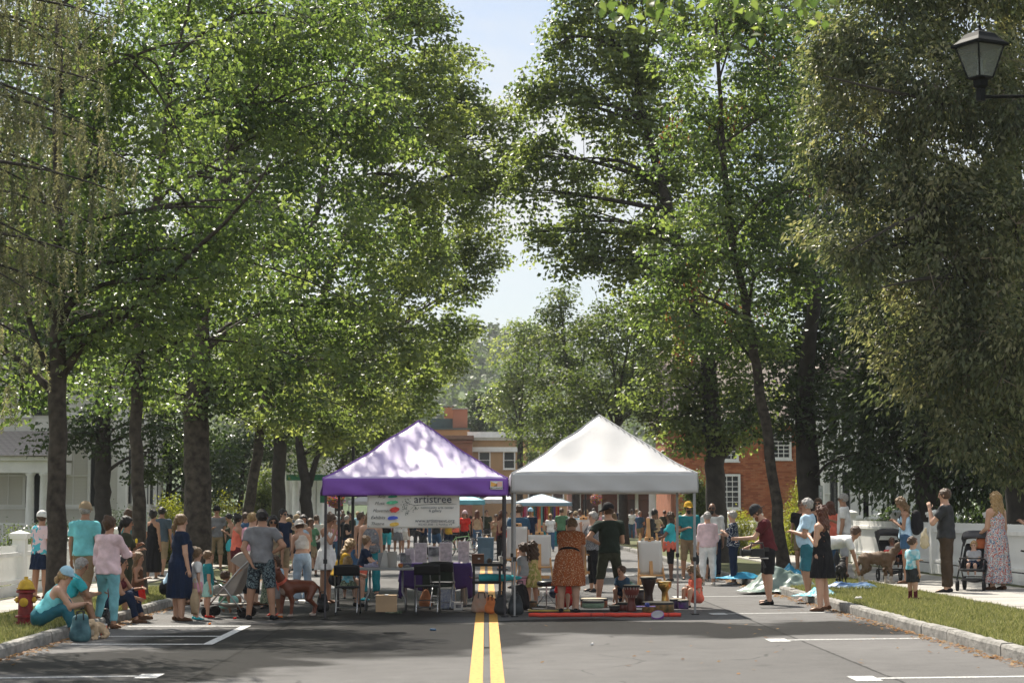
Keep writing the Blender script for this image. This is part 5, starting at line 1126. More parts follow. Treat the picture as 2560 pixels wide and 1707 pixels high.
# ================================================================ tents, tables and everything set out in the street
M_steel = mat('grey_pole_metal', (.30, .30, .30), .42, .1, 5, metal=.75)
M_blackm = mat('black_metal', (.015, .015, .016), .45, .1, 5)
M_chrome = mat('bright_tube', (.55, .55, .55), .3, .05, 5, metal=.9)
M_plast = mat('grey_plastic', (.45, .45, .44), .5, .06, 5)
M_wood = mat('easel_beech', (.55, .30, .12), .5, .15, 6, bump=.1)
M_wood2 = mat('dark_wood', (.16, .06, .03), .5, .25, 6)
M_paper = mat('paper', (.72, .70, .66), .85, .06, 3, trans=.25)
M_card = mat('cardboard', (.32, .22, .13), .9, .1, 4)
def fabric(name, col, tr, rough=.55, gloss=.12):
    return mat(name, col, rough, .05, 2, bump=.15, bscale=9, trans=tr, spec=.5, gloss=gloss)
def glass_mat(name, fac=.7, tint=(.9, .93, .92)):
    m = bpy.data.materials.new(name); m.use_nodes = True; nt = m.node_tree; b = nt.nodes['Principled BSDF']; b.inputs['Base Color'].default_value = (.25, .26, .25, 1); b.inputs['Roughness'].default_value = .06
    tr = nt.nodes.new('ShaderNodeBsdfTransparent'); tr.inputs[0].default_value = (*tint, 1); mx = nt.nodes.new('ShaderNodeMixShader'); mx.inputs[0].default_value = fac
    nt.links.new(b.outputs[0], mx.inputs[1]); nt.links.new(tr.outputs[0], mx.inputs[2]); nt.links.new(mx.outputs[0], nt.nodes['Material Output'].inputs[0]); MATS[name] = m; return m
def text(parent, body, loc, size, m, name='lettering', rz=0.0, shear=0.0, align='LEFT', ext=.0006):
    c = bpy.data.curves.new(name, 'FONT'); c.body = body; c.size = size; c.extrude = ext; c.align_x = align; c.shear = shear; c.resolution_u = 3; c.materials.append(m)
    tmp = bpy.data.objects.new('tmp', c); me = bpy.data.meshes.new_from_object(tmp); bpy.data.objects.remove(tmp); bpy.data.curves.remove(c)
    o = link(name, me, parent); o.location = loc; o.rotation_euler = (math.pi / 2, 0, rz); return o
def canopy(name, label, x0, x1, y0, y1, z_lo, z_hi, z_pk, mf, mpole, group='pop-up canopies', peak_x=.5, scissor=True, seed=1, legs=True, mv=None, open_sides=True, valance_wave=.012):
    W, D = x1 - x0, y1 - y0; zb = SLOPE * (x0 + x1) / 2 * (1 if y0 < 60 else 0); t = thing(name, label, 'canopy', ((x0 + x1) / 2, (y0 + y1) / 2, zb), group=group); g = np.random.default_rng(seed)
    def roof(u, v):
        x, y = u * 2 - 1, v * 2 - 1; k = 1 - max(abs(x), abs(y)); sag = -.035 * math.sin(min(1, k * 1.4) * math.pi) * (1 - abs(abs(x) - abs(y)) / (max(abs(x), abs(y)) + .05)) * 0
        wr = .026 * math.sin(9 * x + 5 * y + seed) * math.sin(7 * y - 3 * x) * (k * (1 - k)) * 3
        z = z_hi + (z_pk - z_hi) * (k ** 1.16) - .05 * math.sin(math.pi * min(1, k)) * (1 - min(1, abs(abs(x) - abs(y)) * 2.2)) * -.5 + wr
        return (x * W / 2, y * D / 2, z - zb)
    b = MB(); b.grid(roof, 32, 32); b.build('roof_fabric', mf, t, smooth=True, solid=.004)
    for nm, n in (('front', 0), ('back', 1), ('left', 2), ('right', 3)):
        def val(u, v, n=n):
            wv = valance_wave * math.sin(u * 26 + v * 5 + n * 2 + seed) * (1 - v) + .02 * (1 - v); z = z_lo + (z_hi - z_lo) * v - zb - .012 * (math.sin(u * math.pi)) * (1 - v) * 0
            return [((u * 2 - 1) * W / 2, -D / 2 - wv - .003, z), ((u * 2 - 1) * W / 2, D / 2 + wv + .003, z), (-W / 2 - wv - .003, (u * 2 - 1) * D / 2, z), (W / 2 + wv + .003, (u * 2 - 1) * D / 2, z)][n]
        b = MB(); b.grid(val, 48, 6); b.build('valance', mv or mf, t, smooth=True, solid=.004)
    for sx in (-1, 1):
        for sy in (-1, 1):
            b = MB(); q = [roof(.5 + sx * .5 * (1 - k / 10), .5 + sy * .5 * (1 - k / 10)) for k in range(11)]; b.tube([(x_, y_, z_ + .004) for x_, y_, z_ in q], .011, 5); b.build('hip_seam', mv or mf, t)
    if legs:
        i = 0
        for sx in (-1, 1):
            for sy in (-1, 1):
                xx, yy = sx * (W / 2 - .05), sy * (D / 2 - .05); zg = SLOPE * (xx + (x0 + x1) / 2) * (1 if y0 < 60 else 0) - zb
                b = MB(); b.box((xx, yy, (z_hi - .05 - zb + .9) / 2 + zg * .5), (.042, .042, z_hi - .05 - zb - .9 + zg)); l_ = b.build('leg', mpole, t)
                b = MB(); b.box((xx, yy, .46 + zg), (.032, .032, .92)); b.build('lower_leg', mpole, l_)
                b = MB(); b.box((xx, yy, .012 + zg), (.12, .12, .016)); b.build('foot_plate', M_blackm, l_)
                b = MB(); b.box((xx, yy, .92), (.062, .062, .07)); b.build('slider', M_blackm, l_)
    if scissor:
        zc = z_hi - .05 - zb
        for n in range(4):
            for k in range(2):
                for s in (0, 1):
                    a, c = (k * .5, zc - (.20 if s else 0)), (k * .5 + .5, zc - (0 if s else .20)); p = []
                    for u, z in (a, c):
                        q = (u * 2 - 1) * (W / 2 - .06); r_ = (u * 2 - 1) * (D / 2 - .06); p.append([(q, -D / 2 + .05, z), (q, D / 2 - .05, z), (-W / 2 + .05, r_, z), (W / 2 - .05, r_, z)][n])
                    b = MB(); b.bar(p[0], p[1], .026, .014); b.build('truss_bar', mpole, t)
        b = MB(); b.tube([(0, 0, z_hi - .05 - zb), (0, 0, z_pk - .03 - zb)], .016, 8); b.build('centre_pole', mpole, t)
        for sx in (-1, 1):
            for sy in (-1, 1): b = MB(); b.bar((0, 0, z_hi + .02 - zb), (sx * (W / 2 - .06), sy * (D / 2 - .06), z_hi - .1 - zb), .022, .014); b.build('roof_strut', mpole, t)
    return t
YF = 32.75
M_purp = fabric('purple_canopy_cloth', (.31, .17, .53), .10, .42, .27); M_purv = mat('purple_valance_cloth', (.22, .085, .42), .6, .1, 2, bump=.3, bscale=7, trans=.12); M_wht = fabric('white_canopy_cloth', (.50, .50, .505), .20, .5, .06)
pa, pb = X_at(806, YF), X_at(1273, YF) - .02; wa, wb = X_at(1276, YF) + .02, X_at(1744, YF)
Zf = lambda py, Y=YF: CAMZ + (1278 - py) * mpp(Y)
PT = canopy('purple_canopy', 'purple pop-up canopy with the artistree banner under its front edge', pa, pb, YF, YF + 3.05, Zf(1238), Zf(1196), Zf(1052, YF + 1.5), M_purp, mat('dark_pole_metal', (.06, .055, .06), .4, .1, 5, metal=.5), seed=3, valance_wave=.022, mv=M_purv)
WT = canopy('white_canopy', 'white pop-up canopy sheltering easels and drums', wa, wb, YF - .02, YF + 3.03, Zf(1231), Zf(1183), Zf(1038, YF + 1.5), M_wht, M_steel, seed=5, valance_wave=.012, mv=mat('white_valance_cloth', (.66, .66, .66), .6, .06, 2, bump=.25, bscale=7, trans=.3))
# maker's patch on the purple valance
lx, lz = X_at(1241, YF) - PT.location.x, Zf(1213) - PT.location.z; fy = -1.525 - .032
b = MB(); b.box((lx, fy, lz), (.20, .004, .135)); pt = b.build('maker_patch', mat('patch_white', (.75, .74, .72), .6, 0), PT)
b = MB(); b.add([(lx - .092, fy - .004, lz - .02), (lx + .092, fy - .004, lz - .02), (lx + .092, fy - .004, lz + .035), (lx, fy - .004, lz + .025), (lx - .092, fy - .004, lz + .06)], [(0, 1, 2, 3, 4)]); b.build('patch_picture', mat('patch_orange', (.80, .42, .10), .6, 0), pt)
b = MB(); b.add([(lx, fy - .0045, lz - .019), (lx + .091, fy - .0045, lz - .019), (lx + .091, fy - .0045, lz + .058), (lx + .02, fy - .0045, lz + .055)], [(0, 1, 2, 3)]); b.build('patch_picture', mat('patch_rose', (.80, .48, .40), .6, 0), pt)
b = MB()
for k, h_ in enumerate((.012, .022, .018, .05)): b.box((lx - .035 + k * .014, fy - .006, lz - .018 + h_ / 2), (.008, .002, h_))
b.build('patch_figures', mat('ink_black', (.012, .012, .014), .6, 0), pt)
M_ink = MATS['ink_black']
text(pt, 'ABCCANOPY', (lx, fy - .006, lz - .060), .040, M_ink, align='CENTER')
b = MB(); b.box((X_at(1490, YF) - WT.location.x, -1.5, Zf(1229) - .02), (.19, .05, .022)); b.build('truss_bracket', M_blackm, WT)
# ---- banner
BY = YF + .06; bx0_, bx1_, bz0, bz1 = X_at(918, BY), X_at(1149, BY), Zf(1319, BY), Zf(1233, BY); bw_, bh_ = bx1_ - bx0_, bz1 - bz0
BN = thing('banner', 'white vinyl artistree banner hanging under the purple canopy', 'banner', (bx0_, BY, bz0))
def bsurf(x, z): return -.012 * math.sin(x * 5 + z * 9) - .008 * math.sin(x * 13 - z * 6 + 1)
b = MB(); b.grid(lambda u, v: (u * bw_, bsurf(u * bw_, v * bh_), v * bh_), 40, 16); b.build('sheet', mat('vinyl', (.84, .82, .77), .6, .05, 2, bump=.2, bscale=6, trans=.3), BN, smooth=True, solid=.002)
def bp(zx, zy): return ((zx - 568) / 954 * bw_, (493 - zy) / 343 * bh_ * .97)     # from the close-up's pixels
fyb = -.032
for txt, zx, zy, sz in (('Arts', 675, 186, 40), ('Music', 645, 255, 40), ('Movement', 625, 330, 40), ('Exhibits', 605, 400, 42), ('Theatre', 605, 462, 38)):
    x, z = bp(zx, zy); text(BN, txt, (x, fyb, z), sz / 954 * bw_ * 1.12, M_ink, shear=.35)
for txt, zx, zy, sz, w in (('artistree', 1050, 236, 98, 1), ('community arts center', 1120, 296, 32, 1), ('& gallery', 1205, 328, 32, 1), ('www.artistreevt.org', 1062, 434, 43, 1), ('802.457.3500 ~ S. Pomfret, VT', 1098, 466, 24, 1)):
    x, z = bp(zx, zy); text(BN, txt, (x, fyb, z), sz / 954 * bw_ * 1.16, mat('ink_blue_black', (.03, .035, .06), .6, 0))
for zx, zy, w, h_, c in ((832, 172, 110, 26, (.03, .25, .17)), (826, 233, 130, 38, (.10, .48, .26)), (850, 307, 105, 56, (.62, .05, .04)), (832, 390, 120, 40, (.06, .10, .55)), (848, 456, 105, 40, (.75, .48, .08))):
    x, z = bp(zx, zy); ww, hh_ = w / 954 * bw_, h_ / 343 * bh_; n = 14; g = np.random.default_rng(int(zx + zy)); b = MB()
    vs = [(x + math.cos(a) * ww / 2 * g.uniform(.85, 1.05), fyb, z + math.sin(a) * hh_ / 2 * g.uniform(.8, 1.1) + math.cos(a) * hh_ * .12) for a in [2 * math.pi * k / n for k in range(n)]]; b.add(vs, [tuple(range(n))]); b.build('paint_daub', mat('daub_%d' % zy, c, .5, .25, 30), BN, solid=.001)
b = MB(); q = [bp(*p) for p in ((1490, 248), (1380, 246), (1240, 250), (1120, 256), (1060, 262), (1020, 250), (985, 235))]; b.tube([(x, fyb, z) for x, z in q], [.002, .0045, .004, .004, .004, .003, .002], 5); q = [bp(*p) for p in ((1060, 262), (1030, 290), (1010, 310))]; b.tube([(x, fyb, z) for x, z in q], [.003, .002, .001], 5); b.build('painted_branch', M_ink, BN)
g = np.random.default_rng(4); b = MB()
for k in range(60):
    cx_, cz2 = [(975, 220), (965, 260), (985, 335), (1065, 290), (950, 285)][k % 5]; x, z = bp(cx_ + g.normal(0, 18), cz2 + g.normal(0, 18)); a = g.uniform(0, 6.28); L_ = .014; b.add([(x - L_ * math.cos(a), fyb - .0002 * k * .05, z - L_ * math.sin(a)), (x + .005 * math.sin(a), fyb, z - .005 * math.cos(a)), (x + L_ * math.cos(a), fyb, z + L_ * math.sin(a)), (x - .005 * math.sin(a), fyb, z + .005 * math.cos(a))], [(0, 1, 2, 3)])
tag(b.build('painted_leaves', mat('ink_green', (.02, .04, .03), .6, 0), BN), kind='stuff')
for zx, zy in ((583, 476), (1510, 478)): x, z = bp(zx, zy); b = MB(); b.lathe([(.004, -.003), (.010, -.003), (.010, .003), (.004, .003)], (x, fyb, z), 12, M=Matrix.Rotation(math.pi / 2, 3, 'X')); b.build('grommet', M_steel, BN)
# ---- folding chairs
def folding_chair(label, px, py, f, back=None, seatm=None):
    t = thing('folding_chair', label, 'chair', gnd(px, py), -R(f), 'folding chairs under the purple canopy'); w = .21
    for s in (-1, 1):
        b = MB(); b.tube([(s * w, .24, .012), (s * w, -.02, .46), (s * w, -.17, .74), (s * w, -.20, .80)], .011, 8); b.build('front_leg', M_chrome, t, smooth=True)
        b = MB(); b.tube([(s * (w - .03), -.28, .012), (s * (w - .03), .10, .46)], .011, 8); b.build('rear_leg', M_chrome, t, smooth=True)
        for yy, ww in ((.24, w), (-.28, w - .03)): b = MB(); b.tube([(s * ww, yy, .0), (s * ww, yy * .97, .04)], .015, 8); b.build('foot', M_blackm, t)
    b = MB(); b.tube([(-w, .13, .22), (w, .13, .22)], .009, 6); b.build('stretcher', M_chrome, t); b = MB(); b.tube([(-w + .03, -.2, .12), (w - .03, -.2, .12)], .009, 6); b.build('stretcher', M_chrome, t)
    b = MB(); b.box((0, .04, .462), (.40, .40, .035)); b.build('seat', seatm or M_blackm, t, bevel=.012)
    b = MB(); b.grid(lambda u, v: ((u - .5) * .44, -.165 - .05 * v - .035 * (1 - (2 * u - 1) ** 2), .66 + .17 * v + (.02 * (1 - (2 * u - 1) ** 2)) * v), 10, 4); b.build('backrest', M_blackm, t, smooth=True, solid=.02)
    return t
folding_chair('black folding chair holding the toddler at the left of the craft table', 868, 1534, 0)
folding_chair('empty black folding chair facing the purple clothed table', 1068, 1533, 0)
folding_chair('empty black folding chair pushed against the green table runner', 1106, 1521, 8)
# ---- folding craft table
def table(label, px, py, w, d, hgt, rz=0.0, topm=None):
    t = thing('folding_table', label, 'table', gnd(px, py), rz); b = MB(); b.box((0, 0, hgt - .02), (w, d, .04)); b.build('table_top', topm or M_plast, t, bevel=.012)
    for s in (-1, 1):
        xx = s * (w / 2 - .14)
        for q in (-1, 1): b = MB(); b.tube([(xx, q * (d / 2 - .1), .01), (xx, q * (d / 2 - .1), .2), (xx * .82, q * (d / 2 - .18), .34), (xx * .82, q * (d / 2 - .18), hgt - .05)], .0125, 8); b.build('leg', M_steel, t, smooth=True)
        b = MB(); b.tube([(xx * .82, -d / 2 + .18, .42), (xx * .82, d / 2 - .18, .42)], .01, 6); b.build('cross_bar', M_steel, t)
    return t
TB = table('white topped folding craft table beside the seated toddler', 965, 1527, .98, .62, .76)
tz = TB.location.z + .762
def on_table(name, label, cat, px, dy, base_t=None):
    y = TB.location.y + dy; return thing(name, label, cat, (X_at(px, y), y, tz))
t = on_table('paper_pad', 'propped white paper sheets on the craft table', 'paper', 968, -.05)
b = MB(); b.add([(-.13, .05, .0), (.02, -.04, .0), (.0, .02, .30), (-.06, .08, .30)], [(0, 1, 2, 3)]); b.build('sheet', M_paper, t, solid=.003); b = MB(); b.box((.09, .06, .14), (.16, .012, .28), rx=-.12); b.build('sheet', M_paper, t); b = MB(); b.box((-.08, .12, .13), (.17, .01, .26), rx=-.1); b.build('sheet', mat('grey_paper', (.42, .42, .43), .8), t)
t = on_table('plastic_bag', 'crumpled lilac plastic bag at the table end', 'bag', 930, -.05); f_ = Field((-.2, -.12, 0), (.2, .12, .2), .014); f_.cap((-.1, 0, .03), (.09, 0, .03), .035, .04, k=.03); f_.cap((.04, 0, .05), (.08, 0, .12), .04, .012, k=.03); f_.wrinkle(.012, 45); f_.cut((0, 0, .002), (0, 0, -1)); f_.mesh('crumple', mat('lilac_plastic', (.55, .52, .66), .3, .1, 6, trans=.3), t)
t = on_table('apple', 'red and yellow apple on the craft table', 'fruit', 1002, -.1); b = MB(); b.lathe([(.0, .008), (.022, .0), (.042, .025), (.046, .05), (.032, .075), (.008, .068), (0, .062)], n=16); b.build('skin', mat('apple_skin', (.55, .06, .03), .35, .3, 9, col2=(.7, .35, .08)), t, smooth=True); b = MB(); b.tube([(0, 0, .06), (.006, 0, .085)], .003, 5); b.build('stalk', M_wood2, t)
t = on_table('glass_jug', 'clear glass jar behind the apple', 'jar', 1018, .1); b = MB(); b.lathe([(.07, 0), (.085, .05), (.08, .13), (.05, .17), (.05, .21), (.055, .215)], n=18); b.build('jar_glass', glass_mat('clear_glass', .6), t, smooth=True); b = MB(); b.lathe([(.03, .01), (.06, .02), (.0, .05)], n=12); b.build('contents', M_plast, t)
t = thing('storage_bin', 'translucent storage bin under the craft table', 'bin', gnd(966, 1528)); b = MB(); b.prism([(-.16, .01), (.16, .01), (.19, .26), (-.19, .26)], -.14, .14); b.build('tub', mat('frosted_plastic', (.55, .53, .50), .4, .1, 4, trans=.35), t, bevel=.01); b = MB(); b.box((0, 0, .275), (.41, .31, .03)); b.build('lid', M_plast, t, bevel=.008)
t = thing('carton', 'brown carton stacked on the storage bin lid', 'box', gnd(966, 1528, .292)); b = MB(); b.box((0, 0, .12), (.30, .24, .24)); b.build('box_body', M_card, t, bevel=.004); b = MB(); b.box((0, 0, .243), (.05, .242, .004)); b.build('tape_strip', M_plast, t)
t = thing('folded_blanket', 'dark leafy folded blanket on the asphalt below the bin', 'blanket', gnd(985, 1533)); f_ = Field((-.3, -.1, 0), (.3, .1, .12), .014); f_.cap((-.12, 0, .02), (.12, .02, .02), .035, .03, k=.03); f_.wrinkle(.006, 40); f_.cut((0, 0, .002), (0, 0, -1)); f_.mesh('cloth_body', cloth('dkgreen', 'leafy'), t)
# ---- purple clothed table with display stands
PTB = thing('display_table', 'long table under a purple cloth with green runner', 'table', gnd(1090, 1512)); pw, pd, ph_ = 1.28, .74, .775
b = MB(); b.box((0, 0, ph_ - .02), (pw, pd, .035)); b.build('table_top', M_plast, PTB)
for sx in (-1, 1):
    for sy in (-1, 1): b = MB(); b.tube([(sx * (pw / 2 - .08), sy * .28, 0), (sx * (pw / 2 - .08), sy * .28, ph_ - .04)], .014, 8); b.build('leg', M_steel, PTB)
TC = thing('tablecloth', 'deep purple cloth draped over the display table', 'tablecloth', PTB.location)
def drape(u, v):       # perimeter wrap: v 0 top edge, 1 hem
    a = u * 4; k = int(a) % 4; f_ = a - int(a); cs = [(-1, -1), (1, -1), (1, 1), (-1, 1)]; p, q = cs[k], cs[(k + 1) % 4]; x, y = p[0] + (q[0] - p[0]) * f_, p[1] + (q[1] - p[1]) * f_
    o = 1 + v * .05 + .025 * v * math.sin(u * 95); hem = .40 + .12 * math.sin(u * 6.28 * 2) + (.22 if f_ < .07 or f_ > .93 else 0); return (x * pw / 2 * o * 1.01, y * pd / 2 * o * 1.01, ph_ - v * hem)
b = MB(); b.grid(drape, 160, 8); b.grid(lambda u, v: ((u - .5) * pw * 1.01, (v - .5) * pd * 1.01, ph_ + .004), 4, 4); b.build('cloth', mat('purple_cloth', (.045, .018, .13), .8, .15, 5), TC, smooth=True, solid=.004)
RN = thing('table_runner', 'dark green runner hanging over the front of the purple table', 'runner', PTB.location); b = MB(); b.grid(lambda u, v: ((u - .5) * .56 + .04, -pd / 2 - .035 - .03 * v + .008 * math.sin(u * 14), ph_ + .012 - .62 * v), 12, 8); b.grid(lambda u, v: ((u - .5) * .56 + .04, -pd / 2 - .035 + v * pd, ph_ + .013), 4, 4); b.build('cloth', mat('green_runner', (.014, .026, .018), .85, .15, 5), RN, smooth=True, solid=.003)
M_acr = mat('acrylic_sheet', (.60, .57, .60), .12, .04, 3, trans=.25, coat=.5)
M_print1 = mat('printed_page', (.48, .42, .44), .7, .3, 14); M_print2 = mat('printed_photo', (.05, .05, .06), .5, .6, 10, col2=(.35, .35, .36))
ptz = PTB.location.z + ph_ + .01
for i, (za, zb_, zy, tilt, lab, kind) in enumerate(((912, 972, 682, 0, 'small dark leaflet stand at the left end of the purple table', 'dark'), (962, 1056, 640, .1, 'clear sign holder with white page second on the purple table', 'w'), (1056, 1185, 582, -.05, 'large clear sign holder with pale notice on the purple table', 'w'), (1202, 1316, 616, 0, 'sign holder with a dark landscape photo on the purple table', 'photo'), (1318, 1445, 576, .05, 'clear sign holder with a framed page right of the photo', 'w'), (1510, 1625, 566, .2, 'tilted clear sign holder at the right end of the purple table', 'w'))):
    pxa_, pxb_ = 780 + za / 4.126, 780 + zb_ / 4.126; yy = PTB.location.y - .12 + .05 * (i % 3); w = (pxb_ - pxa_) * mpp(yy); h_ = (785 - zy) / 4.126 * mpp(yy); t = thing('sign_holder', lab, 'sign', (X_at((pxa_ + pxb_) / 2, yy), yy, ptz), tilt, 'sign holders on the purple table')
    b = MB(); b.box((0, .03, h_ / 2), (w, .008, h_), rx=-.14); b.box((0, .01, .004), (w, .10, .006)); b.build('holder', M_acr, t)
    b = MB(); b.box((0, .022, h_ * (.5 if kind != 'photo' else .66)), (w * .9, .003, h_ * (.9 if kind != 'photo' else .55)), rx=-.14); b.build('page', M_print2 if kind in ('photo', 'dark') else M_print1, t)
    b = MB(); b.box((w * .1, .0165, h_ * .27), (w * .55, .002, h_ * .42), rx=-.14); b.build('page_inset', M_paper, t)
t = thing('cardboard_tube', 'tall pale cardboard tube standing before the purple table', 'tube', gnd(1159, 1512)); b = MB(); b.lathe([(.058, 0), (.058, .80), (.05, .80), (.05, .02)], n=20); b.build('shell', mat('tube_card', (.50, .46, .43), .8, .08, 4), t, smooth=True)
t = thing('folding_crate', 'white box with blue dotted print under the purple table', 'box', gnd(1120, 1520)); b = MB(); b.box((0, 0, .17), (.26, .22, .34)); b.build('carton', mat('dotted_box', (.55, .55, .56), .7, .2, 30, col2=(.25, .28, .42)), t, bevel=.01); b = MB(); b.box((0, 0, .35), (.27, .23, .03)); b.build('lid', M_plast, t)
t = thing('carton', 'small open white carton beside the dotted box', 'box', gnd(1146, 1524)); b = MB(); b.box((0, 0, .07), (.16, .16, .14)); b.build('box_body', M_paper, t); b = MB(); b.box((-.09, -.03, .15), (.06, .12, .004), ry=.5); b.build('flap', M_paper, t); b = MB(); b.box((.0, -.082, .07), (.09, .002, .06)); b.build('print', M_print2, t)
t = thing('orange_bag', 'orange cloth bag beneath the empty folding chairs', 'bag', gnd(1064, 1518)); f_ = Field((-.2, -.15, 0), (.2, .15, .38), .016); f_.cap((0, 0, .1), (0, 0, .26), .13, .06, .7, (0, 1, 0), .04); f_.wrinkle(.007, 32); f_.cut((0, 0, .002), (0, 0, -1)); f_.mesh('cloth_body', mat('rust_cloth', (.35, .13, .05), .85, .2, 6), t); b = MB(); b.tube([(-.05, 0, .3), (-.03, 0, .38), (.03, 0, .38), (.05, 0, .3)], .007, 5); b.build('handle', M_wood2, t)
# ---- cart between the tents with its load
CT = thing('utility_cart', 'black two shelf cart between the purple and white canopies', 'cart', gnd(1217, 1521)); cw = .46
for sx in (-1, 1):
    for sy in (-1, 1): b = MB(); b.box((sx * cw / 2, sy * .2, .42), (.04, .04, .72)); l_ = b.build('leg', M_blackm, CT); b = MB(); b.lathe([(.0, -.015), (.035, -.015), (.035, .015), (0, .015)], (sx * cw / 2, sy * .2, .036), 12, M=Matrix.Rotation(math.pi / 2, 3, 'Y')); b.build('caster', M_blackm, l_)
for z in (.16, .46, .77): b = MB(); b.box((0, 0, z), (cw + .06, .46, .03)); b.box((0, -.22, z + .02), (cw + .06, .02, .03)); b.build('shelf', M_blackm, CT)
cz = CT.location.z
def at_cart(name, label, cat, px, z, dy=0): return thing(name, label, cat, (X_at(px, CT.location.y + dy), CT.location.y + dy, cz + z))
t = at_cart('wooden_box', 'brown wooden box on the cart top', 'box', 1195, .787); b = MB(); b.box((0, 0, .085), (.22, .18, .17)); b.build('box_body', mat('box_wood', (.20, .09, .045), .6, .2, 5), t, bevel=.006); b = MB(); b.box((0, 0, .176), (.225, .185, .012)); b.build('lid', M_wood2, t); b = MB(); b.box((.02, -.092, .1), (.04, .006, .02)); b.build('latch', M_chrome, t)
t = at_cart('tape_roll', 'grey tape roll standing beside the wooden box', 'tape', 1224, .787, -.1); b = MB(); b.lathe([(.03, -.03), (.055, -.03), (.055, .03), (.03, .03), (.03, -.03)], (0, 0, .055), 18, M=Matrix.Rotation(math.pi / 2, 3, 'X')); b.build('roll', mat('tape_grey', (.10, .10, .11), .5), t, smooth=False); b = MB(); b.lathe([(.022, -.028), (.03, -.028), (.03, .028), (.022, .028), (.022, -.028)], (0, 0, .055), 18, M=Matrix.Rotation(math.pi / 2, 3, 'X')); b.build('core', M_card, t)
t = at_cart('drink_cup', 'white cup with a straw on the cart', 'cup', 1253, .787, .12); b = MB(); b.lathe([(.035, 0), (.05, .13)], n=16); b.build('cup_body', M_paper, t, smooth=True); b = MB(); b.lathe([(.052, .13), (.052, .14), (.0, .145)], n=16); b.build('lid', M_plast, t); b = MB(); b.tube([(0, 0, .14), (.02, 0, .24)], .004, 6); b.build('straw', M_chrome, t)
t = at_cart('paper_stack', 'white papers lying on the cart beside the cup', 'paper', 1235, .787, .1); b = MB(); b.box((0, 0, .02), (.2, .15, .04)); b.build('stack', M_paper, t); b = MB(); b.box((.01, .0, .044), (.19, .14, .006), rz=.1); b.build('top_sheet', M_paper, t)
t = at_cart('towel', 'folded pink towel on the lower cart shelf', 'towel', 1222, .477); f_ = Field((-.22, -.15, 0), (.22, .15, .2), .014); f_.cap((-.1, 0, .05), (.12, 0, .07), .06, .06, k=.04); f_.wrinkle(.006, 40); f_.cut((0, 0, .002), (0, 0, -1)); f_.mesh('cloth_body', cloth('palepink'), t)
t = at_cart('umbrella', 'closed turquoise umbrella lying across the cart shelf', 'umbrella', 1262, .50, -.12); t.rotation_euler = (0, 0, 0)
b = MB(); b.lathe([(.065, -.46), (.075, -.3), (.06, .0), (.03, .26), (.012, .30)], n=14, M=Matrix.Rotation(math.pi / 2, 3, 'Y'), c=(0, 0, .05)); b.build('folded_cloth', cloth('turq'), t, smooth=False); b = MB(); b.tube([(.3, 0, .05), (.42, 0, .05)], .008, 6); b.build('tip', M_blackm, t); b = MB(); b.tube([(-.46, 0, .05), (-.6, 0, .05), (-.63, 0, .08)], .01, 6); b.build('handle', M_wood2, t)
def soft_bag(name, label, px, py, w, d, h_, m, handles=None, seed=0):
    t = thing(name, label, 'bag', gnd(px, py), rnd.uniform(-.15, .15)); f_ = Field((-w * .7, -d, 0), (w * .7, d, h_ * 1.15), .016); f_.cap((-w * .18, 0, h_ * .22), (-w * .12, 0, h_ * .72), w * .34, w * .25, d / w, (0, 1, 0), .05); f_.cap((w * .18, 0, h_ * .22), (w * .12, 0, h_ * .74), w * .34, w * .25, d / w, (0, 1, 0), .05); f_.wrinkle(.007, 30, seed); f_.cut((0, 0, .002), (0, 0, -1)); f_.mesh('bag_body', m, t)
    for s in (-1, 1):
        b = MB(); b.tube([(-w * .18, s * d * .3, h_ * .72), (-w * .14, s * d * .25, h_ * 1.0), (w * .14, s * d * .25, h_ * 1.0), (w * .18, s * d * .3, h_ * .72)], .009, 6); b.build('handle', handles or M_blackm, t)
    return t
soft_bag('shopping_bag', 'beige and orange shopping bag left of the black packs', 1203, 1530, .34, .2, .34, mat('bag_beige', (.42, .33, .26), .8, .2, 5, col2=(.55, .25, .14)), M_blackm, 1)
soft_bag('duffel', 'orange and black bag against the shopping bag', 1226, 1534, .2, .22, .32, mat('bag_orange', (.70, .20, .05), .7, .3, 4), M_blackm, 2)
soft_bag('black_bag', 'upright black bag at the shared front tent leg', 1252, 1538, .22, .2, .40, mat('bag_black', (.014, .015, .017), .5, .2, 5), M_blackm, 3)
soft_bag('grey_pack', 'dark grey backpack right of the shared tent leg', 1289, 1537, .26, .22, .38, mat('bag_slate', (.03, .036, .04), .6, .2, 5), M_blackm, 4)
soft_bag('black_cape', 'tall draped black instrument bag behind the grey pack', 1300, 1524, .34, .24, .50, mat('bag_black2', (.010, .010, .012), .7, .2, 5), M_blackm, 5)
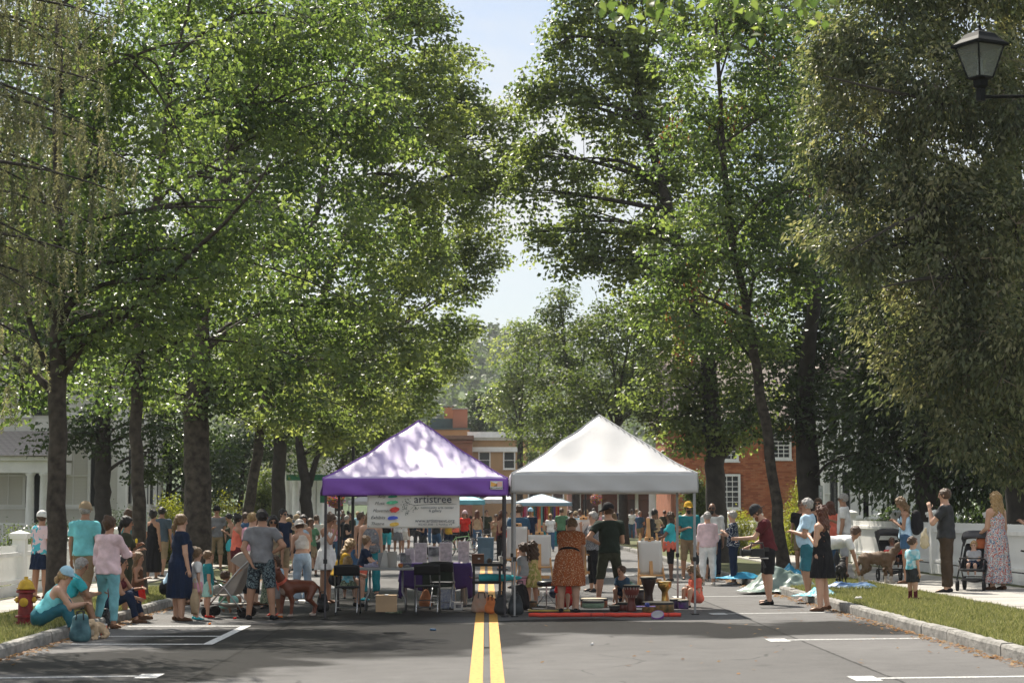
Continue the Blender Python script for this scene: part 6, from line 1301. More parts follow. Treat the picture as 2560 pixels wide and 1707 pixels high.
# ---- easels
def easel(label, px, py, pw_, ph2, zp, mast, f=0, sheetm=None, curl=False, lean=.12):
    """zp: height of the paper's lower edge; mast: height of the post tip"""
    t = thing('easel', label, 'easel', gnd(px, py), -R(f), 'wooden easels under the white canopy')
    for s in (-1, 1): b = MB(); b.bar((s * .30, -.12, 0), (s * .16, lean * (mast - .3), mast - .28), .035, .022); b.build('leg', M_wood, t)
    b = MB(); b.bar((0, .75, 0), (0, lean * mast, mast - .2), .035, .022); b.build('rear_leg', M_wood, t)
    b = MB(); b.bar((0, -.06, .35), (0, lean * mast - .02, mast), .065, .022); b.build('mast', M_wood, t)
    b = MB(); b.box((0, -.10 + lean * zp, zp - .02), (.50, .09, .035)); b.build('tray', M_wood, t, bevel=.005)
    b = MB(); b.box((0, -.03 + lean * (zp + ph2), zp + ph2 + .03), (.17, .06, .07)); b.build('clamp', M_wood, t, bevel=.015); b = MB(); b.lathe([(.0, -.03), (.018, -.03), (.018, .0)], (0, -.07 + lean * (zp + ph2), zp + ph2 + .03), 10, M=Matrix.Rotation(math.pi / 2, 3, 'X')); b.build('clamp_knob', M_blackm, t)
    b = MB(); b.box((0, -.045 + lean * .4, .40), (.40, .03, .06)); b.build('cross_bar', M_wood, t)
    s_ = thing('drawing_board', label.replace('easel', 'easel board', 1) if False else ('paper sheet clipped to the ' + label), 'paper', t.location, -R(f), 'easel papers')
    b = MB(); b.grid(lambda u, v: ((u - .5) * pw_, -.055 + lean * (zp + ph2 * v) - (.03 * math.sin(v * 3.1) if curl else .008 * math.sin(u * 3)), zp + ph2 * v), 6, 10); b.build('sheet', sheetm or M_paper, s_, smooth=True, solid=.004)
    b = MB(); b.box((0, -.028 + lean * (zp + ph2 / 2), zp + ph2 / 2), (pw_ * 1.02, .010, ph2 * .98), rx=-math.atan(lean)); b.build('backing_board', M_card, s_)
    return t
easel('easel just right of the shared tent leg', 1290, 1500, .40, .62, .80, 1.45, 12)
easel('easel behind the girl in the yellow dress', 1349, 1492, .46, .62, .62, 1.55, 0)
easel('easel with overhanging white sheet behind the green shirted man', 1462, 1478, .46, .72, .80, 1.62, -6, curl=True)
easel('easel leaning front right beside the tall drums', 1628, 1505, .46, .62, .52, 1.56, -14, curl=True)
# ---- drums
M_skin = mat('drum_skin', (.52, .45, .33), .6, .1, 4); M_brass = mat('brass', (.52, .33, .10), .28, .2, 6, metal=.9); M_dkshell = mat('dark_shell', (.035, .014, .010), .35, .3, 6); M_redw = mat('red_wood_shell', (.16, .035, .025), .35, .3, 6)
M_paint = mat('painted_shell', (.03, .10, .05), .45, .6, 9, col2=(.45, .07, .02)); M_rope = mat('rope_white', (.5, .47, .4), .8); M_cord = mat('red_cord', (.55, .05, .04), .7)
def drum(label, px, py, prof, m, z=0.0, ropes=0, hoop=M_blackm, head=True, group='hand drums under the white canopy', skinm=None):
    t = thing('drum', label, 'drum', gnd(px, py, z), rnd.uniform(0, 3), group); b = MB(); b.lathe(prof, n=24); b.build('shell', m, t, smooth=True); r, zt = prof[-1]
    if head: b = MB(); b.lathe([(r * .985, zt), (r * .97, zt + .008), (0, zt + .010)], n=24); b.build('drum_head', skinm or M_skin, t); b = MB(); b.lathe([(r + .004, zt - .035), (r + .012, zt - .03), (r + .012, zt - .008), (r + .004, zt)], n=24); b.build('hoop', hoop, t)
    if ropes:
        zl, rl = zt * .52, np.interp(zt * .52, [p[1] for p in prof], [p[0] for p in prof])
        for k in range(ropes): a = 2 * math.pi * k / ropes; a2 = a + math.pi / ropes; b = MB(); b.tube([((r + .012) * math.cos(a), (r + .012) * math.sin(a), zt - .03), ((rl + .012) * math.cos(a2), (rl + .012) * math.sin(a2), zl)], .004, 4); b.build('rope', M_rope, t)
    return t
drum('wide painted ground drum under the green lidded drum', 1485, 1519, [(.235, 0), (.24, .02), (.24, .15), (.235, .165)], M_paint)
drum('green rimmed gathering drum stacked on the painted drum', 1483, 1519, [(.16, 0), (.175, .02), (.175, .10), (.17, .115)], mat('sage_shell', (.16, .22, .15), .5, .15, 4), z=.178)
drum('black headed djembe with red wooden foot', 1579, 1527, [(.085, 0), (.088, .02), (.06, .14), (.055, .2), (.12, .30), (.135, .36), (.135, .44)], M_redw, ropes=16, hoop=mat('black_cloth_hoop', (.012, .012, .012), .8))
drum('tall dark goblet drum with purple mallet on top', 1622, 1517, [(.11, 0), (.11, .02), (.075, .15), (.07, .24), (.10, .36), (.135, .46), (.14, .53)], M_dkshell, z=.0)
drum('brass goblet drum beside the tall dark drum', 1662, 1517, [(.10, 0), (.10, .02), (.058, .12), (.052, .26), (.07, .30), (.115, .35), (.125, .40), (.115, .45)], M_brass, hoop=M_brass)
drum('big round painted table drum at the front of the rug', 1645, 1529, [(.26, 0), (.27, .02), (.27, .15), (.265, .165)], mat('leaf_shell', (.05, .05, .02), .4, .6, 12, col2=(.36, .17, .05)))
drum('small purple drum right of the brass goblet', 1690, 1520, [(.10, 0), (.105, .02), (.105, .15), (.10, .165)], mat('violet_shell', (.06, .02, .10), .4, .4, 8))
drum('small dark drum beside the rear tent leg', 1708, 1521, [(.09, 0), (.095, .02), (.095, .14), (.09, .15)], mat('multi_shell', (.02, .05, .03), .4, .6, 14, col2=(.12, .03, .2)))
drum('dark bongo at the left of the djembe', 1536, 1528, [(.07, 0), (.085, .03), (.085, .10)], M_dkshell); drum('carved small drum beside the djembe foot', 1557, 1526, [(.075, 0), (.085, .02), (.085, .14)], M_redw)
drum('tan floor drum behind the djembe', 1606, 1508, [(.15, 0), (.16, .03), (.16, .30), (.155, .32)], mat('tan_shell', (.28, .18, .09), .5, .2, 4)); drum('black floor tom behind the red djembe', 1588, 1512, [(.16, 0), (.16, .28)], M_dkshell)
drum('little wooden rattle drum by the yellow mat', 1333, 1520, [(.055, 0), (.075, .04), (.075, .09), (.055, .13)], mat('rattle_wood', (.22, .14, .06), .6, .4, 14))
t = thing('tambourine', 'purple rimmed tambourine leaning on the red noodle', 'tambourine', gnd(1644, 1537, .06)); b = MB(); b.lathe([(.095, -.02), (.102, -.02), (.102, .02), (.095, .02), (.095, -.02)], n=28, M=Matrix.Rotation(.6, 3, 'X') @ Matrix.Rotation(-.15, 3, 'Y')); b.build('rim', mat('violet_rim', (.22, .08, .30), .4), t); b = MB(); b.lathe([(0, .018), (.096, .018), (.096, .012), (0, .012)], n=28, M=Matrix.Rotation(.6, 3, 'X') @ Matrix.Rotation(-.15, 3, 'Y')); b.build('head', mat('tamb_head', (.30, .29, .30), .7), t)
t = thing('mallet', 'purple headed mallet lying on the tall drum', 'mallet', gnd(1618, 1517, .545)); b = MB(); b.tube([(-.13, 0, .01), (.1, 0, .01)], .006, 6); b.build('stick', mat('violet_stick', (.28, .2, .5), .5), t); b = MB(); b.lathe([(0, -.03), (.025, -.02), (.03, 0), (.025, .02), (0, .03)], (0, -.01, .03), 12); b.build('mallet_head', mat('navy_felt', (.02, .03, .14), .9), t, smooth=True)
for lab, xa, xb in (('red foam noodle along the left front of the drum rug', 1324, 1508), ('red foam noodle along the right front of the drum rug', 1512, 1702)):
    a, c = gnd(xa, 1536, .035), gnd(xb, 1536, .035); t = thing('foam_noodle', lab, 'pool noodle', a.lerp(c, .5), group='foam noodles edging the rug'); w = (c - a).length / 2; b = MB(); b.tube([(-w + k * w / 6, .01 * math.sin(k * 1.9), .004 * math.sin(k * 2.3)) for k in range(13)], [.03] + [.035] * 11 + [.03], 12); b.build('foam', mat('red_foam', (.66, .06, .035), .7, .1, 6), t, smooth=True)
    for s in (-1, 1): b = MB(); b.tube([(s * (w - .22), 0, 0), (s * (w - .19), 0, 0)], .037, 12); b.build('tape_band', mat('tape_red', (.4, .03, .02), .4), t)
t = thing('rug', 'dark play rug under the drums', 'rug', gnd(1512, 1520, .004)); b = MB(); b.grid(lambda u, v: ((u - .5) * 2.55, (v - .5) * 2.3 + .2, .006), 4, 4); b.build('pile', mat('rug_dark', (.02, .02, .022), .95, .3, 5), t, solid=.006)
t = thing('yellow_mat', 'yellow foam board lying behind the left noodle', 'mat', gnd(1372, 1527, .012)); b = MB(); b.prism([(-.36, -.12), (.36, -.15), (.36, .15), (-.33, .14)], 0, .03, 'xy'); b.build('board', mat('yellow_foam', (.62, .45, .12), .7, .1, 4), t, bevel=.01); b = MB(); b.prism([(-.3, -.05), (.3, -.08), (.3, -.02), (-.3, 0)], .031, .036, 'xy'); b.build('stripe', mat('navy_stripe', (.03, .05, .12), .7), t)
t = thing('drum_stool', 'round black drum stool beside the bending woman', 'stool', gnd(1366, 1522)); b = MB(); b.lathe([(0, .40), (.15, .40), (.165, .42), (.165, .47), (.14, .49), (0, .49)], n=22); b.build('seat', mat('stool_vinyl', (.012, .012, .013), .35), t, smooth=True); b = MB(); b.tube([(0, 0, .12), (0, 0, .40)], .014, 8); b.build('post', M_chrome, t)
for k in range(3): a = k * 2.094 + .5; b = MB(); b.bar((.02 * math.cos(a), .02 * math.sin(a), .26), (.24 * math.cos(a), .24 * math.sin(a), .01), .02, .006); b.build('leg', M_chrome, t)
t = thing('plastic_bench', 'low white slatted plastic bench behind the stool', 'bench', gnd(1362, 1507)); b = MB(); b.box((0, 0, .27), (.52, .32, .05)); b.build('seat', M_plast, t, bevel=.01)
for sx in (-1, 1):
    for sy in (-1, 1): b = MB(); b.box((sx * .22, sy * .12, .125), (.06, .06, .25), taper=1.3); b.build('leg', M_plast, t)
for k in range(5): b = MB(); b.box((-.16 + k * .08, -.155, .16), (.03, .012, .1)); b.build('slat', M_plast, t)
t = thing('painted_box', 'brightly painted toy box behind the djembe', 'box', gnd(1568, 1494)); b = MB(); b.box((0, 0, .14), (.30, .22, .28)); b.build('box_body', mat('scene_paint', (.05, .35, .42), .5, .8, 5, col2=(.55, .38, .06)), t, bevel=.015); b = MB(); b.lathe([(.1, .28), (.09, .32), (0, .34)], n=16, sx=1.1); b.build('lid', mat('lid_green', (.06, .13, .07), .5), t); b = MB(); b.box((0, -.113, .1), (.28, .004, .1)); b.build('painted_band', mat('band_paint', (.50, .25, .04), .5, .6, 9, col2=(.04, .16, .05)), t)
t = thing('red_cup', 'red paper cup on the rug behind the painted box', 'cup', gnd(1583, 1482, .0)); b = MB(); b.lathe([(.04, 0), (.055, .16)], n=14); b.build('cup_body', mat('cup_red', (.3, .03, .03), .5), t, smooth=True); b = MB(); b.lathe([(.057, .155), (.057, .165), (0, .166)], n=14); b.build('lid', M_plast, t)
# small toys strewn on the asphalt
for i, (px, py, c, lab) in enumerate(((700, 1543, 'orange', 'orange toy block near the stroller wheel'), (587, 1547, 'red', 'small red toy block left of the patterned shorts man'), (524, 1561, 'orange', 'little orange chalk stick on the hatched bay'), (1082, 1576, 'denim', 'tiny blue chalk piece on the open road'), (1480, 1612, 'white', 'white scrap of paper on the road'))):
    t = thing('chalk_stick', lab, 'chalk', gnd(px, py, .0), rnd.uniform(0, 3)); b = MB(); b.lathe([(.0, -.05), (.014, -.048), (.016, .04), (.0, .05)], (0, 0, .018), 8, M=Matrix.Rotation(math.pi / 2, 3, 'Y')); b.build('stick', cloth(c), t)
# ---- fire hydrant
HP = gnd(63, 1560, .14); t = thing('fire_hydrant', 'red fire hydrant with yellow bonnet and caps on the left verge', 'hydrant', HP)
M_hred = mat('hydrant_red', (.13, .010, .010), .5, .2, 9, bump=.2, col2=(.27, .02, .018)); M_hyel = mat('hydrant_yellow', (.42, .24, .02), .5, .15, 9, bump=.15, col2=(.68, .42, .03))
b = MB(); b.lathe([(.16, 0), (.16, .03), (.115, .035), (.115, .10), (.15, .105), (.15, .13), (.11, .14), (.105, .46), (.14, .47), (.14, .50), (.11, .51)], n=24); b.build('barrel', M_hred, t, smooth=False)
b = MB(); b.lathe([(.13, .515), (.14, .53), (.12, .545), (.115, .58), (.09, .63), (.05, .66), (.03, .665), (.03, .70), (0, .705)], n=24); b.build('bonnet', M_hyel, t, smooth=True)
for a, r_, z in ((0, .048, .36), (math.pi, .048, .36), (-math.pi / 2, .065, .33)):
    M_ = Matrix.Rotation(a, 3, 'Z') @ Matrix.Rotation(math.pi / 2, 3, 'Y'); b = MB(); b.lathe([(r_ * .8, .07), (r_ * .8, .115), (r_, .115), (r_, .14), (r_ * .6, .15), (.016, .15), (.016, .168), (0, .168)], (0, 0, z), 16, M=M_); b.build('outlet_cap', M_hyel, t)
for k in range(8): a = k * .785; b = MB(); b.lathe([(.012, .028), (.012, .045), (0, .046)], (.138 * math.cos(a), .138 * math.sin(a), 0), 6); b.build('flange_bolt', M_hred, t)
# ---- sign posts
def sign_post(label, px, py, top_py, sx, sy0, sy1, w, textlines, perforated=True, rz=0):
    p = gnd(px, py, .14); Y = p.y; zt = at(px, top_py, Y).z - p.z; t = thing('sign_post', label, 'sign', p, rz); b = MB(); b.bar((0, 0, -.05), (0, 0, zt), .055, .03); b.build('post', mat('galvanised', (.32, .32, .31), .5, .15, 20, metal=.6), t)
    if perforated:
        for k in range(int(zt / .075)):
            if k > 90: break
            b = MB(); b.lathe([(0, -.0005), (.009, -.0005)], (0, -.0158, .05 + k * .075), 8, M=Matrix.Rotation(math.pi / 2, 3, 'X')); b.build('bolt_hole', M_blackm, t)
    if w:
        xx = X_at(sx, Y) - p.x; za_, zb_ = at(sx, sy1, Y).z - p.z, at(sx, sy0, Y).z - p.z; b = MB(); b.box((xx, -.03, (za_ + zb_) / 2), (w, .006, zb_ - za_)); pl = b.build('plate', mat('sign_white', (.68, .69, .68), .45, .03), t, bevel=.002)
        bb = MB()
        for d in (-1, 1): bb.box((xx + d * (w / 2 - .012), -.0345, (za_ + zb_) / 2), (.008, .002, zb_ - za_ - .03))
        for d in (za_ + .012, zb_ - .012): bb.box((xx, -.0343, d), (w - .03, .002, .008))
        bb.build('border', mat('sign_green', (.02, .16, .09), .5), pl)
        for i, (s_, sz) in enumerate(textlines): text(pl, s_, (xx, -.036, zb_ - .04 - (i + .8) * (zb_ - za_ - .06) / len(textlines)), sz, MATS['sign_green'], align='CENTER')
    return t
sign_post('narrow white parking sign on a thin post by the slender maple', 357, 1478, 1262, 365, 1277, 1328, .075, [('2', .05), ('HR', .04), ('9-5', .035)])
sign_post('tall white and green parking sign behind the grey haired man', 2056, 1425, 1225, 2052, 1213, 1273, .10, [('2', .09), ('HOUR', .028), ('PARK', .028), ('8-5', .04)])
sign_post('tall perforated steel post beside the curly haired woman', 2090, 1420, 1120, 0, 0, 0, 0, [])
# ---- lantern on its arm, upper right
LY_ = 18.4; lp_ = at(2452, 243, LY_); t = thing('street_lamp', 'black lantern street lamp on a side arm at the upper right', 'street lamp', (X_at(2760, LY_), LY_, SLOPE * 5))
o_ = Vector(t.location); L0 = lp_ - o_; M_lblk = mat('lamp_black', (.006, .007, .007), .6, .15, 6, spec=.12)
b = MB(); b.lathe([(.14, 0), (.14, .3), (.08, .4), (.06, 1.2), (.05, L0.z + .3), (.0, L0.z + .38)], n=18); b.build('post', M_lblk, t, smooth=True)
b = MB(); b.tube([Vector((0, 0, L0.z + .01)), Vector((L0.x * .5, 0, L0.z + .01)), Vector((L0.x, 0, L0.z))], .018, 10); b.build('arm', M_lblk, t)
R45 = Matrix.Rotation(R(28), 3, 'Z'); sq = math.sqrt(2)
def sqlathe(prof): m3 = MB(); m3.lathe([(r_ * sq, z) for r_, z in prof], L0, 4, M=R45 @ Matrix.Rotation(R(45), 3, 'Z')); return m3
sqlathe([(.03, -.04), (.03, .08), (.045, .10), (.05, .16), (.085, .175), (.085, .19)]).build('lamp_socket', M_lblk, t)
sqlathe([(.185, .475), (.19, .48), (.19, .505), (.175, .51), (.13, .555), (.10, .60), (.07, .615)]).build('lamp_roof', M_lblk, t)
b = MB(); b.lathe([(.05, .615), (.05, .635), (.02, .65), (.015, .665), (.02, .68), (.0, .695)], L0, 14); b.build('finial', M_lblk, t, smooth=True)
for k in range(4):
    a = R(28 + 90 * k); pa_ = L0 + Vector((.083 * sq * math.cos(a + R(45)), .083 * sq * math.sin(a + R(45)), .19)); pb_ = L0 + Vector((.155 * sq * math.cos(a + R(45)), .155 * sq * math.sin(a + R(45)), .475)); b = MB(); b.bar(pa_, pb_, .016); b.build('lamp_frame', M_lblk, t)
    a2 = a + R(90); pc_ = L0 + Vector((.083 * sq * math.cos(a2 + R(45)), .083 * sq * math.sin(a2 + R(45)), .19)); pd_ = L0 + Vector((.155 * sq * math.cos(a2 + R(45)), .155 * sq * math.sin(a2 + R(45)), .475)); b = MB(); b.add([pa_, pc_, pd_, pb_], [(0, 1, 2, 3)]); b.build('lamp_glass', MATS.get('lamp_glass') or glass_mat('lamp_glass', .72), t, solid=.003)
b = MB(); b.lathe([(.035, .19), (.035, .24), (.025, .25), (.02, .36), (0, .38)], L0, 12); b.build('bulb', M_plast, t, smooth=True)
# ---- strollers
def wheel(parent, c, r, w=.03, name='wheel', ax='X'):
    M_ = Matrix.Rotation(math.pi / 2, 3, 'Y'); b = MB(); b.lathe([(r - .022, -w / 2), (r, -w / 2 + .006), (r, w / 2 - .006), (r - .022, w / 2), (r - .022, -w / 2)], c, 22, M=M_); wl = b.build(name, mat('rubber', (.014, .014, .014), .8), parent, smooth=False)
    b = MB(); b.lathe([(.0, -w * .4), (.025, -w * .4), (.025, w * .4), (0, w * .4)], c, 12, M=M_)
    for k in range(5): a = k * 1.257; b.bar(c, Vector(c) + Vector((0, (r - .02) * math.cos(a), (r - .02) * math.sin(a))), .014)
    b.build('rim', M_plast, wl); return wl
def stroller(label, px, py, f, z, kind, frame, fab, canopy_m, H=1.0):
    t = thing('stroller', label, 'stroller', gnd(px, py, z), -R(f), 'strollers')
    big = kind == 'jog'; r_ = .13 if big else .085
    for s in (-1, 1):
        for yy, rr in ((-.30, r_), (.34, r_ * (.8 if big else 1))): wheel(t, (s * .24, yy, rr), rr, .045 if big else .035); 
        if not big: wheel(t, (s * .17, .34, r_), r_, .03)
        b = MB(); b.tube([(s * .25, .34, r_ + .05), (s * .25, .1, .42), (s * .25, -.22, .78), (s * .25, -.48, 1.02), (s * .23, -.55, 1.03)], .014, 8); b.build('frame_tube', frame, t, smooth=True)
        b = MB(); b.tube([(s * .25, -.30, r_ + .02), (s * .25, .02, .50), (s * .25, .12, .55)], .013, 8); b.build('frame_tube', frame, t, smooth=True)
    b = MB(); b.tube([(-.23, -.55, 1.03), (.23, -.55, 1.03)], .018, 8); b.build('handle_bar', M_blackm, t)
    b = MB(); b.tube([(-.25, -.28, .25), (.25, -.28, .25)], .011, 6); b.build('cross_bar', frame, t)
    b = MB(); b.grid(lambda u, v: ((u - .5) * .40, .30 - .42 * min(1, v * 2) - .22 * max(0, v * 2 - 1), .40 - .04 * math.sin(min(1, v * 2) * 3) + .46 * max(0, v * 2 - 1)), 6, 14); b.build('seat', fab, t, smooth=True, solid=.025)
    for s in (-1, 1): b = MB(); b.add([(s * .21, .30, .40), (s * .21, -.12, .38), (s * .21, -.34, .84), (s * .21, -.05, .60)], [(0, 1, 2, 3)]); b.build('side_panel', fab, t, solid=.01)
    def hood(u, v): a = R(35 + 115 * v); k = .30; x = (u * 2 - 1); return (x * .235, -.30 + k * math.cos(a) * (1 - .25 * x * x), .80 + k * math.sin(a) * (1 - .12 * x ** 4))
    b = MB(); b.grid(hood, 12, 12); b.build('hood', canopy_m, t, smooth=True, solid=.012)
    for s in (-1, 1): b = MB(); b.grid(lambda u, v, s=s: (s * .235, -.30 + .28 * u * math.cos(R(35 + 115 * v)), .80 + .26 * u * math.sin(R(35 + 115 * v))), 3, 8); b.build('hood_side', canopy_m, t, solid=.006)
    b = MB(); b.grid(lambda u, v: ((u - .5) * .42, -.28 + .5 * v, .22 - .07 * math.sin(v * 3.14) * math.sin(u * 3.14)), 8, 8); b.build('basket', canopy_m, t, smooth=True, solid=.01)
    b = MB(); b.tube([(-.22, .16, .58), (-.2, .30, .60), (.2, .30, .60), (.22, .16, .58)], .016, 8); b.build('bumper_bar', M_blackm, t)
    b = MB(); b.box((0, .40, .20), (.30, .12, .02)); b.build('footrest', M_blackm, t)
    return t
M_sgrey = mat('stroller_beige', (.36, .33, .29), .8, .12, 5); M_sblk = mat('stroller_black', (.014, .014, .016), .75, .15, 5); M_sred = mat('stroller_red', (.50, .02, .02), .7); M_sdk = mat('stroller_charcoal', (.05, .05, .055), .75, .15, 5)
stroller('beige and grey umbrella stroller behind the small children on the left', 575, 1541, 282, 0, 'umb', M_chrome, M_sgrey, M_sgrey)
stroller('black stroller with red tray beside the collie', 2232, 1453, 178, .16, 'jog', M_blackm, M_sblk, M_sblk)
b = MB(); b.box((0, .26, .62), (.46, .20, .09)); b.build('red_tray', M_sred, [o for o in COL.objects if o.name.startswith('stroller') and o.parent is None and o.type == 'EMPTY'][-1], bevel=.03)
stroller('charcoal stroller with blond baby beside the floral dress', 2436, 1476, 205, .16, 'jog', M_blackm, M_sdk, M_sdk)
# ---- tarps and heaps along the right kerb
def heap(name, label, px, py, z, W, D, Hh, m, seed, peaks=3):
    """crumpled sheet: ridged folds over a few bumps, ragged edge"""
    p = gnd(px, py, z); t = thing(name, label, 'tarp', p); g = np.random.default_rng(seed); n = 64
    pk = [(g.uniform(-.55, .55), g.uniform(-.4, .4), g.uniform(.25, .5), g.uniform(.6, 1)) for _ in range(peaks)]; fo = [(g.uniform(0, 6.28), g.uniform(3, 9), g.uniform(0, 6.28), g.uniform(.2, 1)) for _ in range(9)]
    def fn(u, v):
        a, b_ = u * 2 - 1, v * 2 - 1; r_ = math.hypot(a, b_); th = math.atan2(b_, a); rag = 1 + .13 * math.sin(3 * th + seed) + .08 * math.sin(7 * th + 2 * seed) + .05 * math.sin(13 * th); sq_ = max(abs(a), abs(b_)) / (r_ + 1e-6); x, y = a * sq_ * rag, b_ * sq_ * rag; rr = min(1, r_ * sq_)
        env = max(0, 1 - rr ** 3); h_ = sum(q * math.exp(-((x - c) ** 2 + (y - d) ** 2) / (s_ * s_)) for c, d, s_, q in pk); w = sum(q * (1 - abs(math.sin(f_ * (x * math.cos(an) + y * math.sin(an)) + ph_ + 1.5 * math.sin(3 * x - 2 * y)))) ** 2 for an, f_, ph_, q in fo) / 4.5
        return (x * W, y * D, .012 + env * Hh * (.45 * h_ + .38 * w) + .02 * w * (1 - env))
    b = MB(); b.grid(fn, n, n); b.build('folds', m, t, smooth=True, solid=.003); return t
M_tblue = mat('tarp_blue', (.02, .30, .50), .35, .15, 4, spec=.6); M_tgrn = mat('tarp_green', (.10, .16, .13), .38, .25, 3, spec=.6, col2=(.24, .30, .27)); M_tnavy = mat('tarp_navy', (.04, .10, .24), .4, .3, 4, col2=(.12, .22, .36))
heap('tarp', 'crumpled turquoise tarp on the grass behind the dotted blouse', 1862, 1446, .13, .75, .5, .20, M_tblue, 1)
heap('tarp', 'turquoise inflatable slumped at the foot of the leaning maple', 1982, 1436, .13, .42, .4, .55, M_tblue, 2, 1)
heap('tarp', 'grey green tarp heaped over the kerb behind the camera man', 1968, 1478, .03, 1.0, .75, .52, M_tgrn, 3, 4)
heap('tarp', 'teal patterned blanket bundle by the curly haired woman', 2042, 1490, .12, .42, .4, .26, cloth('turq', 'tie'), 4, 2)
heap('tarp', 'blue and navy tarp roll on the grass by the collie', 2135, 1470, .14, .62, .4, .26, M_tnavy, 5, 3)
t = thing('paper_scrap', 'white crumpled paper on the sunny grass', 'paper', gnd(2146, 1497, .17)); f_ = Field((-.1, -.06, 0), (.1, .06, .08), .01); f_.cap((-.04, 0, .015), (.04, 0, .02), .028, .024, k=.02); f_.wrinkle(.006, 60); f_.cut((0, 0, .002), (0, 0, -1)); f_.mesh('crumple', M_paper, t)
# ---- video rig held by the camera man
t = thing('video_camera', 'black video camera rig held low by the man in maroon', 'camera', at(1893, 1381, 35.2)); t.scale = (1.2, 1.2, 1.2); b = MB(); b.box((0, 0, 0), (.20, .12, .12)); b.build('camera_body', M_blackm, t, bevel=.01); b = MB(); b.lathe([(.045, 0), (.05, .06), (.06, .12), (.055, .13), (0, .11)], (-.10, 0, .0), 18, M=Matrix.Rotation(-math.pi / 2, 3, 'Y')); b.build('lens', M_blackm, t); b = MB(); b.tube([(-.1, 0, .06), (-.08, 0, .14), (.08, 0, .14), (.1, 0, .06)], .012, 6); b.build('top_handle', M_blackm, t); b = MB(); b.box((.13, -.02, .05), (.08, .05, .06)); b.build('monitor', M_blackm, t); b = MB(); b.tube([(-.12, .03, -.08), (.16, .03, -.08)], .009, 6); b.tube([(-.12, -.03, -.08), (.16, -.03, -.08)], .009, 6); b.build('rails', M_chrome, t); b = MB(); b.tube([(.05, 0, -.06), (.12, 0, -.22)], .014, 6); b.build('grip', M_blackm, t); b = MB(); b.box((-.24, 0, .01), (.02, .13, .10)); b.build('matte_box', M_blackm, t)
# ---- bicycles parked behind the banner, wheel at the right edge
def bicycle(label, pos, rz, fm):
    t = thing('bicycle', label, 'bicycle', pos, rz, 'bicycles'); r_ = .33; M_ = Matrix.Rotation(math.pi / 2, 3, 'X')
    for x in (-.52, .52):
        b = MB(); n = 30; b.tube([(x + r_ * math.cos(2 * math.pi * k / n), 0, r_ + r_ * math.sin(2 * math.pi * k / n)) for k in range(n + 1)], .018, 6, cap=False); wl = b.build('wheel', mat('rubber', (.014, .014, .014), .8), t)
        b = MB(); b.tube([(x + (r_ - .03) * math.cos(2 * math.pi * k / n), 0, r_ + (r_ - .03) * math.sin(2 * math.pi * k / n)) for k in range(n + 1)], .010, 5, cap=False); b.build('rim', M_chrome, wl)
        b = MB(); [b.tube([(x, 0, r_), (x + (r_ - .03) * math.cos(a), 0, r_ + (r_ - .03) * math.sin(a))], .002, 3) for a in [k * .4488 for k in range(14)]]; b.tube([(x, -.04, r_), (x, .04, r_)], .02, 8); tag(b.build('spokes', M_chrome, wl), kind='stuff')
    b = MB(); [b.tube(p, .016, 8) for p in (((-.52, 0, r_), (-.05, 0, .30)), ((-.05, 0, .30), (-.18, 0, .80)), ((-.18, 0, .74), (.36, 0, .80)), ((-.05, 0, .30), (.38, 0, .70)), ((-.18, 0, .74), (-.52, 0, r_)))]; b.build('frame', fm, t)
    b = MB(); b.tube([(.34, 0, .90), (.40, 0, .66), (.52, 0, r_)], .017, 8); b.build('fork', fm, t); b = MB(); b.tube([(.28, -.28, 1.0), (.36, -.1, .96), (.34, 0, .92), (.36, .1, .96), (.28, .28, 1.0)], .012, 6); b.build('handlebar', M_blackm, t)
    b = MB(); b.box((-.21, 0, .86), (.26, .13, .05), taper=.6); b.build('saddle', M_blackm, t, bevel=.02); b = MB(); b.lathe([(0, -.01), (.09, -.01), (.09, .01), (0, .01)], (-.05, -.03, .30), 18, M=M_); b.tube([(-.05, -.06, .30), (.08, -.06, .2)], .01, 5); b.build('crank', M_chrome, t); b = MB(); b.box((.08, -.1, .2), (.1, .07, .02)); b.build('pedal', M_blackm, t)
    return t
bicycle('white and green bicycle leaning behind the purple canopy', gnd(1150, 1392), R(24), mat('bike_white', (.6, .62, .6), .35, .1, 3, col2=(.25, .55, .15)))
bicycle('dark bicycle behind the blue bin', gnd(1206, 1384), R(-30), M_blackm)
bicycle('bicycle cut off by the right edge of the frame', gnd(2602, 1578, .14), R(64), mat('bike_red', (.4, .03, .05), .35))
t = thing('recycling_bin', 'blue square bin between the canopies', 'bin', gnd(1214, 1412)); s_ = mpp(t.location.y); b = MB(); b.box((0, 0, 33 * s_), (38 * s_, 38 * s_, 66 * s_), taper=1.08); b.build('tub', mat('bin_blue', (.10, .17, .24), .4, .1, 4), t, bevel=.02); b = MB(); b.box((0, 0, 67 * s_), (42 * s_, 42 * s_, 3 * s_)); b.build('lid', mat('bin_lid', (.16, .24, .32), .4), t); b = MB(); b.box((0, -19.6 * s_, 33 * s_), (24 * s_, .01, 46 * s_)); b.build('front_panel', mat('bin_panel', (.14, .22, .30), .35), t)
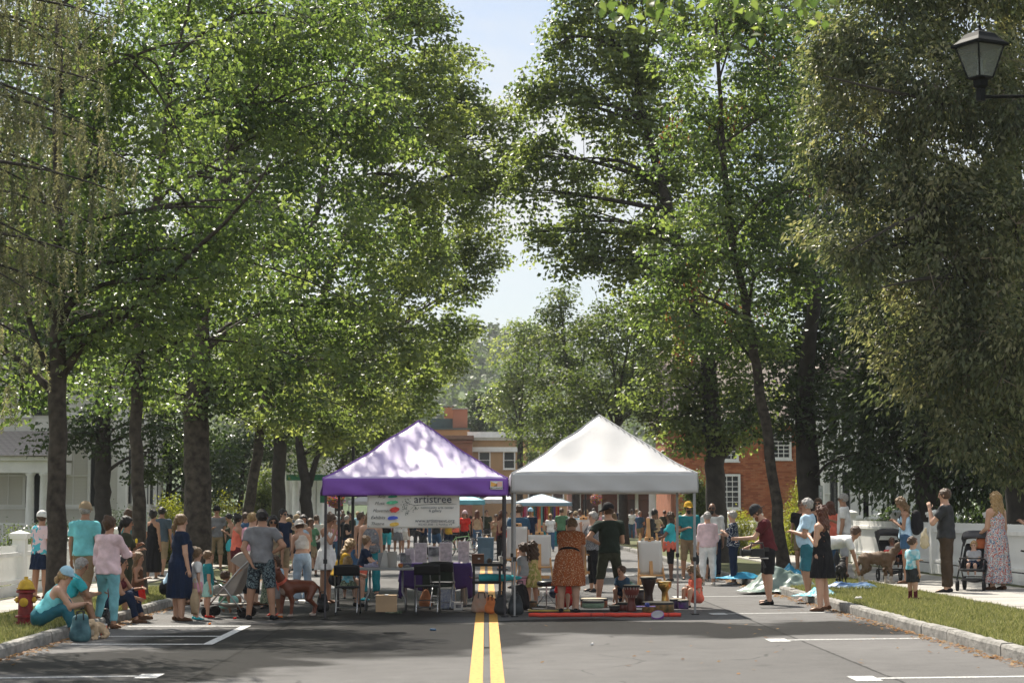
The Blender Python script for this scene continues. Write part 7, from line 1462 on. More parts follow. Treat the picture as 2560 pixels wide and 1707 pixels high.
# ---- far market canopies
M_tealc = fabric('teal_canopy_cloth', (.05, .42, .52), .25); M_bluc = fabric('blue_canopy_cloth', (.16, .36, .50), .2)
def far_canopy(label, px0, px1, Y, py_lo, py_hi, py_pk, m, mv=None, seed=1):
    return canopy('market_canopy', label, X_at(px0, Y), X_at(px1, Y), Y, Y + 3.0, Z(py_lo, Y), Z(py_hi, Y), Z(py_pk, Y + 1.5), m, M_steel, 'market canopies down the street', scissor=False, seed=seed, mv=mv)
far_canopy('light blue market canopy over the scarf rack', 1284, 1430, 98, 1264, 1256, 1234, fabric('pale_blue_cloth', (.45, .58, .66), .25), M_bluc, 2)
far_canopy('turquoise market canopy right of the banner', 1098, 1212, 92, 1261, 1250, 1232, M_tealc, None, 3)
far_canopy('plain white market canopy between the turquoise and blue ones', 1205, 1290, 108, 1258, 1248, 1226, M_wht, None, 4)
far_canopy('small white market canopy far down behind the left crowd', 870, 985, 120, 1262, 1252, 1232, M_wht, None, 6)
t = thing('scarf_rack', 'rack of rainbow coloured scarves under the light blue canopy', 'rack', (X_at(1352, 100), 100, 0)); wv = 92 * mpp(100)
b = MB(); b.tube([(-wv / 2, 0, 1.95), (wv / 2, 0, 1.95)], .02, 6); b.build('rail', M_steel, t)
for s in (-1, 1): b = MB(); b.tube([(s * wv / 2, 0, 0), (s * wv / 2, 0, 1.95)], .02, 6); b.build('upright', M_steel, t)
cols_ = ['crimson', 'hotpink', 'pink', 'steel', 'turq', 'mustard', 'teal', 'navy', 'red', 'orange', 'aqua', 'charcoal', 'crimson', 'coral', 'sunyel', 'green', 'denim', 'purple', 'orange', 'red']
for k, c in enumerate(cols_):
    b = MB(); x = -wv / 2 + (k + .5) * wv / len(cols_); hg = .75 + .25 * rnd.random(); b.grid(lambda u, v, x=x, hg=hg: (x + (u - .5) * wv / len(cols_) * .9, -.03 + .015 * math.sin(u * 9), 1.96 - hg * v), 4, 4); b.build('scarf', cloth(c), t, solid=.01)
t = thing('stall_table', 'teal clothed stall table under the light blue canopy', 'table', (X_at(1355, 97), 97, 0)); b = MB(); b.box((0, 0, .74), (2.0, .7, .05)); b.build('table_top', M_plast, t); b = MB(); b.grid(lambda u, v: ((u - .5) * 2.04, -.37 - .03 * v + .015 * math.sin(u * 40) * v, .77 - .72 * v), 40, 4); b.build('cloth_skirt', cloth('teal'), t, solid=.01)
t = thing('wicker_basket', 'checked basket on the teal stall table', 'basket', (X_at(1390, 96.9), 96.9, .765)); b = MB(); b.prism([(-.32, 0), (.32, 0), (.36, .42), (-.36, .42)], -.15, .15); b.build('weave', mat('checked', (.20, .17, .16), .8, .6, 18, col2=(.5, .45, .42)), t); b = MB(); b.tube([(-.33, 0, .42), (0, 0, .6), (.33, 0, .42)], .02, 6); b.build('handle', M_wood2, t)
# ---- hanging flower baskets and lamp post in the distance
for lab, px, py, Y in (('hanging basket of orange and violet flowers left of the purple tent', 838, 1245, 62), ('hanging basket of dusky flowers behind the white tent', 1490, 1248, 96)):
    p = at(px, py, Y); t = thing('flower_basket', lab, 'flower basket', p); g = np.random.default_rng(px); n = 500; d = g.normal(0, 1, (n, 3)); d /= np.linalg.norm(d, axis=1, keepdims=True); q = d * np.array([.30, .30, .28]) * g.uniform(.6, 1, (n, 1))
    link('foliage', leaf_mesh('foliage', q[:260], g.normal(0, 1, (260, 3)), d[:260], g.uniform(.06, .1, 260), g.uniform(.04, .06, 260), g.random(260), M_leaf2), t)
    for nm, a, b2, c in (('blossoms', 260, 380, (.75, .22, .08)), ('blossoms', 380, 500, (.35, .10, .38))): 
        mm = leaf_mat('petal_%d' % a, [tuple(v * .7 for v in c), c, tuple(min(1, v * 1.3) for v in c)], .6, .3, (1, 1, 1)) if 'petal_%d' % a not in bpy.data.materials else bpy.data.materials['petal_%d' % a]; k = b2 - a; link(nm, leaf_mesh(nm, q[a:b2] * 1.05, g.normal(0, 1, (k, 3)), d[a:b2] + np.array([0, -.5, 0]), np.full(k, .07), np.full(k, .07), g.random(k), mm), t)
    b = MB(); b.lathe([(.05, -.3), (.18, -.22), (.24, -.05)], n=14); b.build('pot', M_wood2, t); hx = .55 if px < 1000 else -.5
    b = MB(); b.tube([(0, 0, .2), (0, 0, .75), (hx * .5, 0, .85), (hx, 0, .8)], .02, 6); b.build('hanger', M_blackm, t); b = MB(); b.tube([(hx, 0, -p.z), (hx, 0, 1.6)], .05, 8); b.build('lamp_pole', M_blackm, t)
# ================================================================ the crowd
KL, KR = .14, .16
# ---- left side
person('person in a white cap and pink graphic shirt by the left fence', 100, 1497, 1.62, 30, z=.16, sex='f', tone='tan', top=('tee', 'palepink', 'graphic'), bottom=('skirt', 'navy', .19), hat=('cap', 'white'), hair=('short', 'brown'), bd=1.12, shoes='brown')
person('man in a khaki cap and aqua polo walking away on the left verge', 208, 1527, 1.80, 18, z=.13, tone='tan', top=('polo', 'aqua'), bottom=('shorts', 'khaki', 1.0), hat=('cap', 'tan'), hair=('short', 'grey'), legs='walk', shoes=('navy', 'sock', 'white'), bd=1.08)
person('woman in a pale pink blouse and aqua jeans with a bun, legs apart', 268, 1570, 1.68, 20, sex='f', tone='tan', top=('blouse', 'palepink'), bottom=('jeans', 'aquajean'), hair=('bun', 'brown'), legs='step', ar='lift', al='down', shoes='brown', bd=1.05, head=(25, 0))
person('woman with dark hair in an olive tee raising a popsicle', 312, 1545, 1.68, 75, sex='f', tone='tan', top=('tee', 'olive'), bottom=('skirt', 'olive', .22), hair=('pony', 'black'), ar='fwd', al='phone', shoes='brown')
t = thing('popsicle', 'small yellow popsicle held up by the olive tee woman', 'popsicle', at(341, 1357, 32.0)); b = MB(); b.lathe([(0, 0), (.018, .005), (.02, .06), (0, .075)], n=10); b.build('ice', cloth('sunyel'), t, smooth=True); b = MB(); b.box((0, 0, -.025), (.01, .004, .05)); b.build('stick', M_wood, t)
person('woman in a teal top half hidden by the slender maple', 318, 1478, 1.66, 20, z=.15, sex='f', tone='tan', top=('tank', 'teal'), bottom=('jeans', 'denim'), hair=('bun', 'brown'))
person('seated woman in a blue cap and aqua tank top on the left kerb', 100, 1594, 1.62, 82, sex='f', tone='light', legs='kerb', lean=36, al='knee', ar='knee', top=('tank', 'aqua'), bottom=('leggings', 'tealj'), hat=('cap', 'ltblue'), hair=('pony', 'blonde'), shoes=('steel', 'sock', 'white'), bd=1.22, head=(0, 12))
person('grey haired man in turquoise sitting behind the blue capped woman', 150, 1572, 1.72, 70, tone='tan', legs='kerb', lean=28, al='knee', ar='knee', top=('tee', 'turq'), bottom=('shorts', 'tan'), hair=('short', 'grey'), shoes='charcoal', head=(20, 15))
person('person in navy jeans sitting on the kerb behind the pink blouse', 272, 1556, 1.66, 95, sex='f', tone='tan', legs='kerb', lean=20, al='knee', ar='lap', top=('tank', 'maroon'), bottom=('jeans', 'navy'), hair=('short', 'black'), shoes='brown')
person('little girl with long hair in a red skirt and yellow clogs', 343, 1552, 1.13, 100, sex='f', kid=True, tone='tan', top=('tank', 'brown', None), bottom=('skirt', 'red', .18), hair=('long', 'dkblonde'), ar='fwd', al='down', shoes='sunyel')
person('woman in a long black dress standing by the parking sign', 380, 1450, 1.70, 30, z=.12, sex='f', tone='tan', top=('maxi', 'black', None, .42, .14), bottom=None, hair=('bun', 'black'), shoes='black')
person('man in a slate tee and grey shorts walking away behind the navy dress', 402, 1444, 1.80, 10, z=.12, tone='tan', top=('tee', 'slate'), bottom=('shorts', 'khaki', 1.0), hair=('short', 'black'), legs='walk', shoes='charcoal')
person('woman in pale blue with black trousers sitting on the kerb', 415, 1510, 1.66, 100, sex='f', tone='light', legs='kerb', lean=30, al='knee', ar='knee', top=('tank', 'paleblue'), bottom=('pants', 'black'), hair=('bun', 'dkblonde'), shoes='brown', bd=1.1)
W_navy = person('woman in a navy dress with blond ponytail holding two bags', 448, 1551, 1.70, 62, sex='f', tone='light', top=('dress', 'navy', None, .32, .145), bottom=None, hair=('pony', 'dkblonde'), bd=1.2, ar='carry', al='carry', shoes='brown')
tag(ex_bag(W_navy, 'r', 'tan', .16, .42, 'tote_bag'), 'tan canvas tote hanging from the navy dress woman', 'bag'); tag(ex_bag(W_navy, 'l', 'coral', .13, .30, 'handbag', 'dots_animal'), 'spotted pink bag with red handles held by the navy dress woman', 'bag')
person('small girl in white top and pink shorts with aqua shoes', 490, 1548, 1.20, 70, sex='f', kid=True, top=('tee', 'white'), bottom=('shorts', 'pink', .5), hair=('bun', 'dkblonde'), shoes='turq')
person('small boy in teal shirt and mint shorts with red shoes', 518, 1543, 1.13, 75, kid=True, top=('tee', 'teal'), bottom=('shorts', 'mint', .8), hair=('short', 'dkblonde'), shoes='red')
person('man in a grey printed tee and dark cap in the shade', 540, 1425, 1.78, 170, z=.14, tone='tan', top=('tee', 'grey'), bottom=('shorts', 'khaki', 1.1), hat=('cap', 'black'), hair=('short', 'black'), ar='fwd', al='down')
person('woman in turquoise shorts bending over her phone', 576, 1438, 1.68, 250, z=.05, sex='f', tone='tan', top=('tank', 'olive'), bottom=('shorts', 'turq', .55), hair=('short', 'black'), al='phone', ar='phone', head=(0, 20))
person('woman in a coral tank and maroon shorts with white headband', 592, 1475, 1.70, 60, sex='f', tone='tan', top=('tank', 'coral'), bottom=('shorts', 'maroon', .6), hair=('bun', 'black'), al='cross', ar='cross', shoes='brown', bd=1.05)
person('man in a pale blue tee standing between the coral and pink shirts', 612, 1440, 1.74, 70, tone='tan', top=('tee', 'denim'), bottom=('shorts', 'khaki'), hair=('short', 'brown'))
person('blond person in a pink tee and black trousers', 628, 1512, 1.72, 40, sex='f', tone='light', top=('tee', 'pink'), bottom=('crops', 'black'), hair=('short', 'blonde'), shoes='brown', bd=1.1)
person('man in a grey tee and patterned shorts seen from behind', 652, 1548, 1.77, 10, tone='tan', top=('tee', 'grey'), bottom=('shorts', 'navy', .95, 'camo'), hair=('short', 'black'), al='back', ar='hip', shoes='black', bd=1.08, legs='wide', extras=[('belt', 'tan')])
person('woman in sunglasses and tan sleeveless top beside the grey tee man', 680, 1520, 1.66, 200, sex='f', tone='tan', top=('tank', 'tan'), bottom=('wide', 'grey', 1.95, 'leafy'), hair=('long', 'black'), extras=[('glasses',)], head=(-30, 5))
person('toddler in a pale blue tee holding something by the brown dog', 686, 1538, 1.00, 200, kid=True, tone='tan', top=('tee', 'paleblue'), bottom=('shorts', 'ltgrey', .9), hair=('curly', 'dkbrown' if False else 'brown'), al='fwd', ar='fwd', shoes='red')
person('man in glasses with a navy tee and khaki shorts', 705, 1470, 1.80, 130, tone='light', top=('tee', 'navy'), bottom=('shorts', 'khaki', 1.05), hair=('short', 'black'), extras=[('glasses',)], shoes='charcoal')
person('girl in a bucket hat, white crop top and pale jeans', 755, 1508, 1.58, 330, sex='f', tone='light', top=('crop', 'offwhite'), bottom=('wide', 'ltdenim', 1.93), hair=('short', 'brown'), hat=('bucket', 'offwhite', 'dots_small' if False else None), al='phone', ar='phone', head=(0, 25), shoes='white', lean=8)
person('woman with black hair and blue top holding a camera', 757, 1462, 1.66, 170, sex='f', tone='tan', top=('tank', 'ltdenim'), bottom=('jeans', 'navy'), hair=('long', 'black'), al='phone', ar='phone')
person('woman in a short white dress with hand to her face', 815, 1508, 1.70, 110, sex='f', tone='tan', top=('slip', 'white', None, .16, .15), bottom=None, hair=('bun', 'brown'), ar='mouth', al='down', head=(0, 25), shoes='brown')
person('boy in green sitting by the stroller wheels', 562, 1535, 1.10, 60, kid=True, tone='tan', legs='kerb', top=('tee', 'green'), bottom=('shorts', 'mint'), hair=('short', 'brown'))
# ---- under the purple canopy
person('seated mother with blond hair in a yellow tee behind the toddler', 838, 1516, 1.64, 75, sex='f', tone='light', legs='sit', lean=22, top=('tee', 'mustard'), bottom=('shorts', 'black', .7), hair=('curly', 'blonde'), al='lap', ar='lap', shoes='black', head=(10, 25))
CH = gnd(868, 1534); person('toddler with fair hair sitting on the black folding chair', 868, 1530, .92, 5, sex='f', kid=True, pos=(CH.x, CH.y + .02, CH.z + .24), tone='fair', legs='sit', lean=8, top=('tank', 'turq', 'tie'), bottom=('shorts', 'green', .8, 'leafy'), hair=('bob', 'blonde'), al='reach', ar='reach', shoes='charcoal')
person('girl in a navy tee and coral shorts reaching over the craft table', 905, 1500, 1.30, 95, sex='f', kid=True, tone='light', top=('tee', 'navy'), bottom=('shorts', 'coral', .45), hair=('bun', 'dkblonde'), ar='reach', al='reach', lean=12, shoes='turq')
person('woman in a speckled grey sleeveless top behind the craft table', 925, 1490, 1.72, 170, sex='f', tone='light', top=('tank', 'grey', 'heather'), bottom=('pants', 'teal'), hair=('long', 'dkblonde'), bd=1.18, al='down', ar='down', shoes='black')
person('dark haired woman leaning beside the speckled top woman', 892, 1470, 1.70, 120, sex='f', tone='tan', top=('tank', 'dkbrown'), bottom=('jeans', 'denim'), hair=('short', 'brown'), lean=10)
person('woman in a dark tank top browsing between the canopies', 1252, 1425, 1.72, 110, sex='f', tone='tan', top=('tank', 'maroon'), bottom=('jeans', 'black'), hair=('curlybob', 'auburn'), al='fwd', ar='fwd', head=(0, 15))
person('man in a blue tee seen from behind past the tent leg', 1296, 1470, 1.84, 330, tone='light', top=('tee', 'steel'), bottom=('shorts', 'charcoal'), hair=('short', 'brown'), head=(-40, 0))
# ---- under the white canopy
person('fair girl in a sage tee watching the easel', 1308, 1518, 1.16, 300, sex='f', kid=True, tone='fair', top=('tee', 'ltgrey', None), bottom=('shorts', 'pink', .6), hair=('pony', 'brown'), shoes='red')
person('girl with curly brown hair in a yellow sundress', 1330, 1517, 1.20, 320, sex='f', kid=True, tone='light', top=('slip', 'yellow', 'sunflower', .20, .17), bottom=None, hair=('curlybob', 'brown'), al='up', ar='cross', shoes='turq')
person('woman in an orange dotted dress with black belt bending forward', 1422, 1530, 1.66, 12, sex='f', tone='light', top=('dress', 'rust', 'dots_small', .27, .165), bottom=None, hair=('short', 'dkblonde'), lean=32, al='floor', ar='floor', bd=1.22, extras=[('belt', 'black')], shoes='black', head=(0, 30))
person('older woman in a grey speckled cardigan holding a tote', 1484, 1478, 1.66, 250, sex='f', tone='light', top=('mid', 'grey', 'heather'), bottom=('leggings', 'black'), hair=('short', 'grey'), ar='mouth', al='fwd', bd=1.1)
person('man in a dark green tee, olive shorts and black cap from behind', 1524, 1512, 1.80, 350, tone='light', top=('tee', 'dkgreen'), bottom=('shorts', 'olive', 1.0), hair=('short', 'brown'), hat=('cap', 'black'), al='hip', ar='fwd', shoes=('black', 'sock', 'navy'), head=(-35, 5), legs='wide', bd=1.05)
person('crouching child in orange behind the dotted dress', 1412, 1525, 1.02, 190, kid=True, tone='light', legs='knees', top=('tee', 'red'), bottom=('shorts', 'red'), hair=('short', 'dkblonde'), shoes='green')
person('child in a blue tee crouching behind the black djembe', 1570, 1512, 1.05, 230, kid=True, tone='light', legs='squat', lean=30, top=('tee', 'steel'), bottom=('shorts', 'navy'), hair=('short', 'brown'), al='floor', ar='floor')
person('child with brown hair drawing on the ground by the bench', 1390, 1512, 1.1, 140, kid=True, tone='tan', legs='squat', lean=40, top=('tee', 'charcoal'), bottom=('shorts', 'navy'), hair=('short', 'black'), al='floor', ar='floor')
# ---- right of the white canopy
person('woman in a charcoal hooded top with a black waist bag', 1622, 1412, 1.72, 100, sex='f', tone='brown', top=('long', 'charcoal'), bottom=('shorts', 'dkbrown', .9), hair=('bun', 'black'), lean=12, al='cross', ar='cross', head=(0, 25))
person('woman in a cyan tee with a coral jacket tied at her waist', 1677, 1452, 1.62, 275, sex='f', tone='brown', top=('tee', 'turq'), bottom=('shorts', 'black', 1.0), hair=('curlybob', 'brown'), al='reach', ar='fwd', extras=[('wrap', 'coral')], bd=1.1)
person('bearded man in a yellow cap and teal tee', 1722, 1448, 1.84, 175, tone='tan', top=('tee', 'teal'), bottom=('shorts', 'khaki', 1.05), hair=('short', 'black'), hat=('cap', 'mustard'), extras=[('glasses',), ('beard', 'black')], ar='fwd', al='down', bd=1.05)
person('bald man in sunglasses and a white rolled shirt', 1782, 1446, 1.82, 195, tone='brown', top=('roll', 'white'), bottom=('pants', 'navy'), hair=('bald', 'black'), extras=[('glasses',), ('beard', 'black')], bd=1.12)
person('older woman in a pink sweater and white trousers from behind', 1770, 1462, 1.62, 350, sex='f', tone='light', top=('sweater', 'palepink'), bottom=('crops', 'white', 1.8), hair=('short', 'grey'), bd=1.15, shoes='offwhite')
person('dark haired boy peeking past the pink sweater', 1757, 1452, 1.35, 180, kid=True, tone='tan', top=('tee', 'white'), bottom=('shorts', 'charcoal'), hair=('short', 'black'))
person('older woman in a dotted navy top and navy trousers', 1834, 1461, 1.64, 282, sex='f', tone='light', top=('mid', 'navy', 'dots_white'), bottom=('crops', 'navy', 1.7), hair=('short', 'grey'), al='phone', ar='fwd', shoes='ltgrey', bd=1.08)
person('girl in coral sitting on the asphalt with a phone', 1742, 1517, 1.15, 240, sex='f', kid=True, tone='light', legs='knees', lean=5, top=('tee', 'coral'), bottom=('shorts', 'coral', .8), hair=('curly', 'dkblonde'), al='phone', ar='phone', head=(0, 25), shoes='charcoal')
person('bearded man in maroon tee and black shorts filming with a camera rig', 1924, 1511, 1.78, 278, tone='light', top=('tee', 'maroon'), bottom=('shorts', 'black', .9), hair=('short', 'brown'), hat=('capback', 'charcoal'), extras=[('beard', 'ginger')], al='lift', ar='push', lean=10, head=(0, 38), shoes='black', legs='contra')
person('grey haired man in a light blue tee and teal shorts', 2022, 1500, 1.86, 285, tone='tan', top=('tee', 'paleblue'), bottom=('shorts', 'tealj', .95), hair=('short', 'grey'), extras=[('glasses',)], ar='down', al='fwd', bd=1.16, shoes='palepink', legs='contra')
person('person in a white shirt bending down to gather the tarps', 2062, 1478, 1.70, 100, tone='tan', z=.10, top=('tee', 'white'), bottom=('shorts', 'teal', .9), hair=('short', 'brown'), lean=82, al='floor', ar='floor', head=(0, 20), shoes='ltgrey')
person('woman with long curly brown hair in a black top and skirt', 2058, 1527, 1.72, 305, sex='f', tone='light', top=('tank', 'black'), bottom=('skirt', 'black', .22), hair=('curly', 'auburn'), al='phone', ar='phone', shoes='brown', bd=1.1, legs='contra')
person('woman in sunglasses and a navy top behind the parking sign', 2048, 1432, 1.74, 200, z=.16, sex='f', tone='tan', top=('tank', 'navy'), bottom=('jeans', 'navy'), hair=('pony', 'brown'), extras=[('glasses',)])
person('man in a black tee behind the light blue tee man', 2006, 1432, 1.72, 200, z=.14, tone='tan', top=('tee', 'black'), bottom=('shorts', 'khaki'), hair=('short', 'brown'))
person('woman with auburn hair in an orange top behind the steel post', 2078, 1440, 1.66, 330, z=.16, sex='f', tone='light', top=('tee', 'coral'), bottom=('jeans', 'denim'), hair=('bob', 'auburn'))
W_white = person('grey haired man in a white tee holding a black bag', 2112, 1443, 1.82, 285, z=.17, tone='tan', top=('tee', 'white'), bottom=('shorts', 'ltgrey', 1.05), hair=('short', 'grey'), extras=[('glasses',)], al='carry', ar='fwd', bd=1.08, shoes='brown')
tag(ex_bag(W_white, 'l', 'charcoal', .17, .38, 'shoulder_bag'), 'large black shoulder bag held by the white tee man', 'bag')
person('curly haired woman in an aqua tank with a black backpack', 2266, 1458, 1.72, 285, z=.17, sex='f', tone='tan', top=('tank', 'paleblue'), bottom=('shorts', 'denim', .5), hair=('curlybob', 'dkblonde'), al='phone', ar='phone', extras=[('backpack', 'black')], head=(0, 28), shoes='brown')
person('little boy in a tie-dye aqua tee and rain boots on the grass', 2283, 1499, 1.06, 65, z=.15, kid=True, tone='light', top=('tee', 'aqua', 'tie'), bottom=('shorts', 'charcoal', .9), hair=('short', 'brown'), shoes=('maroon', 'boot'), head=(30, 0), al='fwd', ar='down')
W_eat = person('man in a charcoal tee and brown trousers eating from a bag', 2368, 1481, 1.84, 292, z=.16, tone='light', top=('tee', 'charcoal'), bottom=('pants', 'dkbrown'), hair=('short', 'brown'), ar='down', al='mouth', shoes='black', bd=1.1)
W_eat2 = W_eat['t'].location
t = thing('popcorn_bag', 'clear bag of popcorn held by the charcoal tee man', 'bag', (W_eat2.x - .42, W_eat2.y - .12, W_eat2.z + .98)); f_ = Field((-.12, -.1, -.22), (.12, .1, .22), .012); f_.cap((0, 0, -.1), (0, 0, .02), .085, .07, .75, (0, 1, 0), .03); f_.cap((0, 0, .05), (.02, 0, .17), .05, .02, k=.04); f_.wrinkle(.006, 50); f_.mesh('bag_film', mat('bag_film', (.62, .55, .40), .3, .2, 20, trans=.3), t)
person('woman with wavy blond hair in a floral maxi dress', 2494, 1474, 1.76, 330, z=.17, sex='f', tone='light', top=('maxi', 'white', 'floral', .47, .155), bottom=None, hair=('curly', 'blonde'), al='push', ar='down', shoes='brown', bd=1.12)
t = thing('shoulder_purse', 'small orange leather purse at the floral dress hip', 'bag', at(2453, 1358, 36.9)); b = MB(); b.prism([(-.13, -.09), (.12, -.10), (.13, .06), (.05, .10), (-.08, .09)], -.04, .04); b.build('pouch', mat('orange_leather', (.50, .13, .04), .4, .15, 5), t, bevel=.02); b = MB(); b.tube([(.1, 0, .08), (.2, .03, .35), (.28, .06, .58)], .008, 5); b.build('strap', M_wood2, t); b = MB(); b.box((0, -.043, .03), (.2, .006, .08)); b.build('flap', mat('orange_leather', (.50, .13, .04)), t)
person('person at the right edge of the frame holding a phone', 2590, 1476, 1.72, 280, z=.16, sex='f', tone='light', top=('tee', 'navy'), bottom=('shorts', 'black'), hair=('long', 'brown'), al='phone', ar='phone')
for lab, px, py, zz, f, hr_, tp, yy in (('curly haired baby sitting in the black stroller with red tray', 2232, 1453, .16, 178, 'brown', 'ltgrey', .0), ('blond baby sitting in the charcoal stroller', 2436, 1476, .16, 205, 'blonde', 'ltgrey', .0)):
    p = gnd(px, py, zz); person(lab, px, py, .80, f, kid=True, tone='brown' if hr_ == 'brown' else 'fair', pos=(p.x + .04 * math.sin(R(f)), p.y + .04 * math.cos(R(f)), p.z + .27), legs='sit', lean=-18, top=('tee', tp), bottom=('shorts', 'navy', .8), hair=('short', hr_), al='lap', ar='lap', shoes='white')
# ---- dogs
def dog(label, px, py, f, z, s, m, m2, coat, pose='stand', name='dog'):
    """one surface per dog: deep chest, tucked belly, hocked hind legs; y is forward"""
    t = thing(name, label, 'dog', gnd(px, py, z), -R(f)); long_ = coat == 'long'; k = 1.18 if long_ else 1.0
    fd = Field(np.array([-.3, -.75, 0]) * s, np.array([.3, .75, 1.0]) * s, .013)
    V3 = lambda *a: np.array(a) * s
    lie = pose == 'lie'; hz = .22 if lie else .52
    fd.cap(V3(0, .22, hz + .02), V3(0, .02, hz + .03), .135 * s * k, .118 * s * k, k=.04); fd.cap(V3(0, .02, hz + .03), V3(0, -.30, hz + .02), .118 * s * k, .108 * s * k, k=.04); fd.cap(V3(0, .22, hz - .04), V3(0, .16, hz - .08), .11 * s * k, .09 * s * k, k=.04)
    hp = V3(-.02, .46, hz + .30) if not lie else V3(0, .36, hz + .16); fd.cap(V3(0, .26, hz + .06), hp - V3(0, .03, .05), .10 * s * k, .08 * s, k=.04)
    fd.cap(hp, hp + V3(0, .03, .0), .088 * s, .082 * s, k=.03); fd.cap(hp + V3(0, .07, -.03), hp + V3(0, .17, -.05), .05 * s, .042 * s, k=.02)
    for q in (-1, 1):
        if long_ or lie: fd.cap(hp + V3(q * .07, -.0, .04), hp + V3(q * .115, .02, -.07), .032 * s, .035 * s, .6, (1, 0, 0), .015)
        else: fd.cap(hp + V3(q * .06, -.01, .06), hp + V3(q * .095, .02, .05), .03 * s, .02 * s, k=.015)
        if lie:
            fd.cap(V3(q * .09, .20, .14), V3(q * .10, .25, .05), .05 * s, .04 * s, k=.03); fd.cap(V3(q * .10, .25, .045), V3(q * .09, .46, .035), .04 * s, .036 * s, k=.02); fd.cap(V3(q * .13, -.25, .13), V3(q * .17, -.12, .07), .09 * s, .05 * s, k=.03); fd.cap(V3(q * .17, -.14, .045), V3(q * .16, .04, .035), .035 * s, .034 * s, k=.02)
        else:
            o = .05 * q; fd.cap(V3(q * .085, .23, hz - .04), V3(q * .09, .21 + o, hz - .24), .062 * s, .042 * s * k, k=.03); fd.cap(V3(q * .09, .21 + o, hz - .24), V3(q * .09, .23 + o, .05), .038 * s * k, .028 * s * k, k=.02); fd.cap(V3(q * .09, .22 + o, .03), V3(q * .09, .28 + o, .025), .032 * s, .026 * s, k=.02)
            fd.cap(V3(q * .08, -.30, hz + .0), V3(q * .095, -.24 - o, hz - .20), .085 * s * k, .055 * s * k, k=.03); fd.cap(V3(q * .095, -.24 - o, hz - .20), V3(q * .095, -.40 - o, .19), .048 * s * k, .03 * s * k, k=.02); fd.cap(V3(q * .095, -.40 - o, .19), V3(q * .095, -.37 - o, .045), .028 * s * k, .026 * s * k, k=.02); fd.cap(V3(q * .095, -.37 - o, .03), V3(q * .095, -.31 - o, .025), .03 * s, .026 * s, k=.02)
    if long_: fd.cap(V3(0, -.36, hz + .04), V3(.03, -.50, hz - .12), .05 * s, .07 * s, k=.03); fd.cap(V3(.03, -.50, hz - .12), V3(.02, -.50, hz - .34), .07 * s, .03 * s, k=.03); fd.wrinkle(.010, 42, px)
    else: fd.cap(V3(0, -.38, hz + .06), V3(.02, -.50, hz - .02), .03 * s, .02 * s, k=.02); fd.cap(V3(.02, -.50, hz - .02), V3(.02, -.52, hz - .2), .02 * s, .010 * s, k=.02)
    if coat == 'fluff': fd.wrinkle(.012, 46, px)
    def tint(V):
        c = np.ones((len(V), 4), np.float32); low = V[:, 2] < .16 * s; v = V - hp; c[:, :3] = np.array(m)
        wh = (low | (np.linalg.norm(V - V3(0, .30, hz - .10), axis=1) < .13 * s) | ((v[:, 1] > .06 * s) & (np.abs(v[:, 0]) < .05 * s) & (v[:, 2] > -.12 * s)) | (V[:, 1] < -.46 * s)) if coat == 'long' else ((np.linalg.norm(V - V3(0, .33, hz - .06), axis=1) < .08 * s) | (V[:, 2] < .05 * s) * (coat == 'short'))
        c[wh, :3] = np.array(m2); nz = np.linalg.norm(V - (hp + V3(0, .21, -.03)), axis=1) < .032 * s; c[nz, :3] = .01
        if coat == 'short': c[(v[:, 1] > .10 * s) & (v[:, 2] < .03 * s) & (v[:, 2] > -.12 * s), :3] = np.array((.02, .012, .01))
        for q in (-1, 1): c[np.linalg.norm(V - (hp + V3(q * .045, .085, .02)), axis=1) < .018 * s, :3] = .01
        return c
    mm = bpy.data.materials.new('dog_coat'); mm.use_nodes = True; a = mm.node_tree.nodes.new('ShaderNodeAttribute'); a.attribute_name = 'tint'; bs = mm.node_tree.nodes['Principled BSDF']; mm.node_tree.links.new(a.outputs['Color'], bs.inputs['Base Color']); bs.inputs['Roughness'].default_value = .45 if coat == 'short' else .75
    fd.mesh('body', mm, t, None, {'tint': tint})
    if coat == 'short': b = MB(); b.lathe([(.105 * s, -.02), (.11 * s, -.02), (.11 * s, .02), (.105 * s, .02)], V3(0, .34, hz + .13), 16, M=Matrix.Rotation(-.7, 3, 'X')); b.add([tuple(V3(-.05, .42, hz + .06)), tuple(V3(.06, .42, hz + .06)), tuple(V3(.0, .40, hz - .05))], [(0, 1, 2)]); b.build('bandana', cloth('coral'), t, solid=.006)
    return t
dog('reddish brown boxer dog with coral bandana standing on the asphalt', 742, 1540, 232, 0, .92, (.17, .045, .018), (.45, .36, .30), 'short')
dog('cream spaniel lying beside the seated woman', 240, 1596, 190, 0, .62, (.50, .36, .22), (.62, .52, .40), 'fluff', 'lie')
dog('brown and white collie sniffing the pavement by the black stroller', 2196, 1457, 95, .17, .92, (.13, .08, .045), (.50, .45, .38), 'long')
dog('black shaggy dog behind the curly haired woman', 2104, 1458, 20, .16, .6, (.015, .013, .012), (.03, .025, .02), 'fluff')
soft_bag('backpack', 'teal striped backpack beside the seated blue capped woman', 200, 1604, .30, .22, .42, mat('pack_teal', (.015, .06, .075), .6, .5, 6, col2=(.10, .22, .24)), M_blackm, 8)
soft_bag('handbag', 'glossy black handbag between the pink blouse legs', 258, 1566, .32, .22, .28, mat('bag_gloss', (.012, .012, .013), .25), M_blackm, 9)
soft_bag('black_pack', 'black backpack on the asphalt beside the white dress', 806, 1530, .22, .2, .36, MATS['bag_black'], M_blackm, 10)
t = thing('paper_cup', 'white and orange paper cup behind the spaniel', 'cup', gnd(258, 1588)); b = MB(); b.lathe([(.04, 0), (.055, .15)], n=14); b.build('cup_body', cloth('coral'), t, smooth=True); b = MB(); b.lathe([(.058, .15), (.058, .17), (0, .175)], n=14); b.build('lid', M_paper, t)
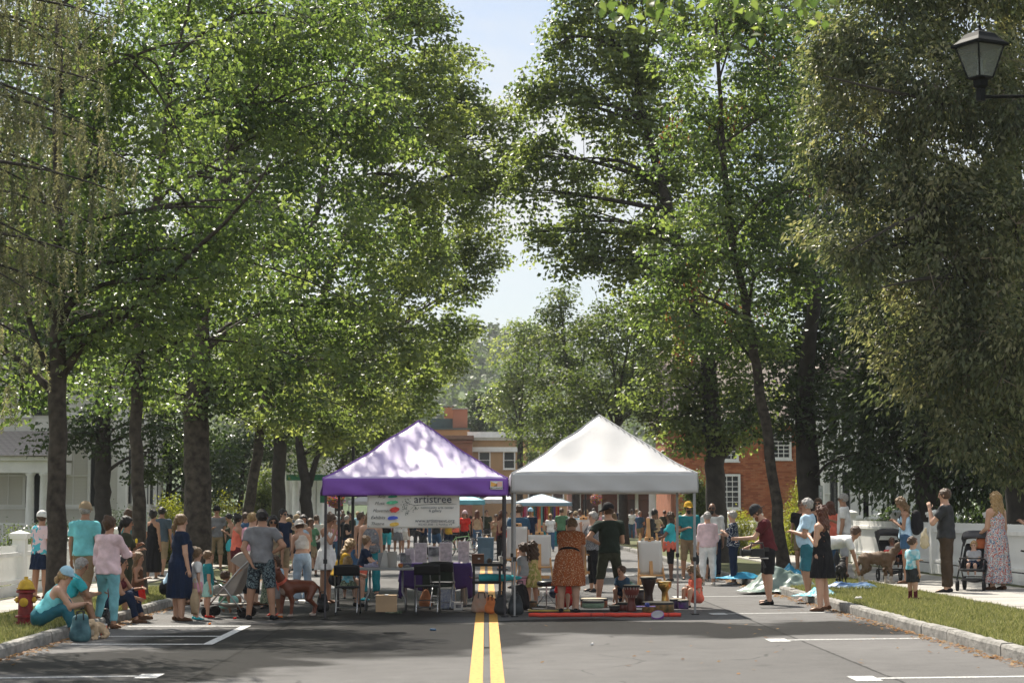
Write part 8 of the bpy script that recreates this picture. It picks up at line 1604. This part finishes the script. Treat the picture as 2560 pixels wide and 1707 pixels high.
# ---- farther crowd down the street
far = [
 ('far man in a white cap and navy shirt by the columned building', 745, 1372, 1.80, 20, 'm', ('tee', 'steel'), ('shorts', 'navy'), ('short', 'brown'), ('cap', 'white')),
 ('far child in a white sun hat before the columned building', 737, 1388, 1.30, 180, 'f', ('tee', 'offwhite'), ('shorts', 'denim'), ('short', 'brown'), ('bucket', 'white')),
 ('far woman in white with bare arms near the forked maple', 778, 1384, 1.68, 150, 'f', ('tank', 'white'), ('shorts', 'tan'), ('bun', 'brown'), None),
 ('far girl in a turquoise top with long dark hair', 793, 1380, 1.52, 5, 'f', ('tee', 'turq'), ('leggings', 'charcoal'), ('long', 'black'), None),
 ('far man in grey with a cap beyond the turquoise girl', 795, 1362, 1.78, 15, 'm', ('tee', 'ltgrey'), ('shorts', 'navy'), ('short', 'grey'), ('cap', 'grey')),
 ('far man in sunglasses and grey tee left of the banner', 826, 1388, 1.72, 180, 'm', ('tee', 'ltgrey'), ('shorts', 'navy'), ('short', 'black'), None),
 ('far man in a white cap and slate shirt left of the banner', 846, 1384, 1.78, 100, 'm', ('tee', 'slate'), ('shorts', 'charcoal'), ('short', 'grey'), ('cap', 'white')),
 ('far woman in a black tank left of the banner', 858, 1386, 1.68, 170, 'f', ('tank', 'charcoal'), ('leggings', 'charcoal'), ('long', 'brown'), None),
 ('far person in a green striped shirt left of the banner', 856, 1372, 1.84, 180, 'm', ('tee', 'mint'), ('shorts', 'navy'), ('short', 'brown'), None),
 ('far woman in olive with long brown hair left of the banner', 876, 1386, 1.70, 200, 'f', ('tee', 'olive'), ('jeans', 'denim'), ('long', 'brown'), None),
 ('far man in a navy shirt above the olive woman', 870, 1362, 1.84, 10, 'm', ('tee', 'navy'), ('shorts', 'khaki'), ('short', 'black'), None),
 ('far person in a bright blue tee by the banner edge', 893, 1374, 1.76, 40, 'm', ('tee', 'ltblue'), ('shorts', 'navy'), ('short', 'blonde'), None),
 ('far couple member in black by the banner edge', 905, 1365, 1.80, 20, 'm', ('tee', 'black'), ('shorts', 'charcoal'), ('short', 'black'), None),
 ('far man in black tee and turquoise shorts below the banner', 966, 1392, 1.80, 5, 'm', ('tee', 'black'), ('shorts', 'turq', 1.0), ('short', 'black'), None),
 ('far walker with bare legs and grey skirt below the banner', 994, 1386, 1.70, 30, 'f', ('tee', 'white'), ('skirt', 'grey'), ('long', 'brown'), None),
 ('far woman in a white skirted outfit below the banner', 1012, 1384, 1.68, 40, 'f', ('tank', 'white'), ('skirt', 'offwhite'), ('bun', 'blonde'), None),
 ('far man in navy below the banner', 1045, 1380, 1.80, 10, 'm', ('tee', 'navy'), ('pants', 'charcoal'), ('short', 'brown'), None),
 ('far vendor in red right of the banner', 1162, 1384, 1.72, 190, 'f', ('tee', 'red'), ('shorts', 'black'), ('long', 'brown'), ('bucket', 'palepink')),
 ('far woman with long auburn hair right of the banner', 1193, 1378, 1.74, 10, 'f', ('tank', 'tan'), ('jeans', 'denim'), ('long', 'auburn'), None),
 ('far man in olive beyond the bicycles', 1216, 1370, 1.76, 170, 'm', ('tee', 'olive'), ('shorts', 'charcoal'), ('short', 'brown'), None),
 ('far child in black by the bicycles', 1176, 1372, 1.5, 0, 'm', ('tee', 'black'), ('shorts', 'black'), ('short', 'black'), None),
 ('far person in white beyond the dark tank woman', 1264, 1376, 1.7, 180, 'f', ('tee', 'offwhite'), ('shorts', 'coral'), ('short', 'brown'), None),
 ('far man in a blue cap and navy shirt before the scarves', 1326, 1392, 1.80, 160, 'm', ('tee', 'navy'), ('shorts', 'navy'), ('short', 'black'), ('cap', 'ltblue')),
 ('far man in a green tee right of the scarves', 1404, 1384, 1.78, 20, 'm', ('tee', 'green'), ('shorts', 'black'), ('short', 'brown'), None),
 ('far woman in black with sunglasses on her head', 1428, 1392, 1.66, 150, 'f', ('tee', 'charcoal'), ('jeans', 'navy'), ('bun', 'black'), None),
 ('far person in white behind the green tee man', 1424, 1370, 1.74, 190, 'f', ('tee', 'white'), ('shorts', 'denim'), ('long', 'brown'), None),
 ('far man in navy with crossed arms by the shop front', 1552, 1352, 1.84, 180, 'm', ('tee', 'navy'), ('pants', 'navy'), ('short', 'black'), ('cap', 'grey')),
 ('far woman in a white tee and blue jeans by the shop front', 1580, 1350, 1.74, 190, 'f', ('tee', 'white'), ('jeans', 'denim'), ('pony', 'black'), None),
 ('far woman in a pink patterned dress by the shop front', 1592, 1344, 1.74, 120, 'f', ('maxi', 'pink', None, .42, .14), None, ('bob', 'dkblonde'), None),
 ('far woman with bobbed hair in teal behind the green tee man', 1535, 1398, 1.62, 20, 'f', ('tee', 'steel'), ('jeans', 'black'), ('bob', 'dkblonde'), None),
 ('far person in teal by the pale pilaster', 1650, 1350, 1.80, 250, 'm', ('tee', 'teal'), ('pants', 'navy'), ('short', 'brown'), None),
 ('far man in grey among the heads behind the easel', 1450, 1366, 1.78, 200, 'm', ('tee', 'grey'), ('shorts', 'navy'), ('short', 'grey'), None),
 ('far woman in a straw hat among the heads behind the easel', 1466, 1362, 1.72, 170, 'f', ('tee', 'offwhite'), ('shorts', 'denim'), ('long', 'blonde'), ('bucket', 'tan')),
 ('far man in black among the heads behind the easel', 1484, 1360, 1.80, 20, 'm', ('tee', 'black'), ('shorts', 'charcoal'), ('short', 'black'), None),
 ('far woman in rose among the heads behind the easel', 1502, 1358, 1.70, 180, 'f', ('tank', 'pink'), ('shorts', 'denim'), ('bob', 'brown'), None),
 ('far person in pale grey behind the grey haired woman', 1518, 1362, 1.74, 200, 'm', ('tee', 'ltgrey'), ('shorts', 'khaki'), ('short', 'dkblonde'), None),
 ('far woman in dark green near the forked maple trunk', 724, 1408, 1.70, 20, 'f', ('maxi', 'teal', None, .40, .13), None, ('long', 'black'), None),
]
for lab, px, py, H, f, sx, tp, bt, hr_, ht in far:
    person(lab, px, py, H, f, sex=sx, tone=rnd.choice(['light', 'tan', 'light', 'tan', 'brown']), top=tp, bottom=bt, hair=hr_, hat=ht, al=rnd.choice(['down', 'fwd', 'phone', 'down']), ar=rnd.choice(['down', 'fwd', 'hip', 'down']), legs=rnd.choice(['stand', 'walk', 'contra']), group='people strolling farther down the street', kid=H < 1.4)
# ---- more strollers between the nearer groups and the far stalls
mid = [(545, 1408), (566, 1416), (600, 1424), (640, 1430), (664, 1424), (720, 1432), (740, 1426), (775, 1440), (790, 1426), (836, 1420), (866, 1412), (912, 1404), (940, 1400), (1060, 1398), (1090, 1392), (1120, 1388), (1140, 1380), (1240, 1386), (1282, 1388), (1376, 1378), (1440, 1380), (1476, 1374), (1600, 1366), (1626, 1360), (1662, 1368), (1700, 1380), (1716, 1372), (980, 1370), (1030, 1366), (1075, 1362), (820, 1370), (882, 1358), (930, 1362), (1110, 1360), (1350, 1362), (1640, 1384)]
cw_ = ['grey', 'navy', 'offwhite', 'slate', 'coral', 'teal', 'olive', 'white', 'charcoal', 'pink', 'denim', 'tan', 'maroon', 'green', 'ltblue', 'mustard', 'black', 'palepink']
bw2 = ['shorts', 'jeans', 'shorts', 'pants', 'skirt']; hh2 = [('short', 'brown'), ('long', 'brown'), ('short', 'black'), ('bob', 'dkblonde'), ('short', 'grey'), ('pony', 'blonde'), ('bun', 'black')]
for i, (px, py) in enumerate(mid):
    sx = 'mf'[i % 2]; c = cw_[(i * 7) % len(cw_)]; c2 = ['navy', 'khaki', 'denim', 'black', 'charcoal'][(i * 3) % 5]; hr_ = hh2[(i * 5 + (i % 2)) % 7] if sx == 'f' else [('short', 'brown'), ('short', 'black'), ('short', 'grey'), ('short', 'dkblonde')][i % 4]
    hat_ = [None, None, ('cap', 'white'), None, ('cap', 'navy'), None, ('bucket', 'tan')][i % 7]
    bk = bw2[i % 4] if sx == 'm' else bw2[(i * 2) % 5]; hn = {'cap': ' and a ' + ('white' if hat_ and hat_[1] == 'white' else 'navy') + ' cap', 'bucket': ' and a straw hat'}[hat_[0]] if hat_ else ''
    near = ['columned building', 'purple canopy', 'banner', 'turquoise market canopy', 'scarf rack', 'shop front'][0 if px < 790 else 1 if px < 920 else 2 if px < 1100 else 3 if px < 1260 else 4 if px < 1460 else 5]
    lab = 'far %s in %s top, %s %s%s near the %s' % ('woman' if sx == 'f' else 'man', c.replace('lt', 'light ').replace('pale', 'pale ').replace('off', 'off '), c2, bk, hn, near)
    person(lab, px, py, 1.64 + .05 * ((i * 5) % 5) - (.06 if sx == 'f' else 0), [10, 180, 40, 200, 330, 150, 90, 270][(i * 3) % 8], sex=sx, tone=['light', 'tan', 'light', 'brown'][i % 4], top=(['tee', 'tank', 'polo', 'tee'][i % 4] if sx == 'f' else 'tee', c), bottom=(bk, c2), hair=hr_, hat=hat_, al=['down', 'fwd', 'phone', 'hip'][i % 4], ar=['down', 'down', 'fwd', 'phone'][(i * 3) % 4], legs=['stand', 'walk', 'contra'][i % 3], group='people strolling farther down the street')

# ================================================================ summer haze over the street
b = MB(); b.box((0, 640, 44), (1640, 1480, 91)); hz = b.build('haze', None)
hz.data.materials.clear(); hm = bpy.data.materials.new('haze_air'); hm.use_nodes = True; nt = hm.node_tree; nt.nodes.clear(); o_ = nt.nodes.new('ShaderNodeOutputMaterial'); pv = nt.nodes.new('ShaderNodeVolumePrincipled')
pv.inputs['Color'].default_value = (.93, .96, 1, 1); pv.inputs['Density'].default_value = .00022; pv.inputs['Anisotropy'].default_value = .0
nt.links.new(pv.outputs[0], o_.inputs['Volume']); hz.data.materials.append(hm); tag(hz, 'pale summer haze over the street and hill', 'haze', kind='stuff')
cy.volume_bounces = 0; cy.volume_step_rate = 5
